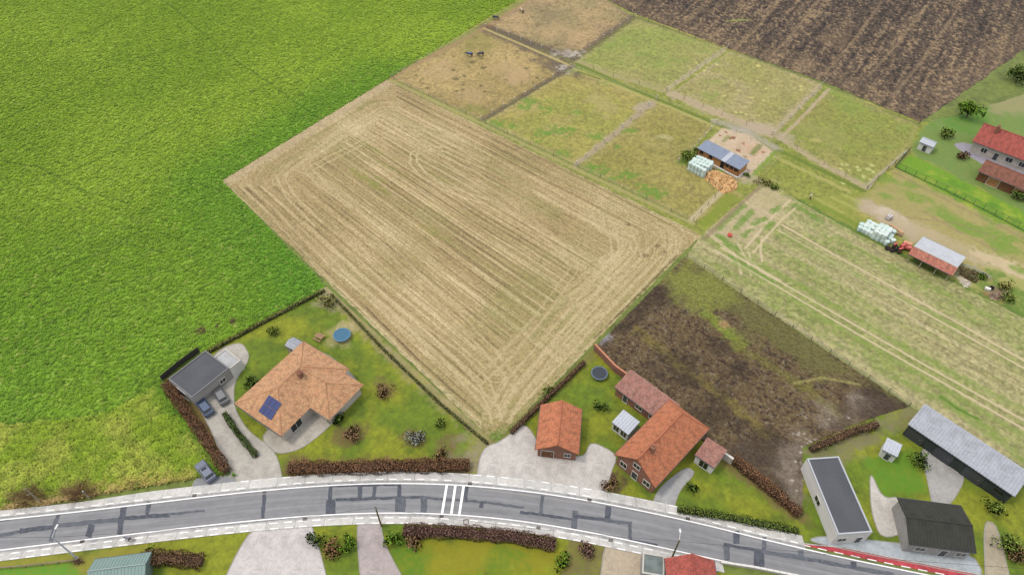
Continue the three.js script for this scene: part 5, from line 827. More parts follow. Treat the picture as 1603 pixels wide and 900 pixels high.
gardenWall('orange brick garden wall between the farm garden and muddy paddock', [[930, 548], [962, 582], [1009, 616], [1052, 646]], 1.9, 0.24, M.wallbrick, nmat([206, 140, 110], 0.4, { period: 2 }), 0.36);
gardenWall('white-capped wall from the farmhouse corner along the muddy paddock', [[1102, 696], [1122, 711], [1145, 727]], 1.8, 0.24, M.render, M.white, 0.36);
gardenWall('low wall with white coping along the road at the bottom edge', [[1128, 882], [1180, 890], [1250, 904]], 0.6, 0.3, M.render, M.white, 0.34);
{ const p = G(1008.5, 617), t = thing('chimney_box', 'small white box vent standing on the brick garden wall', 'vent', [p.x, 1.95, p.z], 0.6); mesh('shell', [box(0.85, 0.75, 0.12, 0, 0.47, 0.36), box(0.85, 0.75, 0.12, 0, 0.47, -0.36), box(0.12, 0.75, 0.6, 0.36, 0.47, 0), box(0.12, 0.75, 0.6, -0.36, 0.47, 0)], M.white, t); mesh('flue', box(0.6, 0.2, 0.6, 0, 0.2, 0), pmat([50, 46, 44]), t); }

// ───────────────────────── wrapped bales ─────────────────────────
const baleGeos = [0, 1, 2].map(k => {
  const pr = [[0, 0], [0.5, 0.0], [0.57, 0.03], [0.605, 0.12], [0.615, 0.5], [0.605, 1.02], [0.56, 1.13], [0.46, 1.17], [0.16, 1.155], [0, 1.15]].map(p => new THREE.Vector2(p[0], p[1]));
  const g = new THREE.LatheGeometry(pr, 22), p = g.attributes.position;
  for (let i = 0; i < p.count; i++) { const a = Math.atan2(p.getZ(i), p.getX(i)), r = Math.hypot(p.getX(i), p.getZ(i)), f = 1 + 0.035 * Math.sin(a * 3 + k * 2 + p.getY(i) * 2) + 0.02 * Math.sin(a * 7 + k); if (r > 0.01) { p.setX(i, p.getX(i) * f); p.setZ(i, p.getZ(i) * f); } }
  g.computeVertexNormals(); return g;
});
const baleMats = [[206, 226, 222], [196, 220, 216], [214, 230, 226]].map(c => { const m = nmat(c, 0.14, { period: 1, rough: 0.38 }); m.color.multiplyScalar(1.12); return m; });
function bale(label, group, x, y, z) {
  const t = thing('wrapped_bale', label, 'hay bale', [x, y, z], rr(0, 6.28), group), k = Math.floor(rnd() * 3);
  mesh('film', baleGeos[k], baleMats[Math.floor(rnd() * 3)], t); mesh('film_seam', new THREE.TorusGeometry(0.33, 0.018, 5, 16).rotateX(Math.PI / 2).translate(0, 1.155, 0), baleMats[1], t); t.scale.setScalar(rr(0.97, 1.03)); return t;
}
const ORD = ['first', 'second', 'third', 'fourth', 'fifth', 'sixth', 'seventh', 'eighth', 'ninth'];
{ // by the stable: four rows of five, two high
  const HT = 2.34, rows = [[[168, 480], [325, 560], 'front'], [[195, 460], [364, 520], 'second'], [[213, 437], [398, 494], 'third'], [[255, 410], [407, 472], 'back']];
  rows.forEach(([a, b, rn], r) => { for (let i = 0; i < 5; i++) { const f = i / 4, [q] = ZM(1060, 190, 7.5, [[a[0] + (b[0] - a[0]) * f, a[1] + (b[1] - a[1]) * f]]), p = G(q[0], q[1], HT);
    bale(`white wrapped bale by the stable, top layer, ${rn} row, ${ORD[i]} from left`, 'white bales stacked beside the stable', p.x, 1.19, p.z);
    if (r === 0 || i === 4 || i === 0) bale(`white wrapped bale by the stable, bottom layer, ${rn} row, ${ORD[i]} from left`, 'white bales stacked beside the stable', p.x, 0.02, p.z); } });
}
{ // by the open barn
  const Z = (x, y) => ZM(1330, 330, 12.85, [[x, y]])[0];
  const rows = [['front', [[240, 318, 0], [322, 352, 0], [398, 390, 0], [474, 428, 0], [566, 398, 1], [650, 440, 1], [738, 470, 1], [775, 598, 0]]], ['second', [[268, 252, 0], [345, 290, 0], [420, 325, 0], [505, 340, 0], [597, 350, 1], [682, 388, 1], [765, 430, 1], [830, 530, 0]]], ['third', [[380, 252, 0], [462, 290, 0], [640, 310, 1], [730, 350, 1], [812, 390, 1], [850, 480, 0], [902, 570, 0]]], ['back', [[420, 205, 0], [500, 248, 0], [570, 280, 0], [672, 275, 1], [762, 312, 1], [838, 352, 1], [905, 395, 0]]]];
  for (const [rn, L] of rows) L.forEach(([x, y, hi], i) => { const q = Z(x, y), p = G(q[0], q[1], hi ? 2.33 : 1.17), g = 'white bales stacked beside the open barn';
    bale(`white wrapped bale by the open barn, ${rn} row, ${ORD[i]} from left${hi ? ', upper layer' : ''}`, g, p.x, hi ? 1.19 : 0.02, p.z);
    if (hi) bale(`white wrapped bale by the open barn, ${rn} row, ${ORD[i]} from left, underneath`, g, p.x, 0.02, p.z); });
}
// ───────────────────────── heaps ─────────────────────────
function heap(name, label, cat, L, h, cols, { cell = 0.3, flakes = 500, fs = 0.2, rough = 1 } = {}) {
  const P = GP(L), cx = P.reduce((s, p) => s + p[0], 0) / P.length, cz = P.reduce((s, p) => s + p[1], 0) / P.length, t = thing(name, label, cat, [cx, 0.03, cz]);
  let x0 = 1e9, x1 = -1e9, z0 = 1e9, z1 = -1e9; for (const [x, z] of P) { x0 = Math.min(x0, x); x1 = Math.max(x1, x); z0 = Math.min(z0, z); z1 = Math.max(z1, z); }
  const H = (x, z) => { const d = -polyDist(P, x, z); return d <= 0 ? -0.05 : h * Math.sqrt(Math.min(1, d / 2.6)) * (0.35 + 0.95 * fbm(x * 0.9, z * 0.9, 3)) + 0.22 * rough * (vn(x * 2.6, z * 2.6) - 0.4); };
  const nx = Math.ceil((x1 - x0 + 1) / cell), nz = Math.ceil((z1 - z0 + 1) / cell), pos = [], col = [], idx = [];
  for (let j = 0; j <= nz; j++) for (let i = 0; i <= nx; i++) { const x = x0 - 0.5 + i * cell, z = z0 - 0.5 + j * cell, y = H(x, z); pos.push(x - cx, y, z - cz); const f = vn(x * 1.7, z * 1.7), c = mulc(f < 0.5 ? mixc(cols[0], cols[1], f * 2) : mixc(cols[1], cols[2], f * 2 - 1), KA * (0.75 + 0.5 * vn(x * 5, z * 5))); col.push(...c); }
  for (let j = 0; j < nz; j++) for (let i = 0; i < nx; i++) { const a = j * (nx + 1) + i, ys = [a, a + 1, a + nx + 1, a + nx + 2].map(k => pos[k * 3 + 1]); if (Math.max(...ys) <= -0.04) continue; idx.push(a, a + nx + 1, a + 1, a + 1, a + nx + 1, a + nx + 2); }
  const g = new THREE.BufferGeometry(); g.setAttribute('position', new THREE.Float32BufferAttribute(pos, 3)); g.setAttribute('color', new THREE.Float32BufferAttribute(col, 3)); g.setIndex(idx); g.computeVertexNormals(); mesh('mound', g, vmat(), t);
  const fp = [], fc = []; for (let k = 0; k < flakes; k++) { const x = rr(x0, x1), z = rr(z0, z1), y = H(x, z); if (y < 0.05) continue; const a = rr(0, 6.28), s = fs * rr(0.5, 1.5), c = mulc(cols[Math.floor(rnd() * 3)], KA * rr(0.7, 1.35)); const dx = Math.cos(a) * s, dz = Math.sin(a) * s, ly = rr(-0.06, 0.14); for (const [u, v] of [[-1, -0.35], [1, -0.35], [0.8, 0.4], [-1, -0.35], [0.8, 0.4], [-0.8, 0.35]]) { fp.push(x - cx + dx * u - dz * v, y + 0.05 + ly * u, z - cz + dz * u + dx * v); fc.push(...c); } }
  const f = new THREE.BufferGeometry(); f.setAttribute('position', new THREE.Float32BufferAttribute(fp, 3)); f.setAttribute('color', new THREE.Float32BufferAttribute(fc, 3)); f.computeVertexNormals(); const fm = mesh('loose_straw', f, vmat(), t); fm.userData.kind = 'stuff';
  return t;
}
heap('straw_heap', 'heap of orange straw and dung in front of the stable', 'heap', ZM(1060, 190, 7.5, [[300, 640], [330, 590], [400, 570], [460, 600], [530, 610], [600, 640], [680, 690], [712, 750], [690, 800], [620, 830], [550, 850], [500, 810], [420, 750], [350, 690]]), 1.3, [C(176, 122, 70), C(226, 178, 118), C(240, 204, 150)], { flakes: 900, fs: 0.26 });
heap('rubble_heap', 'pale heap of rubble in the scrub right of the open barn', 'heap', [[1503, 440], [1509, 437], [1519, 441], [1521, 447], [1512, 450]], 0.7, [C(190, 178, 156), C(216, 208, 192), C(232, 226, 212)], { flakes: 160, fs: 0.18 });
heap('debris_heap', 'grey brown heap of debris at the field corner right of the barn', 'heap', [[1550, 462], [1556, 457], [1566, 459], [1568, 466], [1560, 470], [1552, 468]], 0.8, [C(120, 100, 84), C(166, 146, 128), C(150, 120, 92)], { flakes: 200, fs: 0.2 });
heap('scrub_heap', 'dark brown heap of brushwood behind the pale rubble', 'heap', [[1504, 428], [1512, 422], [1526, 424], [1534, 434], [1528, 443], [1516, 438]], 1.0, [C(74, 62, 36), C(104, 84, 50), C(96, 100, 48)], { flakes: 500, fs: 0.3, rough: 2 });
// ───────────────────────── plants ─────────────────────────
function leafCloud(t, part, n, size, cols, where, flat = 0) {         // many small leaf faces
  const pos = new Float32Array(n * 18), col = new Float32Array(n * 18), nor = new Float32Array(n * 18), v = new THREE.Vector3(), a = new THREE.Vector3(), b = new THREE.Vector3(), nn = new THREE.Vector3();
  for (let i = 0; i < n; i++) {
    const [x, y, z, sh] = where(), s = size * rr(0.6, 1.4); a.set(rr(-1, 1), rr(-0.6, 0.6) * (1 - flat), rr(-1, 1)).normalize(); v.set(rr(-1, 1), rr(-1, 1) * (1 - flat), rr(-1, 1)); b.crossVectors(a, v).normalize(); nn.crossVectors(a, b).normalize(); if (nn.y < 0) nn.negate();
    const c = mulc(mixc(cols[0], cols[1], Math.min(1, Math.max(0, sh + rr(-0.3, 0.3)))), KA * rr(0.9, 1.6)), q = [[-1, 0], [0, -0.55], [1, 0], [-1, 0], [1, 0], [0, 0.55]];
    q.forEach(([u, w], k) => { const o = i * 18 + k * 3; pos[o] = x + (a.x * u + b.x * w) * s; pos[o + 1] = y + (a.y * u + b.y * w) * s; pos[o + 2] = z + (a.z * u + b.z * w) * s; col[o] = c[0]; col[o + 1] = c[1]; col[o + 2] = c[2]; nor[o] = nn.x; nor[o + 1] = nn.y; nor[o + 2] = nn.z; });
  }
  const g = new THREE.BufferGeometry(); g.setAttribute('position', new THREE.BufferAttribute(pos, 3)); g.setAttribute('normal', new THREE.BufferAttribute(nor, 3)); g.setAttribute('color', new THREE.BufferAttribute(col, 3)); return mesh(part, g, vmat(0.9), t);
}
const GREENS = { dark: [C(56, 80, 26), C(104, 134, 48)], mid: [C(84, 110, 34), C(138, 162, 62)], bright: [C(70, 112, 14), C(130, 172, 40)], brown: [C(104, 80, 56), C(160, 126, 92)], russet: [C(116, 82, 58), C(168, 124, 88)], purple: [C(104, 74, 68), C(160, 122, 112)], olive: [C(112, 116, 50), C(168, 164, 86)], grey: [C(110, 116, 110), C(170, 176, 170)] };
function shrub(name, label, px, r, h, tone, { n = 700, leaf = 0.16, cat = 'shrub', trunk = 0.2, rx = 1, group } = {}) {
  const p = G(px[0], px[1]), t = thing(name, label, cat, [p.x, 0.02, p.z], rr(0, 6.28), group), K = 6 + Math.floor(rnd() * 4), cl = [];
  for (let i = 0; i < K; i++) { const a = rr(0, 6.28), d = r * rr(0.2, 0.68); cl.push([Math.cos(a) * d * rx, h * rr(0.35, 0.75), Math.sin(a) * d, r * rr(0.32, 0.55)]); } cl.push([0, h * 0.72, 0, r * 0.5]);
  mesh('trunk', [bar([0, -0.05, 0], [0, h * 0.5, 0], Math.max(0.04, r * 0.06), r * 0.03), ...cl.slice(0, 5).map(c => bar([0, h * trunk, 0], [c[0] * 0.9, c[1], c[2] * 0.9], r * 0.03, r * 0.012, 5))], nmat([96, 80, 62], 0.4, { period: 1 }), t);
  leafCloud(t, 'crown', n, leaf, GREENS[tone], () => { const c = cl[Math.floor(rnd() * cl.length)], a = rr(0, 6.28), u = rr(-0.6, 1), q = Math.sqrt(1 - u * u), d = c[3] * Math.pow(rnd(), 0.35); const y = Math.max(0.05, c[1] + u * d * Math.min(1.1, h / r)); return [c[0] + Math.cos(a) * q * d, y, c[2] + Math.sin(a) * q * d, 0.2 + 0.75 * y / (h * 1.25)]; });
  return t;
}
function hedge(label, L, w, h, tone, { dens = 240, leaf = 0.085, name = 'hedge' } = {}) {
  const P = GP(L), t = thing(name, label, 'hedge', [P[0][0], 0.02, P[0][1]]), segs = []; let tot = 0;
  for (let i = 0; i + 1 < P.length; i++) { const l = Math.hypot(P[i + 1][0] - P[i][0], P[i + 1][1] - P[i][1]); segs.push([P[i], P[i + 1], l]); tot += l; }
  const core = segs.map(([a, b, l]) => { const g = box(l, h * 0.72, w * 0.55, 0, h * 0.38, 0); g.rotateY(Math.atan2(-(b[1] - a[1]), b[0] - a[0])); g.translate((a[0] + b[0]) / 2 - P[0][0], 0, (a[1] + b[1]) / 2 - P[0][1]); return g; });
  mesh('stems', core, pmat(tone === 'russet' || tone === 'brown' || tone === 'purple' ? [86, 62, 44] : [52, 62, 28], 1), t);
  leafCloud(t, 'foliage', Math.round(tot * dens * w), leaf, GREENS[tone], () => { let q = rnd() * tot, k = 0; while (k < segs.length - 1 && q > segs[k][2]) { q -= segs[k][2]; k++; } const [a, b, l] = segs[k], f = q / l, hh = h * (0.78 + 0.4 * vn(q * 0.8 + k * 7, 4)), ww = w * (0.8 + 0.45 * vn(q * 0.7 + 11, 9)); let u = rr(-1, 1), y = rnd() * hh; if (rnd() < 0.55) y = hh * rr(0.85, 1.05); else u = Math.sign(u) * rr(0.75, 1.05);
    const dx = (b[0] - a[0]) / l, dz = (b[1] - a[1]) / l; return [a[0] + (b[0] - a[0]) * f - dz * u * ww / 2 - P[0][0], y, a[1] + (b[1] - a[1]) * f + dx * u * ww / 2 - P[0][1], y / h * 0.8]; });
  return t;
}
function bareShrub(label, px, r, h, n, cols) {                         // a leafless thicket of twigs
  const p = G(px[0], px[1]), t = thing('bare_shrub', label, 'shrub', [p.x, 0.02, p.z]), pos = [], col = [];
  for (let i = 0; i < n; i++) { const a = rr(0, 6.28), sx = Math.cos(a) * rr(0, 0.6) * r, sz = Math.sin(a) * rr(0, 0.6) * r * 0.55; let x = sx, y = 0, z = sz, dx = sx / r * 0.9 + rr(-0.35, 0.35), dy = rr(0.6, 1), dz = sz / r + rr(-0.3, 0.3), L = h * rr(0.25, 0.42), w = rr(0.02, 0.045); const c = mulc(mixc(cols[0], cols[1], rnd()), KA);
    for (let s = 0; s < 3; s++) { const nx = x + dx * L, ny = y + dy * L, nz = z + dz * L, w2 = w * 0.65; pos.push(x - w, y, z, x + w, y, z, nx + w2, ny, nz, x - w, y, z, nx + w2, ny, nz, nx - w2, ny, nz, x, y, z - w, x, y, z + w, nx, ny, nz + w2, x, y, z - w, nx, ny, nz + w2, nx, ny, nz - w2); for (let k = 0; k < 12; k++) col.push(...c); x = nx; y = ny; z = nz; dx += rr(-0.4, 0.4); dz += rr(-0.4, 0.4); dy *= rr(0.7, 1); w = w2; L *= 0.8; } }
  const g = new THREE.BufferGeometry(); g.setAttribute('position', new THREE.Float32BufferAttribute(pos, 3)); g.setAttribute('color', new THREE.Float32BufferAttribute(col, 3)); g.computeVertexNormals(); mesh('twigs', g, vmat(), t);
  leafCloud(t, 'buds', Math.round(n * 1.2), 0.07, [cols[0], cols[1]], () => { const a = rr(0, 6.28), d = Math.sqrt(rnd()) * r; return [Math.cos(a) * d, h * rr(0.2, 0.9) * (1 - 0.4 * d / r), Math.sin(a) * d * 0.6, rnd()]; });
  return t;
}
bareShrub('leafless brown thicket by the far left roadside beside the utility pole', [46, 780], 4.4, 2.4, 520, [C(150, 118, 82), C(200, 166, 124)]);
bareShrub('leafless brown thicket right of the utility pole, with a short pole in it', [124, 773], 4.2, 2.5, 520, [C(150, 118, 82), C(198, 164, 120)]);
bareShrub('small dry brown scrub between the roadside thickets and the car', [208, 760], 1.8, 0.9, 160, [C(130, 104, 72), C(176, 150, 108)]);
bareShrub('tangle of brown cuttings at the foot of the tall street lamp', [122, 880], 1.1, 0.7, 160, [C(120, 94, 70), C(176, 148, 118)]);
shrub('small_tree', 'small bushy green tree at the left end of the stable', [1076, 250], 2.2, 2.2, 'mid', { n: 900, leaf: 0.18, cat: 'tree' }); shrub('shrub', 'low yellow-green shrub beside the small tree at the stable corner', [1090, 240], 1.2, 1.2, 'mid', { n: 260 });
shrub('shrub', 'scrubby bush at the corner of lane and sown field', [1194, 287], 2.2, 0.8, 'olive', { n: 420, leaf: 0.16 }); shrub('shrub', 'low olive bush right of the lane corner bush', [1212, 294], 1.8, 0.6, 'mid', { n: 280 }); shrub('shrub', 'green nettles along the right foot of the stable plinth', [1168, 276], 1.1, 0.7, 'bright', { n: 240, leaf: 0.13 });
shrub('shrub', 'bright green weeds in the scrub corner at the rail fence', [1535, 434], 1.3, 1.0, 'bright', { n: 300 }); shrub('shrub', 'green bush at the field corner below the debris heap', [1578, 470], 2.2, 1.4, 'mid', { n: 480 }); shrub('shrub', 'grey green bush above the debris heap', [1573, 450], 2.0, 1.2, 'olive', { n: 380 });
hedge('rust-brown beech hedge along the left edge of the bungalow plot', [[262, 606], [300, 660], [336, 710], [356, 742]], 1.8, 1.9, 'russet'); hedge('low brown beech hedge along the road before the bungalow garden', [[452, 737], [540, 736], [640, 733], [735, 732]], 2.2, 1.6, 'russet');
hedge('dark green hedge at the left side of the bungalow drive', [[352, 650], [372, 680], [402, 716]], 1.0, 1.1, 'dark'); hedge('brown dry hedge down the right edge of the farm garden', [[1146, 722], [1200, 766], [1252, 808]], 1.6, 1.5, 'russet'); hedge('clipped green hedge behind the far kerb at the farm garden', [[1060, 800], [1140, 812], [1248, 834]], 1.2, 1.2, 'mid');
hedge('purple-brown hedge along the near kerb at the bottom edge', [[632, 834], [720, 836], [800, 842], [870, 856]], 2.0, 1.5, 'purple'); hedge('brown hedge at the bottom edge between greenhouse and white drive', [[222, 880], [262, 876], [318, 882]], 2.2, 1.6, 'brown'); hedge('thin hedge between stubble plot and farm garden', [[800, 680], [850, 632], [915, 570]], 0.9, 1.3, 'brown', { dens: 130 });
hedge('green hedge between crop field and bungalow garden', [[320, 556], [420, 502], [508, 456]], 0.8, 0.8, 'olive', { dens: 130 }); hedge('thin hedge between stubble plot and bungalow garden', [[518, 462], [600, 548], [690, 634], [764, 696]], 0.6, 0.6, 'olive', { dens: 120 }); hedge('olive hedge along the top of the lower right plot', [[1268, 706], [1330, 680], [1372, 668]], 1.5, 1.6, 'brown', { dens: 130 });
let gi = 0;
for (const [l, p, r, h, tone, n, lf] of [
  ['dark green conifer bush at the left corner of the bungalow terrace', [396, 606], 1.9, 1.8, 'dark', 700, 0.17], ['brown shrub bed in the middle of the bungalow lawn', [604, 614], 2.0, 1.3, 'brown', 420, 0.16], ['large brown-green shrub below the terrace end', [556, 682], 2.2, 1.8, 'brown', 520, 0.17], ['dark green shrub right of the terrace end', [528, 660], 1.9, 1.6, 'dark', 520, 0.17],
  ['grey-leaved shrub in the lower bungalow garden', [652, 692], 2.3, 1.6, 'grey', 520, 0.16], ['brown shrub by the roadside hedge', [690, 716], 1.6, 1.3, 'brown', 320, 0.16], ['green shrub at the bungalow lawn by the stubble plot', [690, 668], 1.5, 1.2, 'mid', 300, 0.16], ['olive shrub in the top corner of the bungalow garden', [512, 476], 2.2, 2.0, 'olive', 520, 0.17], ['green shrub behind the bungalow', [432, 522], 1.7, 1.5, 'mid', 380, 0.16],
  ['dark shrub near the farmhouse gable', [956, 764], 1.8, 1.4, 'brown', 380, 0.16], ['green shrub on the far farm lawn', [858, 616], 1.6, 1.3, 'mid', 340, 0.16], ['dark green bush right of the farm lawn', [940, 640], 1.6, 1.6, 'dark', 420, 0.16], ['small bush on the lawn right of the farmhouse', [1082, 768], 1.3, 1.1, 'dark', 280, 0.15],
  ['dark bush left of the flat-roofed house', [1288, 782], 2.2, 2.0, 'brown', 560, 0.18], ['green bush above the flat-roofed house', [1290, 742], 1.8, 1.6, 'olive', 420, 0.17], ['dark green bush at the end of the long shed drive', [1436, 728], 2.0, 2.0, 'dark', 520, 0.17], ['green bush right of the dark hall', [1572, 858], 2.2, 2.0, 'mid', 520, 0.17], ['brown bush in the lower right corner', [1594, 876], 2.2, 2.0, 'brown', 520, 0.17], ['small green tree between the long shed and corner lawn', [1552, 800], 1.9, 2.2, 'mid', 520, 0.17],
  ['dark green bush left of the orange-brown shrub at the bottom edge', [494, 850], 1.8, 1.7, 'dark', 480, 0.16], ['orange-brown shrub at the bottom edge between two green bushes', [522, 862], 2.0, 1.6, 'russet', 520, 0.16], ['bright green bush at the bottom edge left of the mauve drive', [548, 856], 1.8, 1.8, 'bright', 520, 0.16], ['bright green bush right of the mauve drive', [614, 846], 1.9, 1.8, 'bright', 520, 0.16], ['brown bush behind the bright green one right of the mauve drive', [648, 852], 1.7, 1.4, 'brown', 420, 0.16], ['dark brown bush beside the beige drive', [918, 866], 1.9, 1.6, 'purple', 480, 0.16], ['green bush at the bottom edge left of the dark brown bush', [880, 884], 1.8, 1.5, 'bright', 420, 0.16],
  ['dark shrub beside the teal greenhouse', [236, 868], 1.5, 1.3, 'dark', 340, 0.15], ['big bright green tree in the garden of the red house', [1514, 184], 3.6, 4.2, 'bright', 1300, 0.26], ['dark green tree behind the red house at the right edge', [1592, 128], 3.4, 4.0, 'dark', 1100, 0.26], ['green bush between white shed and red house', [1480, 214], 2.4, 2.0, 'mid', 600, 0.22], ['dark bush below the brown barn at the right edge', [1592, 312], 2.2, 1.8, 'dark', 520, 0.2], ['brown bush in front of the red house drive', [1508, 248], 2.0, 1.6, 'brown', 420, 0.2]]) shrub(/tree/.test(l.split(' ').slice(0, 4).join(' ')) ? 'garden_tree' : 'shrub', l, p, r, h, tone, { n, leaf: lf, cat: /tree/.test(l.split(' ').slice(0, 4).join(' ')) ? 'tree' : 'shrub' });

// ───────────────────────── lamps, poles, wires ─────────────────────────
const mGal = nmat([196, 202, 214], 0.12, { period: 1, rough: 0.45 }), mPole = nmat([122, 104, 70], 0.5, { period: 1 }), mPoleG = nmat([170, 158, 140], 0.4, { period: 1 });
const lampBase = G(119, 874), p2top = G(587, 793.5, 7), p3top = G(1064, 846, 6.6);
{ const t = thing('street_lamp', 'tall grey street lamp leaning over the road at the lower left', 'street lamp', [lampBase.x, 0, lampBase.z]); const e = G(80.5, 841, 5.9), hd = G(86, 827, 6.2), q = v => [v.x - lampBase.x, v.y, v.z - lampBase.z];
  mesh('post', [bar([0, 0, 0], q(e), 0.16, 0.09, 10)], mGal, t); mesh('arm', bar(q(e), q(hd), 0.07, 0.05, 8), mGal, t); const b = q(hd), a = q(e), yaw = Math.atan2(-(b[2] - a[2]), b[0] - a[0]); const g = rbox(0.8, 0.16, 0.3, 0.25, 0, 0, 0.07); g.rotateY(yaw); g.translate(...b); mesh('lamp_head', g, pmat([238, 240, 242], 0.4), t); mesh('base_plate', new THREE.CylinderGeometry(0.26, 0.28, 0.12, 10).translate(0, 0.06, 0), mGal, t); }
{ const t = thing('utility_pole', 'wooden utility pole on the near kerb in the middle', 'pole', [p2top.x, 0, p2top.z]); mesh('pole', bar([0, -0.1, 0], [0, 7, 0], 0.15, 0.11, 10), mPole, t); mesh('insulator', [bar([0, 6.7, 0.1], [0, 6.7, 0.26], 0.05), bar([-0.12, 6.85, 0], [0.12, 6.85, 0], 0.05)], mGal, t); }
{ const t = thing('street_lamp', 'short street lamp with white head on a mossy post by the red roof', 'street lamp', [p3top.x, 0, p3top.z]); mesh('post', bar([0, -0.1, 0], [0, 6.6, 0], 0.14, 0.11, 10), nmat([108, 104, 56], 0.5, { period: 1 }), t); const h = G(1065.5, 833, 7.0), b = [h.x - p3top.x, 7.0, h.z - p3top.z]; mesh('arm', bar([0, 6.5, 0], b, 0.05), pmat([236, 238, 240], 0.5), t); const g = rbox(0.62, 0.16, 0.3, 0, 0, 0, 0.07); g.rotateY(Math.PI / 2); g.translate(b[0], 7.02, b[2] - 0.2); mesh('lamp_head', g, pmat([244, 244, 246], 0.4), t); }
{ const p = G(64, 788), t = thing('utility_pole', 'bare grey utility pole with crossarm in the roadside thicket', 'pole', [p.x, 0, p.z]); mesh('pole', bar([0, -0.1, 0], [0, 5.2, 0], 0.13, 0.09, 8), mPoleG, t); mesh('crossarm', box(0.9, 0.09, 0.09, 0, 3.6, 0.14, 0.5), mPoleG, t); }
{ const p = G(140, 781), t = thing('short_pole', 'short weathered pole standing in the right thicket', 'pole', [p.x, 0, p.z]); mesh('pole', bar([0, -0.1, 0], [0, 2.6, 0], 0.12, 0.09, 8), mPoleG, t); mesh('cap', bar([0, 2.6, 0], [0, 2.66, 0], 0.11), mGal, t); }
{ const w = (l, a, b, sag) => { const c = new THREE.CatmullRomCurve3([0, 0.2, 0.4, 0.6, 0.8, 1].map(f => a.clone().lerp(b, f).add(new THREE.Vector3(0, -sag * 4 * f * (1 - f), 0)))); const m = mesh('overhead_wire', new THREE.TubeGeometry(c, 24, 0.022, 4), pmat([52, 54, 60], 0.7), scene); tag(m, l, 'wire', 'overhead wires along the road'); };
  const l1 = G(80.5, 841, 5.75), off0 = new THREE.Vector3(-112, 6, -43), off1 = new THREE.Vector3(96, 6.8, -36); p2top.y = 6.7; p3top.y = 6.3;
  w('overhead wire running left from the tall street lamp', off0, l1, 0.6); w('overhead wire from the tall lamp to the utility pole', l1, p2top, 1.2); w('overhead wire from the utility pole to the white-headed lamp', p2top, p3top, 1.2); w('overhead wire running right from the white-headed lamp', p3top, off1, 0.9); }

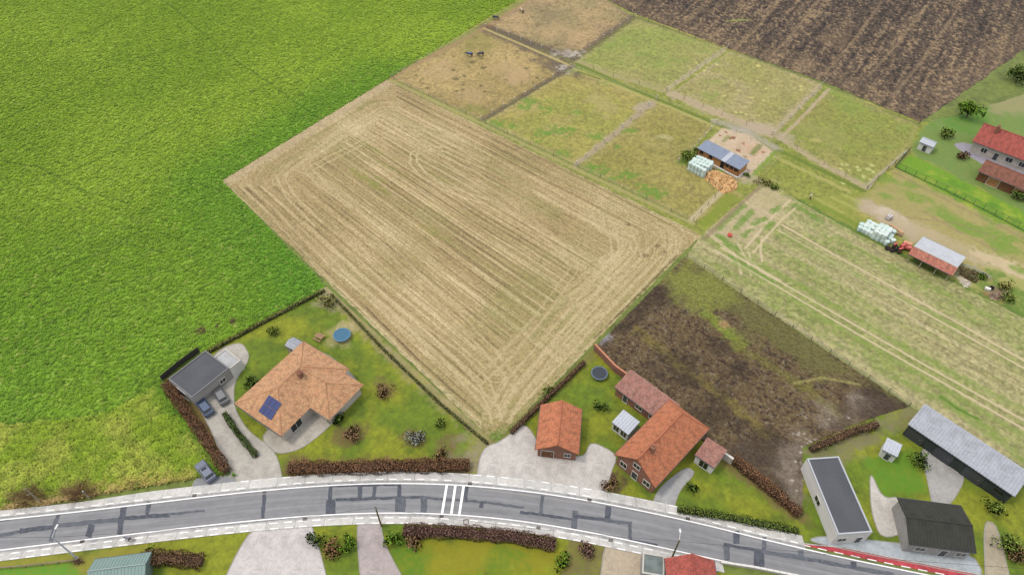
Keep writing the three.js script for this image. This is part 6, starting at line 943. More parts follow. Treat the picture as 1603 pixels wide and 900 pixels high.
// ───────────────────────── vehicles ─────────────────────────
function car(label, px, headPx, paint, o = {}) {
  const p = G(...px), q = G(...headPx), yaw = Math.atan2(-(q.z - p.z), q.x - p.x), t = thing('parked_car', label, 'car', [p.x, o.y ?? 0.03, p.z], yaw), L = o.L ?? 4.45, W = 1.82;
  const pm = new THREE.MeshPhysicalMaterial({ roughness: 0.32, metalness: 0.35, clearcoat: 0.8, clearcoatRoughness: 0.12 }); pm.color.setRGB(...mulc(C(...paint), KA)); const blk = pmat([34, 36, 40], 0.6), gl = M.glass;
  const sect = (pts, w, bev) => { const s = new THREE.Shape(pts.map(v => new THREE.Vector2(...v))), g = new THREE.ExtrudeGeometry(s, { depth: w - 2 * bev, bevelEnabled: true, bevelThickness: bev, bevelSize: bev * 0.7, bevelSegments: 5, steps: 1 }); g.translate(0, 0, -w / 2 + bev); return g; };
  mesh('body', sect([[-2.18, 0.42], [-2.2, 0.82], [-2.12, 0.98], [-1.2, 1.0], [0.95, 0.98], [1.55, 0.92], [2.05, 0.78], [2.18, 0.55], [2.12, 0.36], [-2.1, 0.34]], W, 0.22), pm, t);
  const roofY = 1.62, lo = 1.0; // greenhouse: tapered block of glass with a painted roof
  const hex = (b, tp) => { const g = new THREE.BufferGeometry(), V = [[b[0], lo, -b[2]], [b[1], lo, -b[2]], [b[1], lo, b[2]], [b[0], lo, b[2]], [tp[0], tp[3], -tp[2]], [tp[1], tp[3], -tp[2]], [tp[1], tp[3], tp[2]], [tp[0], tp[3], tp[2]]], F = [[0, 1, 2, 3], [4, 7, 6, 5], [0, 4, 5, 1], [1, 5, 6, 2], [2, 6, 7, 3], [3, 7, 4, 0]], pos = []; for (const f of F) for (const k of [0, 1, 2, 0, 2, 3]) pos.push(...V[f[k]]); g.setAttribute('position', new THREE.Float32BufferAttribute(pos, 3)); g.computeVertexNormals(); return g; };
  mesh('cabin_glass', hex([-2.0, 1.02, 0.80], [-1.62, 0.28, 0.62, roofY - 0.06]), gl, t);
  const roof = mesh('roof', rbox(1.98, 0.11, 1.30, -0.70, roofY - 0.02, 0, 0.05), pm, t);
  mesh('pillar', [-1, 1].flatMap(s => [bar([1.0, lo - 0.02, s * 0.79], [0.28, roofY - 0.04, s * 0.62], 0.05), bar([-0.55, lo, s * 0.80], [-0.6, roofY - 0.04, s * 0.635], 0.045), bar([-1.98, lo, s * 0.79], [-1.6, roofY - 0.04, s * 0.61], 0.07)]), pm, t);
  if (o.sunroof) mesh('sunroof', box(0.5, 0.02, 0.86, -0.1, roofY + 0.046, 0), pmat([20, 34, 58], 0.15), roof);
  if (o.rails) for (const s of [-1, 1]) mesh('roof_rail', bar([0.15, roofY + 0.07, s * 0.6], [-1.5, roofY + 0.07, s * 0.6], 0.03), pmat([206, 210, 214], 0.35, 0.7), roof);
  for (const [x, z] of [[1.35, 0.8], [1.35, -0.8], [-1.32, 0.8], [-1.32, -0.8]]) { const w = new THREE.Group(); w.name = 'wheel'; w.position.set(x, 0.33, z); t.add(w); mesh('tyre', new THREE.TorusGeometry(0.235, 0.1, 8, 18), pmat([26, 26, 28], 0.9), w); mesh('rim', new THREE.CylinderGeometry(0.2, 0.2, 0.16, 12).rotateX(Math.PI / 2), pmat([170, 174, 180], 0.35, 0.7), w); }
  for (const s of [-1, 1]) { mesh('headlight', rbox(0.2, 0.14, 0.4, 2.06, 0.74, s * 0.6, 0.05), pmat([226, 232, 240], 0.2), t); mesh('tail_light', rbox(0.14, 0.24, 0.3, -2.17, 0.84, s * 0.68, 0.05), pmat([150, 30, 34], 0.3), t); const mm = mesh('door_mirror', rbox(0.14, 0.13, 0.2, 0.68, 1.06, s * 0.98, 0.04), pm, t); }
  mesh('bumper', [rbox(0.16, 0.3, 1.64, 2.16, 0.46, 0, 0.06), rbox(0.16, 0.3, 1.64, -2.2, 0.5, 0, 0.06)], blk, t); mesh('sill', [box(2.0, 0.12, 0.06, 0, 0.36, 0.9), box(2.0, 0.12, 0.06, 0, 0.36, -0.9)], blk, t); mesh('number_plate', box(0.02, 0.11, 0.5, -2.3, 0.62, 0), pmat([236, 236, 232], 0.5), t);
  return t;
}
car('grey-blue estate car with sunroof parked on the grass beside the road', [323, 741], [308, 722], [112, 122, 144], { sunroof: true, rails: true });
car('dark blue car standing on the bungalow driveway', [321, 640], [309, 624], [70, 92, 126], {});
car('dark car under the left side of the carport, beside the dark garage', [346, 622], [336, 606], [120, 122, 126], {});
{ // old red tractor between the bales and the open barn
  const p = G(1406, 392), q = G(1424, 386), t = thing('tractor', 'old red tractor with black rear wheels between bales and open barn', 'tractor', [p.x, 0.03, p.z], Math.atan2(-(q.z - p.z), q.x - p.x) ), red = nmat([214, 92, 84], 0.25, { period: 1, rough: 0.5 }), blk = pmat([38, 36, 38], 0.9);
  mesh('bonnet', rbox(1.7, 0.75, 0.8, 1.25, 1.05, 0, 0.12), red, t); mesh('chassis', box(3.0, 0.35, 0.5, 0.5, 0.6, 0), blk, t); for (const s of [-1, 1]) { const w = new THREE.Group(); w.name = 'wheel'; w.position.set(-0.5, 0.72, s * 0.85); t.add(w); mesh('tyre', new THREE.TorusGeometry(0.52, 0.2, 8, 20), blk, w); mesh('rim', new THREE.CylinderGeometry(0.4, 0.4, 0.2, 14).rotateX(Math.PI / 2), red, w); const f = new THREE.Group(); f.name = 'wheel'; f.position.set(1.75, 0.42, s * 0.65); t.add(f); mesh('tyre', new THREE.TorusGeometry(0.3, 0.12, 8, 16), blk, f); mesh('rim', new THREE.CylinderGeometry(0.22, 0.22, 0.12, 12).rotateX(Math.PI / 2), red, f); mesh('mudguard', rbox(1.2, 0.1, 0.42, -0.45, 1.5, s * 0.82, 0.04), red, t); }
  mesh('seat', [rbox(0.45, 0.12, 0.5, -0.55, 1.25, 0, 0.05), rbox(0.1, 0.4, 0.5, -0.78, 1.45, 0, 0.04)], blk, t); mesh('steering_wheel', new THREE.TorusGeometry(0.2, 0.025, 6, 16).rotateX(Math.PI / 2 - 0.5).translate(0.1, 1.55, 0), blk, t); mesh('exhaust', bar([1.4, 1.4, 0.2], [1.4, 2.0, 0.2], 0.05), blk, t); }
{ const p = G(1419, 388), t = thing('seed_hopper', 'red two-part farm implement right of the tractor', 'implement', [p.x, 0.03, p.z], -0.45), red = nmat([226, 120, 104], 0.25, { period: 1, rough: 0.5 }), o = nmat([230, 166, 128], 0.25, { period: 1, rough: 0.5 });
  mesh('hopper', rbox(2.0, 0.6, 1.0, 0, 0.75, 0.62, 0.08), red, t); mesh('lid', rbox(1.8, 0.08, 0.95, 0.05, 1.1, -0.55, 0.03), o, t); mesh('box', rbox(1.8, 0.55, 1.0, 0.05, 0.75, -0.55, 0.06), o, t); mesh('frame', [box(2.4, 0.12, 0.12, 0, 0.4, 0), box(0.1, 0.45, 1.9, -0.9, 0.25, 0), box(0.1, 0.45, 1.9, 0.9, 0.25, 0)], pmat([50, 44, 42]), t); }
{ const p = G(1394, 391), t = thing('tyre_pile', 'pile of dark tyres between the bales and the red tractor', 'tyres', [p.x, 0.03, p.z]); for (let i = 0; i < 9; i++) { const m = mesh('tyre', new THREE.TorusGeometry(0.34, 0.13, 7, 16).rotateX(Math.PI / 2 + rr(-0.5, 0.5)), pmat([40 + i * 2, 37, 38], 0.95), t); m.position.set(rr(-0.9, 0.9), 0.14 + (i > 4 ? 0.25 : 0) + rr(0, 0.1), rr(-0.7, 0.7)); } }
{ const p = G(1391.5, 343), t = thing('water_tank', 'white cube water tank in its cage on the bare ground above the bales', 'tank', [p.x, 0.03, p.z], 0.5); mesh('tank', rbox(1.15, 1.0, 1.0, 0, 0.65, 0, 0.1), pmat([226, 216, 220], 0.5), t); mesh('pallet', [box(1.2, 0.05, 1.05, 0, 0.12, 0), box(1.2, 0.1, 0.12, 0, 0.05, 0.4), box(1.2, 0.1, 0.12, 0, 0.05, -0.4)], M.greywood, t); mesh('cage', [-0.5, 0, 0.5].flatMap(x => [bar([x, 0.15, 0.52], [x, 1.2, 0.52], 0.02), bar([x, 0.15, -0.52], [x, 1.2, -0.52], 0.02), bar([x, 1.2, -0.52], [x, 1.2, 0.52], 0.02)]), mGal, t); mesh('cap', new THREE.CylinderGeometry(0.12, 0.12, 0.08, 10).translate(0, 1.19, 0), pmat([60, 60, 62]), t); }
for (const [l, a, b, n, c] of [['stack of pale timber beams above the bales by the barn', [1393, 352], [1416, 367], 4, [226, 184, 142]], ['short grey timber offcuts at the right end of the bales', [1403, 366], [1413, 371], 3, [150, 118, 100]]]) { const p = G(...a), q = G(...b), L = p.distanceTo(q), t = thing('timber_stack', l, 'timber', [(p.x + q.x) / 2, 0.03, (p.z + q.z) / 2], Math.atan2(-(q.z - p.z), q.x - p.x)); const m = nmat(c, 0.3, { period: 1 }); for (let i = 0; i < n; i++) { const k = mesh('beam', rbox(L * rr(0.8, 1), 0.16, 0.2, 0, 0.08 + (i > 1 ? 0.165 : 0), 0, 0.02), m, t); k.position.z = (i % 2) * 0.26 - 0.13 + rr(-0.03, 0.03); k.position.x = rr(-0.2, 0.2); k.rotation.y = rr(-0.05, 0.05); } }
{ const p = G(1546, 454), t = thing('crate', 'white crate on the rough ground right of the barn', 'crate', [p.x, 0.03, p.z], -0.5); mesh('crate_body', rbox(1.0, 0.5, 0.6, 0, 0.27, 0, 0.04), M.white, t); mesh('lid', rbox(1.06, 0.06, 0.66, 0, 0.56, 0, 0.02), pmat([244, 244, 240], 0.5), t); }
{ const p = G(1552.5, 452.5), t = thing('bucket', 'black tub beside the white crate right of the barn', 'tub', [p.x, 0.03, p.z]); mesh('tub_wall', new THREE.CylinderGeometry(0.46, 0.38, 0.5, 14, 1, true).translate(0, 0.25, 0), new THREE.MeshStandardMaterial({ color: 0x101012, roughness: 0.7, side: THREE.DoubleSide }), t); mesh('tub_floor', new THREE.CylinderGeometry(0.38, 0.38, 0.04, 14).translate(0, 0.04, 0), pmat([30, 30, 32]), t); mesh('rim', new THREE.TorusGeometry(0.46, 0.03, 6, 18).rotateX(Math.PI / 2).translate(0, 0.5, 0), pmat([40, 40, 44]), t); }
{ const p = G(1142.5, 369.5), t = thing('red_tub', 'round red tub alone on the sown field near the plot corner', 'tub', [p.x, 0.05, p.z]), m = pmat([206, 56, 40], 0.55); mesh('tub_wall', new THREE.CylinderGeometry(0.52, 0.42, 0.42, 18).translate(0, 0.21, 0), m, t); mesh('rim', new THREE.TorusGeometry(0.5, 0.06, 6, 20).rotateX(Math.PI / 2).translate(0, 0.42, 0), pmat([222, 92, 66], 0.5), t); }
// garden things
function trampoline(label, px, r, col) { const p = G(...px), t = thing('trampoline', label, 'trampoline', [p.x, 0.02, p.z]); mesh('jumping_mat', new THREE.CylinderGeometry(r * 0.84, r * 0.84, 0.03, 32).translate(0, 0.8, 0), pmat(col[0], 0.8), t); mesh('pad', new THREE.TorusGeometry(r * 0.92, r * 0.085, 6, 36).rotateX(Math.PI / 2).scale(1, 0.5, 1).translate(0, 0.82, 0), pmat(col[1], 0.6), t); for (let i = 0; i < 6; i++) { const a = i / 6 * 6.283; mesh('leg', bar([Math.cos(a) * r * 0.92, 0, Math.sin(a) * r * 0.92], [Math.cos(a) * r * 0.92, 0.8, Math.sin(a) * r * 0.92], 0.03), mGal, t); } }
trampoline('round blue trampoline in the upper bungalow garden', [536, 528], 1.75, [[62, 116, 150], [84, 138, 172]]);
trampoline('dark round trampoline in the corner of the farm garden', [938, 588], 1.6, [[52, 60, 72], [96, 118, 140]]);
{ const p = G(500, 530), t = thing('garden_table', 'brown garden table with two benches near the blue trampoline', 'table', [p.x, 0.02, p.z], -0.5), m = nmat([172, 136, 104], 0.3, { period: 1 }); for (let i = 0; i < 4; i++) mesh('plank', box(1.8, 0.05, 0.2, 0, 0.74, -0.33 + i * 0.22), m, t); mesh('bench', [box(1.8, 0.05, 0.3, 0, 0.44, 0.78), box(1.8, 0.05, 0.3, 0, 0.44, -0.78)], m, t); mesh('leg', [-0.7, 0.7].flatMap(x => [bar([x, 0, 0.7], [x, 0.72, 0.2], 0.05), bar([x, 0, -0.7], [x, 0.72, -0.2], 0.05), bar([x, 0.4, 0.8], [x, 0.4, -0.8], 0.04)]), m, t); }

// ───────────────────────── animals and people ─────────────────────────
// bones [ax,ay,az,ra, bx,by,bz,rb] blended into one skin
function skin(bones, cell, k = 0.06, clip) {
  const lo = [1e9, 1e9, 1e9], hi = [-1e9, -1e9, -1e9];
  for (const b of bones) for (const o of [0, 4]) for (let i = 0; i < 3; i++) { lo[i] = Math.min(lo[i], b[o + i] - b[o + 3]); hi[i] = Math.max(hi[i], b[o + i] + b[o + 3]); }
  const c = lo.map((v, i) => (v + hi[i]) / 2), half = Math.max(...lo.map((v, i) => hi[i] - v)) / 2 * 1.12 + cell * 3, res = Math.min(120, Math.ceil(2 * half / cell));
  const mc = new MarchingCubes(res, new THREE.MeshStandardMaterial(), false, false, 90000); mc.isolation = 0; const hs = res / 2;
  for (let z = 0; z < res; z++) for (let y = 0; y < res; y++) for (let x = 0; x < res; x++) {
    const X = c[0] + (x - hs) / hs * half, Y = c[1] + (y - hs) / hs * half, Z = c[2] + (z - hs) / hs * half; let d = 1e3;
    for (const b of bones) { const ex = b[4] - b[0], ey = b[5] - b[1], ez = b[6] - b[2], l2 = ex * ex + ey * ey + ez * ez || 1e-9, t = Math.min(1, Math.max(0, ((X - b[0]) * ex + (Y - b[1]) * ey + (Z - b[2]) * ez) / l2)), q = Math.hypot(X - b[0] - ex * t, Y - b[1] - ey * t, Z - b[2] - ez * t) - (b[3] + (b[7] - b[3]) * t); const h = Math.max(k - Math.abs(d - q), 0) / k; d = Math.min(d, q) - h * h * k * 0.25; }
    if (clip) d = Math.max(d, clip(X, Y, Z)); mc.field[x + y * res + z * res * res] = -d;
  }
  mc.update(); const n = mc.count, p = new Float32Array(n * 3); for (let i = 0; i < n; i++) for (let j = 0; j < 3; j++) p[i * 3 + j] = c[j] + mc.positionArray[i * 3 + j] * half;
  let g = new THREE.BufferGeometry(); g.setAttribute('position', new THREE.BufferAttribute(p, 3)); g = mergeVertices(g, 1e-4); g.computeVertexNormals(); return g;
}
function horseBones(graze) {
  const head = graze ? [[0.62, 1.22, 0, 0.20, 0.98, 0.80, 0, 0.13], [0.98, 0.80, 0, 0.13, 1.12, 0.56, 0, 0.115], [1.10, 0.58, 0, 0.115, 1.22, 0.22, 0, 0.07], [1.22, 0.22, 0, 0.07, 1.25, 0.13, 0, 0.06]] : [[0.62, 1.24, 0, 0.20, 1.08, 1.24, 0, 0.14], [1.08, 1.24, 0, 0.13, 1.22, 1.22, 0, 0.115], [1.2, 1.24, 0, 0.115, 1.50, 0.98, 0, 0.07], [1.5, 0.98, 0, 0.07, 1.55, 0.92, 0, 0.06]];
  const ears = graze ? [[0.98, 0.66, 0.08, 0.03, 0.9, 0.60, 0.1, 0.012], [0.98, 0.66, -0.08, 0.03, 0.9, 0.6, -0.1, 0.012]] : [[1.1, 1.34, 0.07, 0.03, 1.12, 1.47, 0.09, 0.012], [1.1, 1.34, -0.07, 0.03, 1.12, 1.47, -0.09, 0.012]];
  const b = [[-0.66, 1.12, 0, 0.30, 0, 1.05, 0, 0.31], [0, 1.05, 0, 0.31, 0.55, 1.08, 0, 0.29], [0.3, 1.26, 0, 0.16, 0.6, 1.3, 0, 0.14], [-0.7, 1.22, 0, 0.25, -0.3, 1.2, 0, 0.22], ...head, ...ears];
  for (const s of [-1, 1]) { const f = s * 0.06; b.push([0.52, 0.95, s * 0.15, 0.14, 0.54 + f, 0.52, s * 0.16, 0.068], [0.54 + f, 0.52, s * 0.16, 0.062, 0.52 + f * 2, 0.13, s * 0.16, 0.045], [0.52 + f * 2, 0.12, s * 0.16, 0.05, 0.57 + f * 2, 0.05, s * 0.16, 0.066]); b.push([-0.66, 1.02, s * 0.15, 0.2, -0.52 - f, 0.74, s * 0.17, 0.12], [-0.52 - f, 0.74, s * 0.17, 0.11, -0.80 - f, 0.5, s * 0.16, 0.068], [-0.80 - f, 0.5, s * 0.16, 0.06, -0.74 - f * 2, 0.13, s * 0.16, 0.045], [-0.74 - f * 2, 0.12, s * 0.16, 0.05, -0.68 - f * 2, 0.05, s * 0.16, 0.066]); }
  return b;
}
const horseG = { true: skin(horseBones(true), 0.036), false: skin(horseBones(false), 0.036) };
const rugG = skin([[-0.68, 1.12, 0, 0.335, 0, 1.05, 0, 0.345], [0, 1.05, 0, 0.345, 0.56, 1.08, 0, 0.325], [0.3, 1.26, 0, 0.19, 0.58, 1.3, 0, 0.175], [-0.72, 1.22, 0, 0.285, -0.3, 1.2, 0, 0.25]], 0.036, 0.06, (x, y, z) => 0.86 - y);
function horse(label, px, to, graze, coat, rug) {
  const p = G(...px), q = G(...to), t = thing('horse', label, 'horse', [p.x, 0.035, p.z], Math.atan2(-(q.z - p.z), q.x - p.x)), cm = pmat(coat, 0.75), dk = pmat(coat.map(v => v * 0.5), 0.9);
  mesh('body', horseG[graze], cm, t); const tailB = skin([[-0.93, 1.2, 0, 0.06, -1.02, 0.95, 0, 0.08], [-1.02, 0.95, 0, 0.08, -1.03, 0.5, 0, 0.045]], 0.03); mesh('tail', tailB, dk, t);
  const mane = graze ? [[0.55, 1.42, 0, 0.05, 0.92, 0.98, 0, 0.055], [0.92, 0.98, 0, 0.055, 1.06, 0.68, 0, 0.045]] : [[0.55, 1.43, 0, 0.05, 0.95, 1.4, 0, 0.05], [0.95, 1.4, 0, 0.05, 1.14, 1.34, 0, 0.045]]; mesh('mane', skin(mane, 0.03), dk, t);
  if (rug) mesh('rug', rugG, pmat(rug, 0.55), t); return t;
}
horse('horse in a blue rug standing left of the other in the nearest brown paddock', [735, 88.5], [728, 88], false, [44, 28, 22], [62, 90, 146]);
horse('black horse in a dark grey rug grazing right of the blue-rugged one', [752.5, 88], [745, 88.5], true, [22, 18, 18], [70, 70, 82]);
horse('dark horse in a navy rug grazing by the crop fence', [776, 31], [784, 31.5], true, [22, 18, 16], [34, 40, 76]);
horse('brown horse in a cream rug grazing in the top brown paddock', [816.5, 19.5], [820, 21.5], true, [56, 42, 34], [206, 186, 160]);

function personGeo(B) { return skin(B, 0.024, 0.045); }
function faceParts(t, hx, hy, hz, fx, fz, hairCol) {                  // head at (hx,hy,hz) looking along (fx,fz)
  const yaw = Math.atan2(fx, fz), g = new THREE.Group(); g.name = 'hair'; t.add(g); g.position.set(hx, hy, hz); g.rotation.y = yaw;
  const s = new THREE.SphereGeometry(0.118, 14, 10, 0, 6.283, 0, 1.75); s.scale(0.88, 1.05, 1.05); s.rotateX(-0.35); s.translate(0, 0.02, -0.012); mesh('hair_cap', s, pmat(hairCol, 0.9), g);
}
const handBones = (x, y, z, dx, dy, dz) => { const b = [[x, y, z, 0.032, x + dx * 0.08, y + dy * 0.08, z + dz * 0.08, 0.034]]; for (let i = 0; i < 4; i++) { const o = (i - 1.5) * 0.018, L = [0.07, 0.082, 0.078, 0.06][i]; b.push([x + dx * 0.08, y + dy * 0.08, z + dz * 0.08 + o, 0.011, x + dx * (0.08 + L), y + dy * (0.08 + L), z + dz * (0.08 + L) + o * 1.2, 0.008]); } b.push([x + dx * 0.03, y + dy * 0.03, z + dz * 0.03, 0.014, x + dx * 0.07 + 0.035, y + dy * 0.07, z + dz * 0.07, 0.01]); return b; };
{ // walker in a white jacket on the lane
  const p = G(1268.5, 311.5), t = thing('person', 'person in a white jacket and dark trousers standing on the grass lane', 'person', [p.x, 0.03, p.z], 0.5);
  const skinM = pmat([206, 160, 132], 0.7);
  const head = [[0, 1.55, 0.02, 0.085, 0, 1.64, 0.02, 0.10], [0, 1.52, 0.05, 0.06, 0, 1.54, 0.06, 0.055], [0, 1.59, 0.115, 0.018, 0, 1.575, 0.13, 0.016], [0.092, 1.59, 0.01, 0.02, 0.098, 1.57, 0.0, 0.014], [-0.092, 1.59, 0.01, 0.02, -0.098, 1.57, 0, 0.014], [0, 1.40, 0, 0.06, 0, 1.52, 0.01, 0.055]];
  const body = [...head, [0, 1.34, 0, 0.1, 0, 1.0, 0, 0.12], [-0.15, 1.36, 0, 0.07, 0.15, 1.36, 0, 0.07], [0, 0.98, 0, 0.13, 0, 0.9, 0, 0.14]];
  for (const s of [-1, 1]) body.push([s * 0.19, 1.36, 0, 0.065, s * 0.25, 1.1, 0, 0.05], [s * 0.25, 1.1, 0, 0.048, s * 0.26, 0.86, 0.04, 0.034], ...handBones(s * 0.26, 0.84, 0.04, 0, -1, 0.1), [s * 0.1, 0.9, 0, 0.1, s * 0.12, 0.48, 0.01, 0.065], [s * 0.12, 0.48, 0.01, 0.062, s * 0.12, 0.1, -0.01, 0.042], [s * 0.12, 0.05, -0.03, 0.045, s * 0.13, 0.04, 0.16, 0.04]);
  mesh('body', personGeo(body), skinM, t);
  mesh('jacket', skin([[0, 1.34, 0, 0.13, 0, 0.95, 0, 0.155], [-0.16, 1.36, 0, 0.09, 0.16, 1.36, 0, 0.09], ...[-1, 1].flatMap(s => [[s * 0.19, 1.36, 0, 0.085, s * 0.25, 1.1, 0, 0.068], [s * 0.25, 1.1, 0, 0.068, s * 0.26, 0.88, 0.04, 0.05]])], 0.024, 0.04), pmat([238, 236, 222], 0.8, 0, 1.3), t);
  mesh('trousers', skin([[0, 0.96, 0, 0.14, 0, 0.88, 0, 0.15], ...[-1, 1].flatMap(s => [[s * 0.1, 0.88, 0, 0.115, s * 0.12, 0.48, 0.01, 0.082], [s * 0.12, 0.48, 0.01, 0.082, s * 0.12, 0.12, -0.01, 0.065]])], 0.024, 0.04), pmat([52, 56, 60], 0.9), t);
  mesh('shoes', skin([-1, 1].map(s => [s * 0.12, 0.05, -0.04, 0.055, s * 0.13, 0.045, 0.17, 0.05]), 0.02, 0.02), pmat([60, 50, 44], 0.8), t);
  for (const s of [-1, 1]) mesh('eye', new THREE.SphereGeometry(0.013, 8, 6).translate(s * 0.036, 1.615, 0.112), pmat([40, 34, 30], 0.3), t); mesh('mouth', box(0.045, 0.01, 0.01, 0, 1.545, 0.118), pmat([160, 90, 84], 0.7), t); faceParts(t, 0, 1.645, 0.02, 0, 1, [196, 184, 160]);
}
{ // cyclist on the near path, heading left
  const a = G(213, 846), b = G(196, 848.5), mid = a.clone().lerp(b, 0.5), yaw = Math.atan2(-(b.z - a.z), b.x - a.x), y0 = 0.145;
  const t = thing('bicycle', 'black racing bicycle ridden along the near cycle path at the lower left', 'bicycle', [mid.x, y0, mid.z], yaw), blk = pmat([36, 36, 40], 0.5);
  for (const x of [-0.5, 0.5]) { const w = new THREE.Group(); w.name = 'wheel'; w.position.set(x, 0.34, 0); t.add(w); mesh('tyre', new THREE.TorusGeometry(0.325, 0.018, 6, 28), pmat([24, 24, 26], 0.9), w); mesh('rim', new THREE.TorusGeometry(0.30, 0.012, 6, 28), pmat([120, 120, 124], 0.4, 0.6), w); mesh('spokes', [0, 1, 2, 3, 4, 5, 6, 7].map(i => bar([0, 0, 0], [Math.cos(i * 0.785) * 0.3, Math.sin(i * 0.785) * 0.3, 0], 0.004)), mGal, w); }
  mesh('frame', [bar([-0.5, 0.34, 0], [-0.06, 0.3, 0], 0.016), bar([-0.06, 0.3, 0], [-0.2, 0.86, 0], 0.018), bar([-0.06, 0.3, 0], [0.36, 0.78, 0], 0.02), bar([-0.17, 0.78, 0], [0.35, 0.82, 0], 0.018), bar([-0.5, 0.34, 0], [-0.18, 0.8, 0], 0.012), bar([0.5, 0.34, 0], [0.36, 0.86, 0], 0.016)], blk, t);
  mesh('saddle', rbox(0.26, 0.05, 0.13, -0.22, 0.9, 0, 0.02), blk, t); mesh('handlebar', [bar([0.36, 0.86, 0], [0.42, 0.92, 0], 0.016), bar([0.44, 0.92, -0.2], [0.44, 0.92, 0.2], 0.014), bar([0.44, 0.92, 0.2], [0.5, 0.84, 0.2], 0.014), bar([0.44, 0.92, -0.2], [0.5, 0.84, -0.2], 0.014)], blk, t); mesh('pedal', [bar([-0.06, 0.3, -0.1], [0.06, 0.2, -0.14], 0.014), bar([-0.06, 0.3, 0.1], [-0.18, 0.4, 0.14], 0.014)], mGal, t);
  const c = thing('person', 'cyclist in grey jersey, black shorts and dark helmet bent over the handlebar', 'person', [mid.x, y0, mid.z], yaw), sk = pmat([202, 156, 128], 0.7);
  const body = [[-0.2, 0.98, 0, 0.13, 0.24, 1.28, 0, 0.115], [0.24, 1.28, -0.13, 0.065, 0.24, 1.28, 0.13, 0.065], [0.28, 1.32, 0, 0.055, 0.38, 1.38, 0, 0.055], [0.4, 1.42, 0, 0.095, 0.44, 1.4, 0, 0.09], [0.5, 1.36, 0, 0.05, 0.48, 1.33, 0, 0.045], [0.535, 1.385, 0, 0.018, 0.55, 1.37, 0, 0.014]];
  for (const s of [-1, 1]) { body.push([0.24, 1.26, s * 0.17, 0.058, 0.33, 1.05, s * 0.21, 0.045], [0.33, 1.05, s * 0.21, 0.044, 0.43, 0.96, s * 0.19, 0.032], [0.43, 0.955, s * 0.19, 0.032, 0.46, 0.935, s * 0.19, 0.03]); for (let i = 0; i < 4; i++) body.push([0.445, 0.945, s * 0.19 + (i - 1.5) * 0.02, 0.011, 0.475, 0.905, s * 0.19 + (i - 1.5) * 0.02, 0.009]); body.push([0.43, 0.95, s * 0.165, 0.013, 0.455, 0.905, s * 0.16, 0.01]);
    const kx = s > 0 ? 0.24 : 0.18, ky = s > 0 ? 0.82 : 0.62, fx = s > 0 ? -0.16 : 0.06, fy = s > 0 ? 0.46 : 0.26; body.push([-0.18, 0.94, s * 0.1, 0.1, kx, ky, s * 0.12, 0.062], [kx, ky, s * 0.12, 0.06, fx - 0.03, fy, s * 0.13, 0.04], [fx - 0.05, fy - 0.04, s * 0.14, 0.042, fx + 0.13, fy - 0.06, s * 0.14, 0.036]); }
  mesh('body', personGeo(body), sk, c); mesh('jersey', skin([[-0.18, 1.02, 0, 0.15, 0.24, 1.29, 0, 0.135], [0.22, 1.29, -0.14, 0.08, 0.22, 1.29, 0.14, 0.08], ...[-1, 1].map(s => [0.24, 1.26, s * 0.17, 0.072, 0.33, 1.05, s * 0.21, 0.06])], 0.024, 0.04), pmat([138, 142, 156], 0.8), c);
  mesh('shorts', skin([[-0.24, 0.98, 0, 0.15, -0.16, 0.97, 0, 0.145], ...[-1, 1].map(s => [-0.18, 0.94, s * 0.1, 0.115, 0.08, s > 0 ? 0.87 : 0.76, s * 0.115, 0.09])], 0.024, 0.04), pmat([26, 26, 32], 0.8), c);
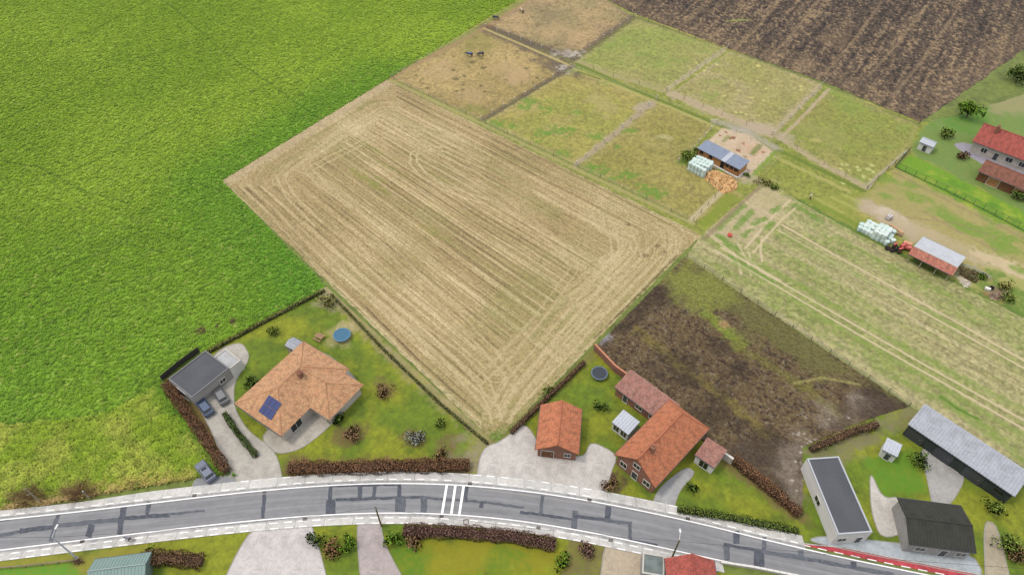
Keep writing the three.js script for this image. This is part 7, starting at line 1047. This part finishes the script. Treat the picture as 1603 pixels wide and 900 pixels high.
  const he = new THREE.SphereGeometry(0.13, 14, 9, 0, 6.283, 0, 1.7); he.scale(1.15, 0.9, 0.88); he.rotateZ(-0.25); he.translate(0.4, 1.44, 0); mesh('helmet', he, pmat([34, 34, 44], 0.4), c); mesh('shoes', skin([[-0.22, 0.42, 0.14, 0.045, -0.02, 0.4, 0.14, 0.04], [0.0, 0.22, -0.14, 0.045, 0.2, 0.2, -0.14, 0.04]], 0.02, 0.02), pmat([40, 40, 44]), c);
  for (const s of [-1, 1]) mesh('eye', new THREE.SphereGeometry(0.013, 8, 6).translate(0.525, 1.415, s * 0.034), pmat([40, 34, 30]), c);
}
// ───────────────────────── loose growth nobody could count ─────────────────────────
const inView = (x, z) => { const d = new THREE.Vector3(x, -CAM_H, z), f = -d.y * sp - z * cp, v = d.y * cp - z * -sp * -1; const depth = CAM_H * sp - z * cp, u = x / depth * FOC, w = (-CAM_H * cp - z * sp) / depth * FOC; return Math.abs(u) < 880 && Math.abs(w) < 510; };
{
  const vary = (c, f) => mulc(c, f);
  clumps('crop_leaves', 'short green leaves of the crop covering the upper left field', 'crop', P_green, 220000, bladeGeo(6, 0.24, 0.12, 0.30), (x, z) => vary(R_green.at(x, z), rr(1.08, 1.5)), { smin: 0.5, smax: 1.2, keep: inView });
  clumps('rough_tussocks', 'rough grass tussocks on the verge at the left', 'grass', P_rough, 15000, bladeGeo(7, 0.40, 0.14, 0.40), (x, z) => vary(R_rough.at(x, z), rr(1.1, 1.9)), { keep: (x, z) => z < zNO(x) - 0.3, smin: 0.5, smax: 1.4 });
  clumps('dead_weeds', 'dead weed stalks and clods over the muddy paddock', 'weeds', P_mud, 20000, bladeGeo(5, 0.16, 0.08, 0.26), (x, z) => vary(R_mud.at(x, z), rr(0.9, 1.9)), { smin: 0.4, smax: 1.2 });
  const clod = new THREE.IcosahedronGeometry(0.17, 0); clod.scale(1, 0.55, 0.8);
  clumps('plough_clods', 'brown clods and pale stubble straws turned up on the ploughed field', 'clods', P_plough, 45000, clod, (x, z) => vary(R_pl.at(x, z), rr(0.7, 1.6)), { keep: inView, smin: 0.5, smax: 1.4, tilt: 0.6, y: 0.06 });
  clumps('cut_straw', 'cut straw stalks lying over the stubble plot', 'straw', P_stubble, 80000, bladeGeo(4, 0.10, 0.05, 0.24), (x, z) => vary(R_stub.at(x, z), rr(1.0, 1.5)), { smin: 0.5, smax: 1.2, y: 0.05 });
}
renderer.render(scene, camera);
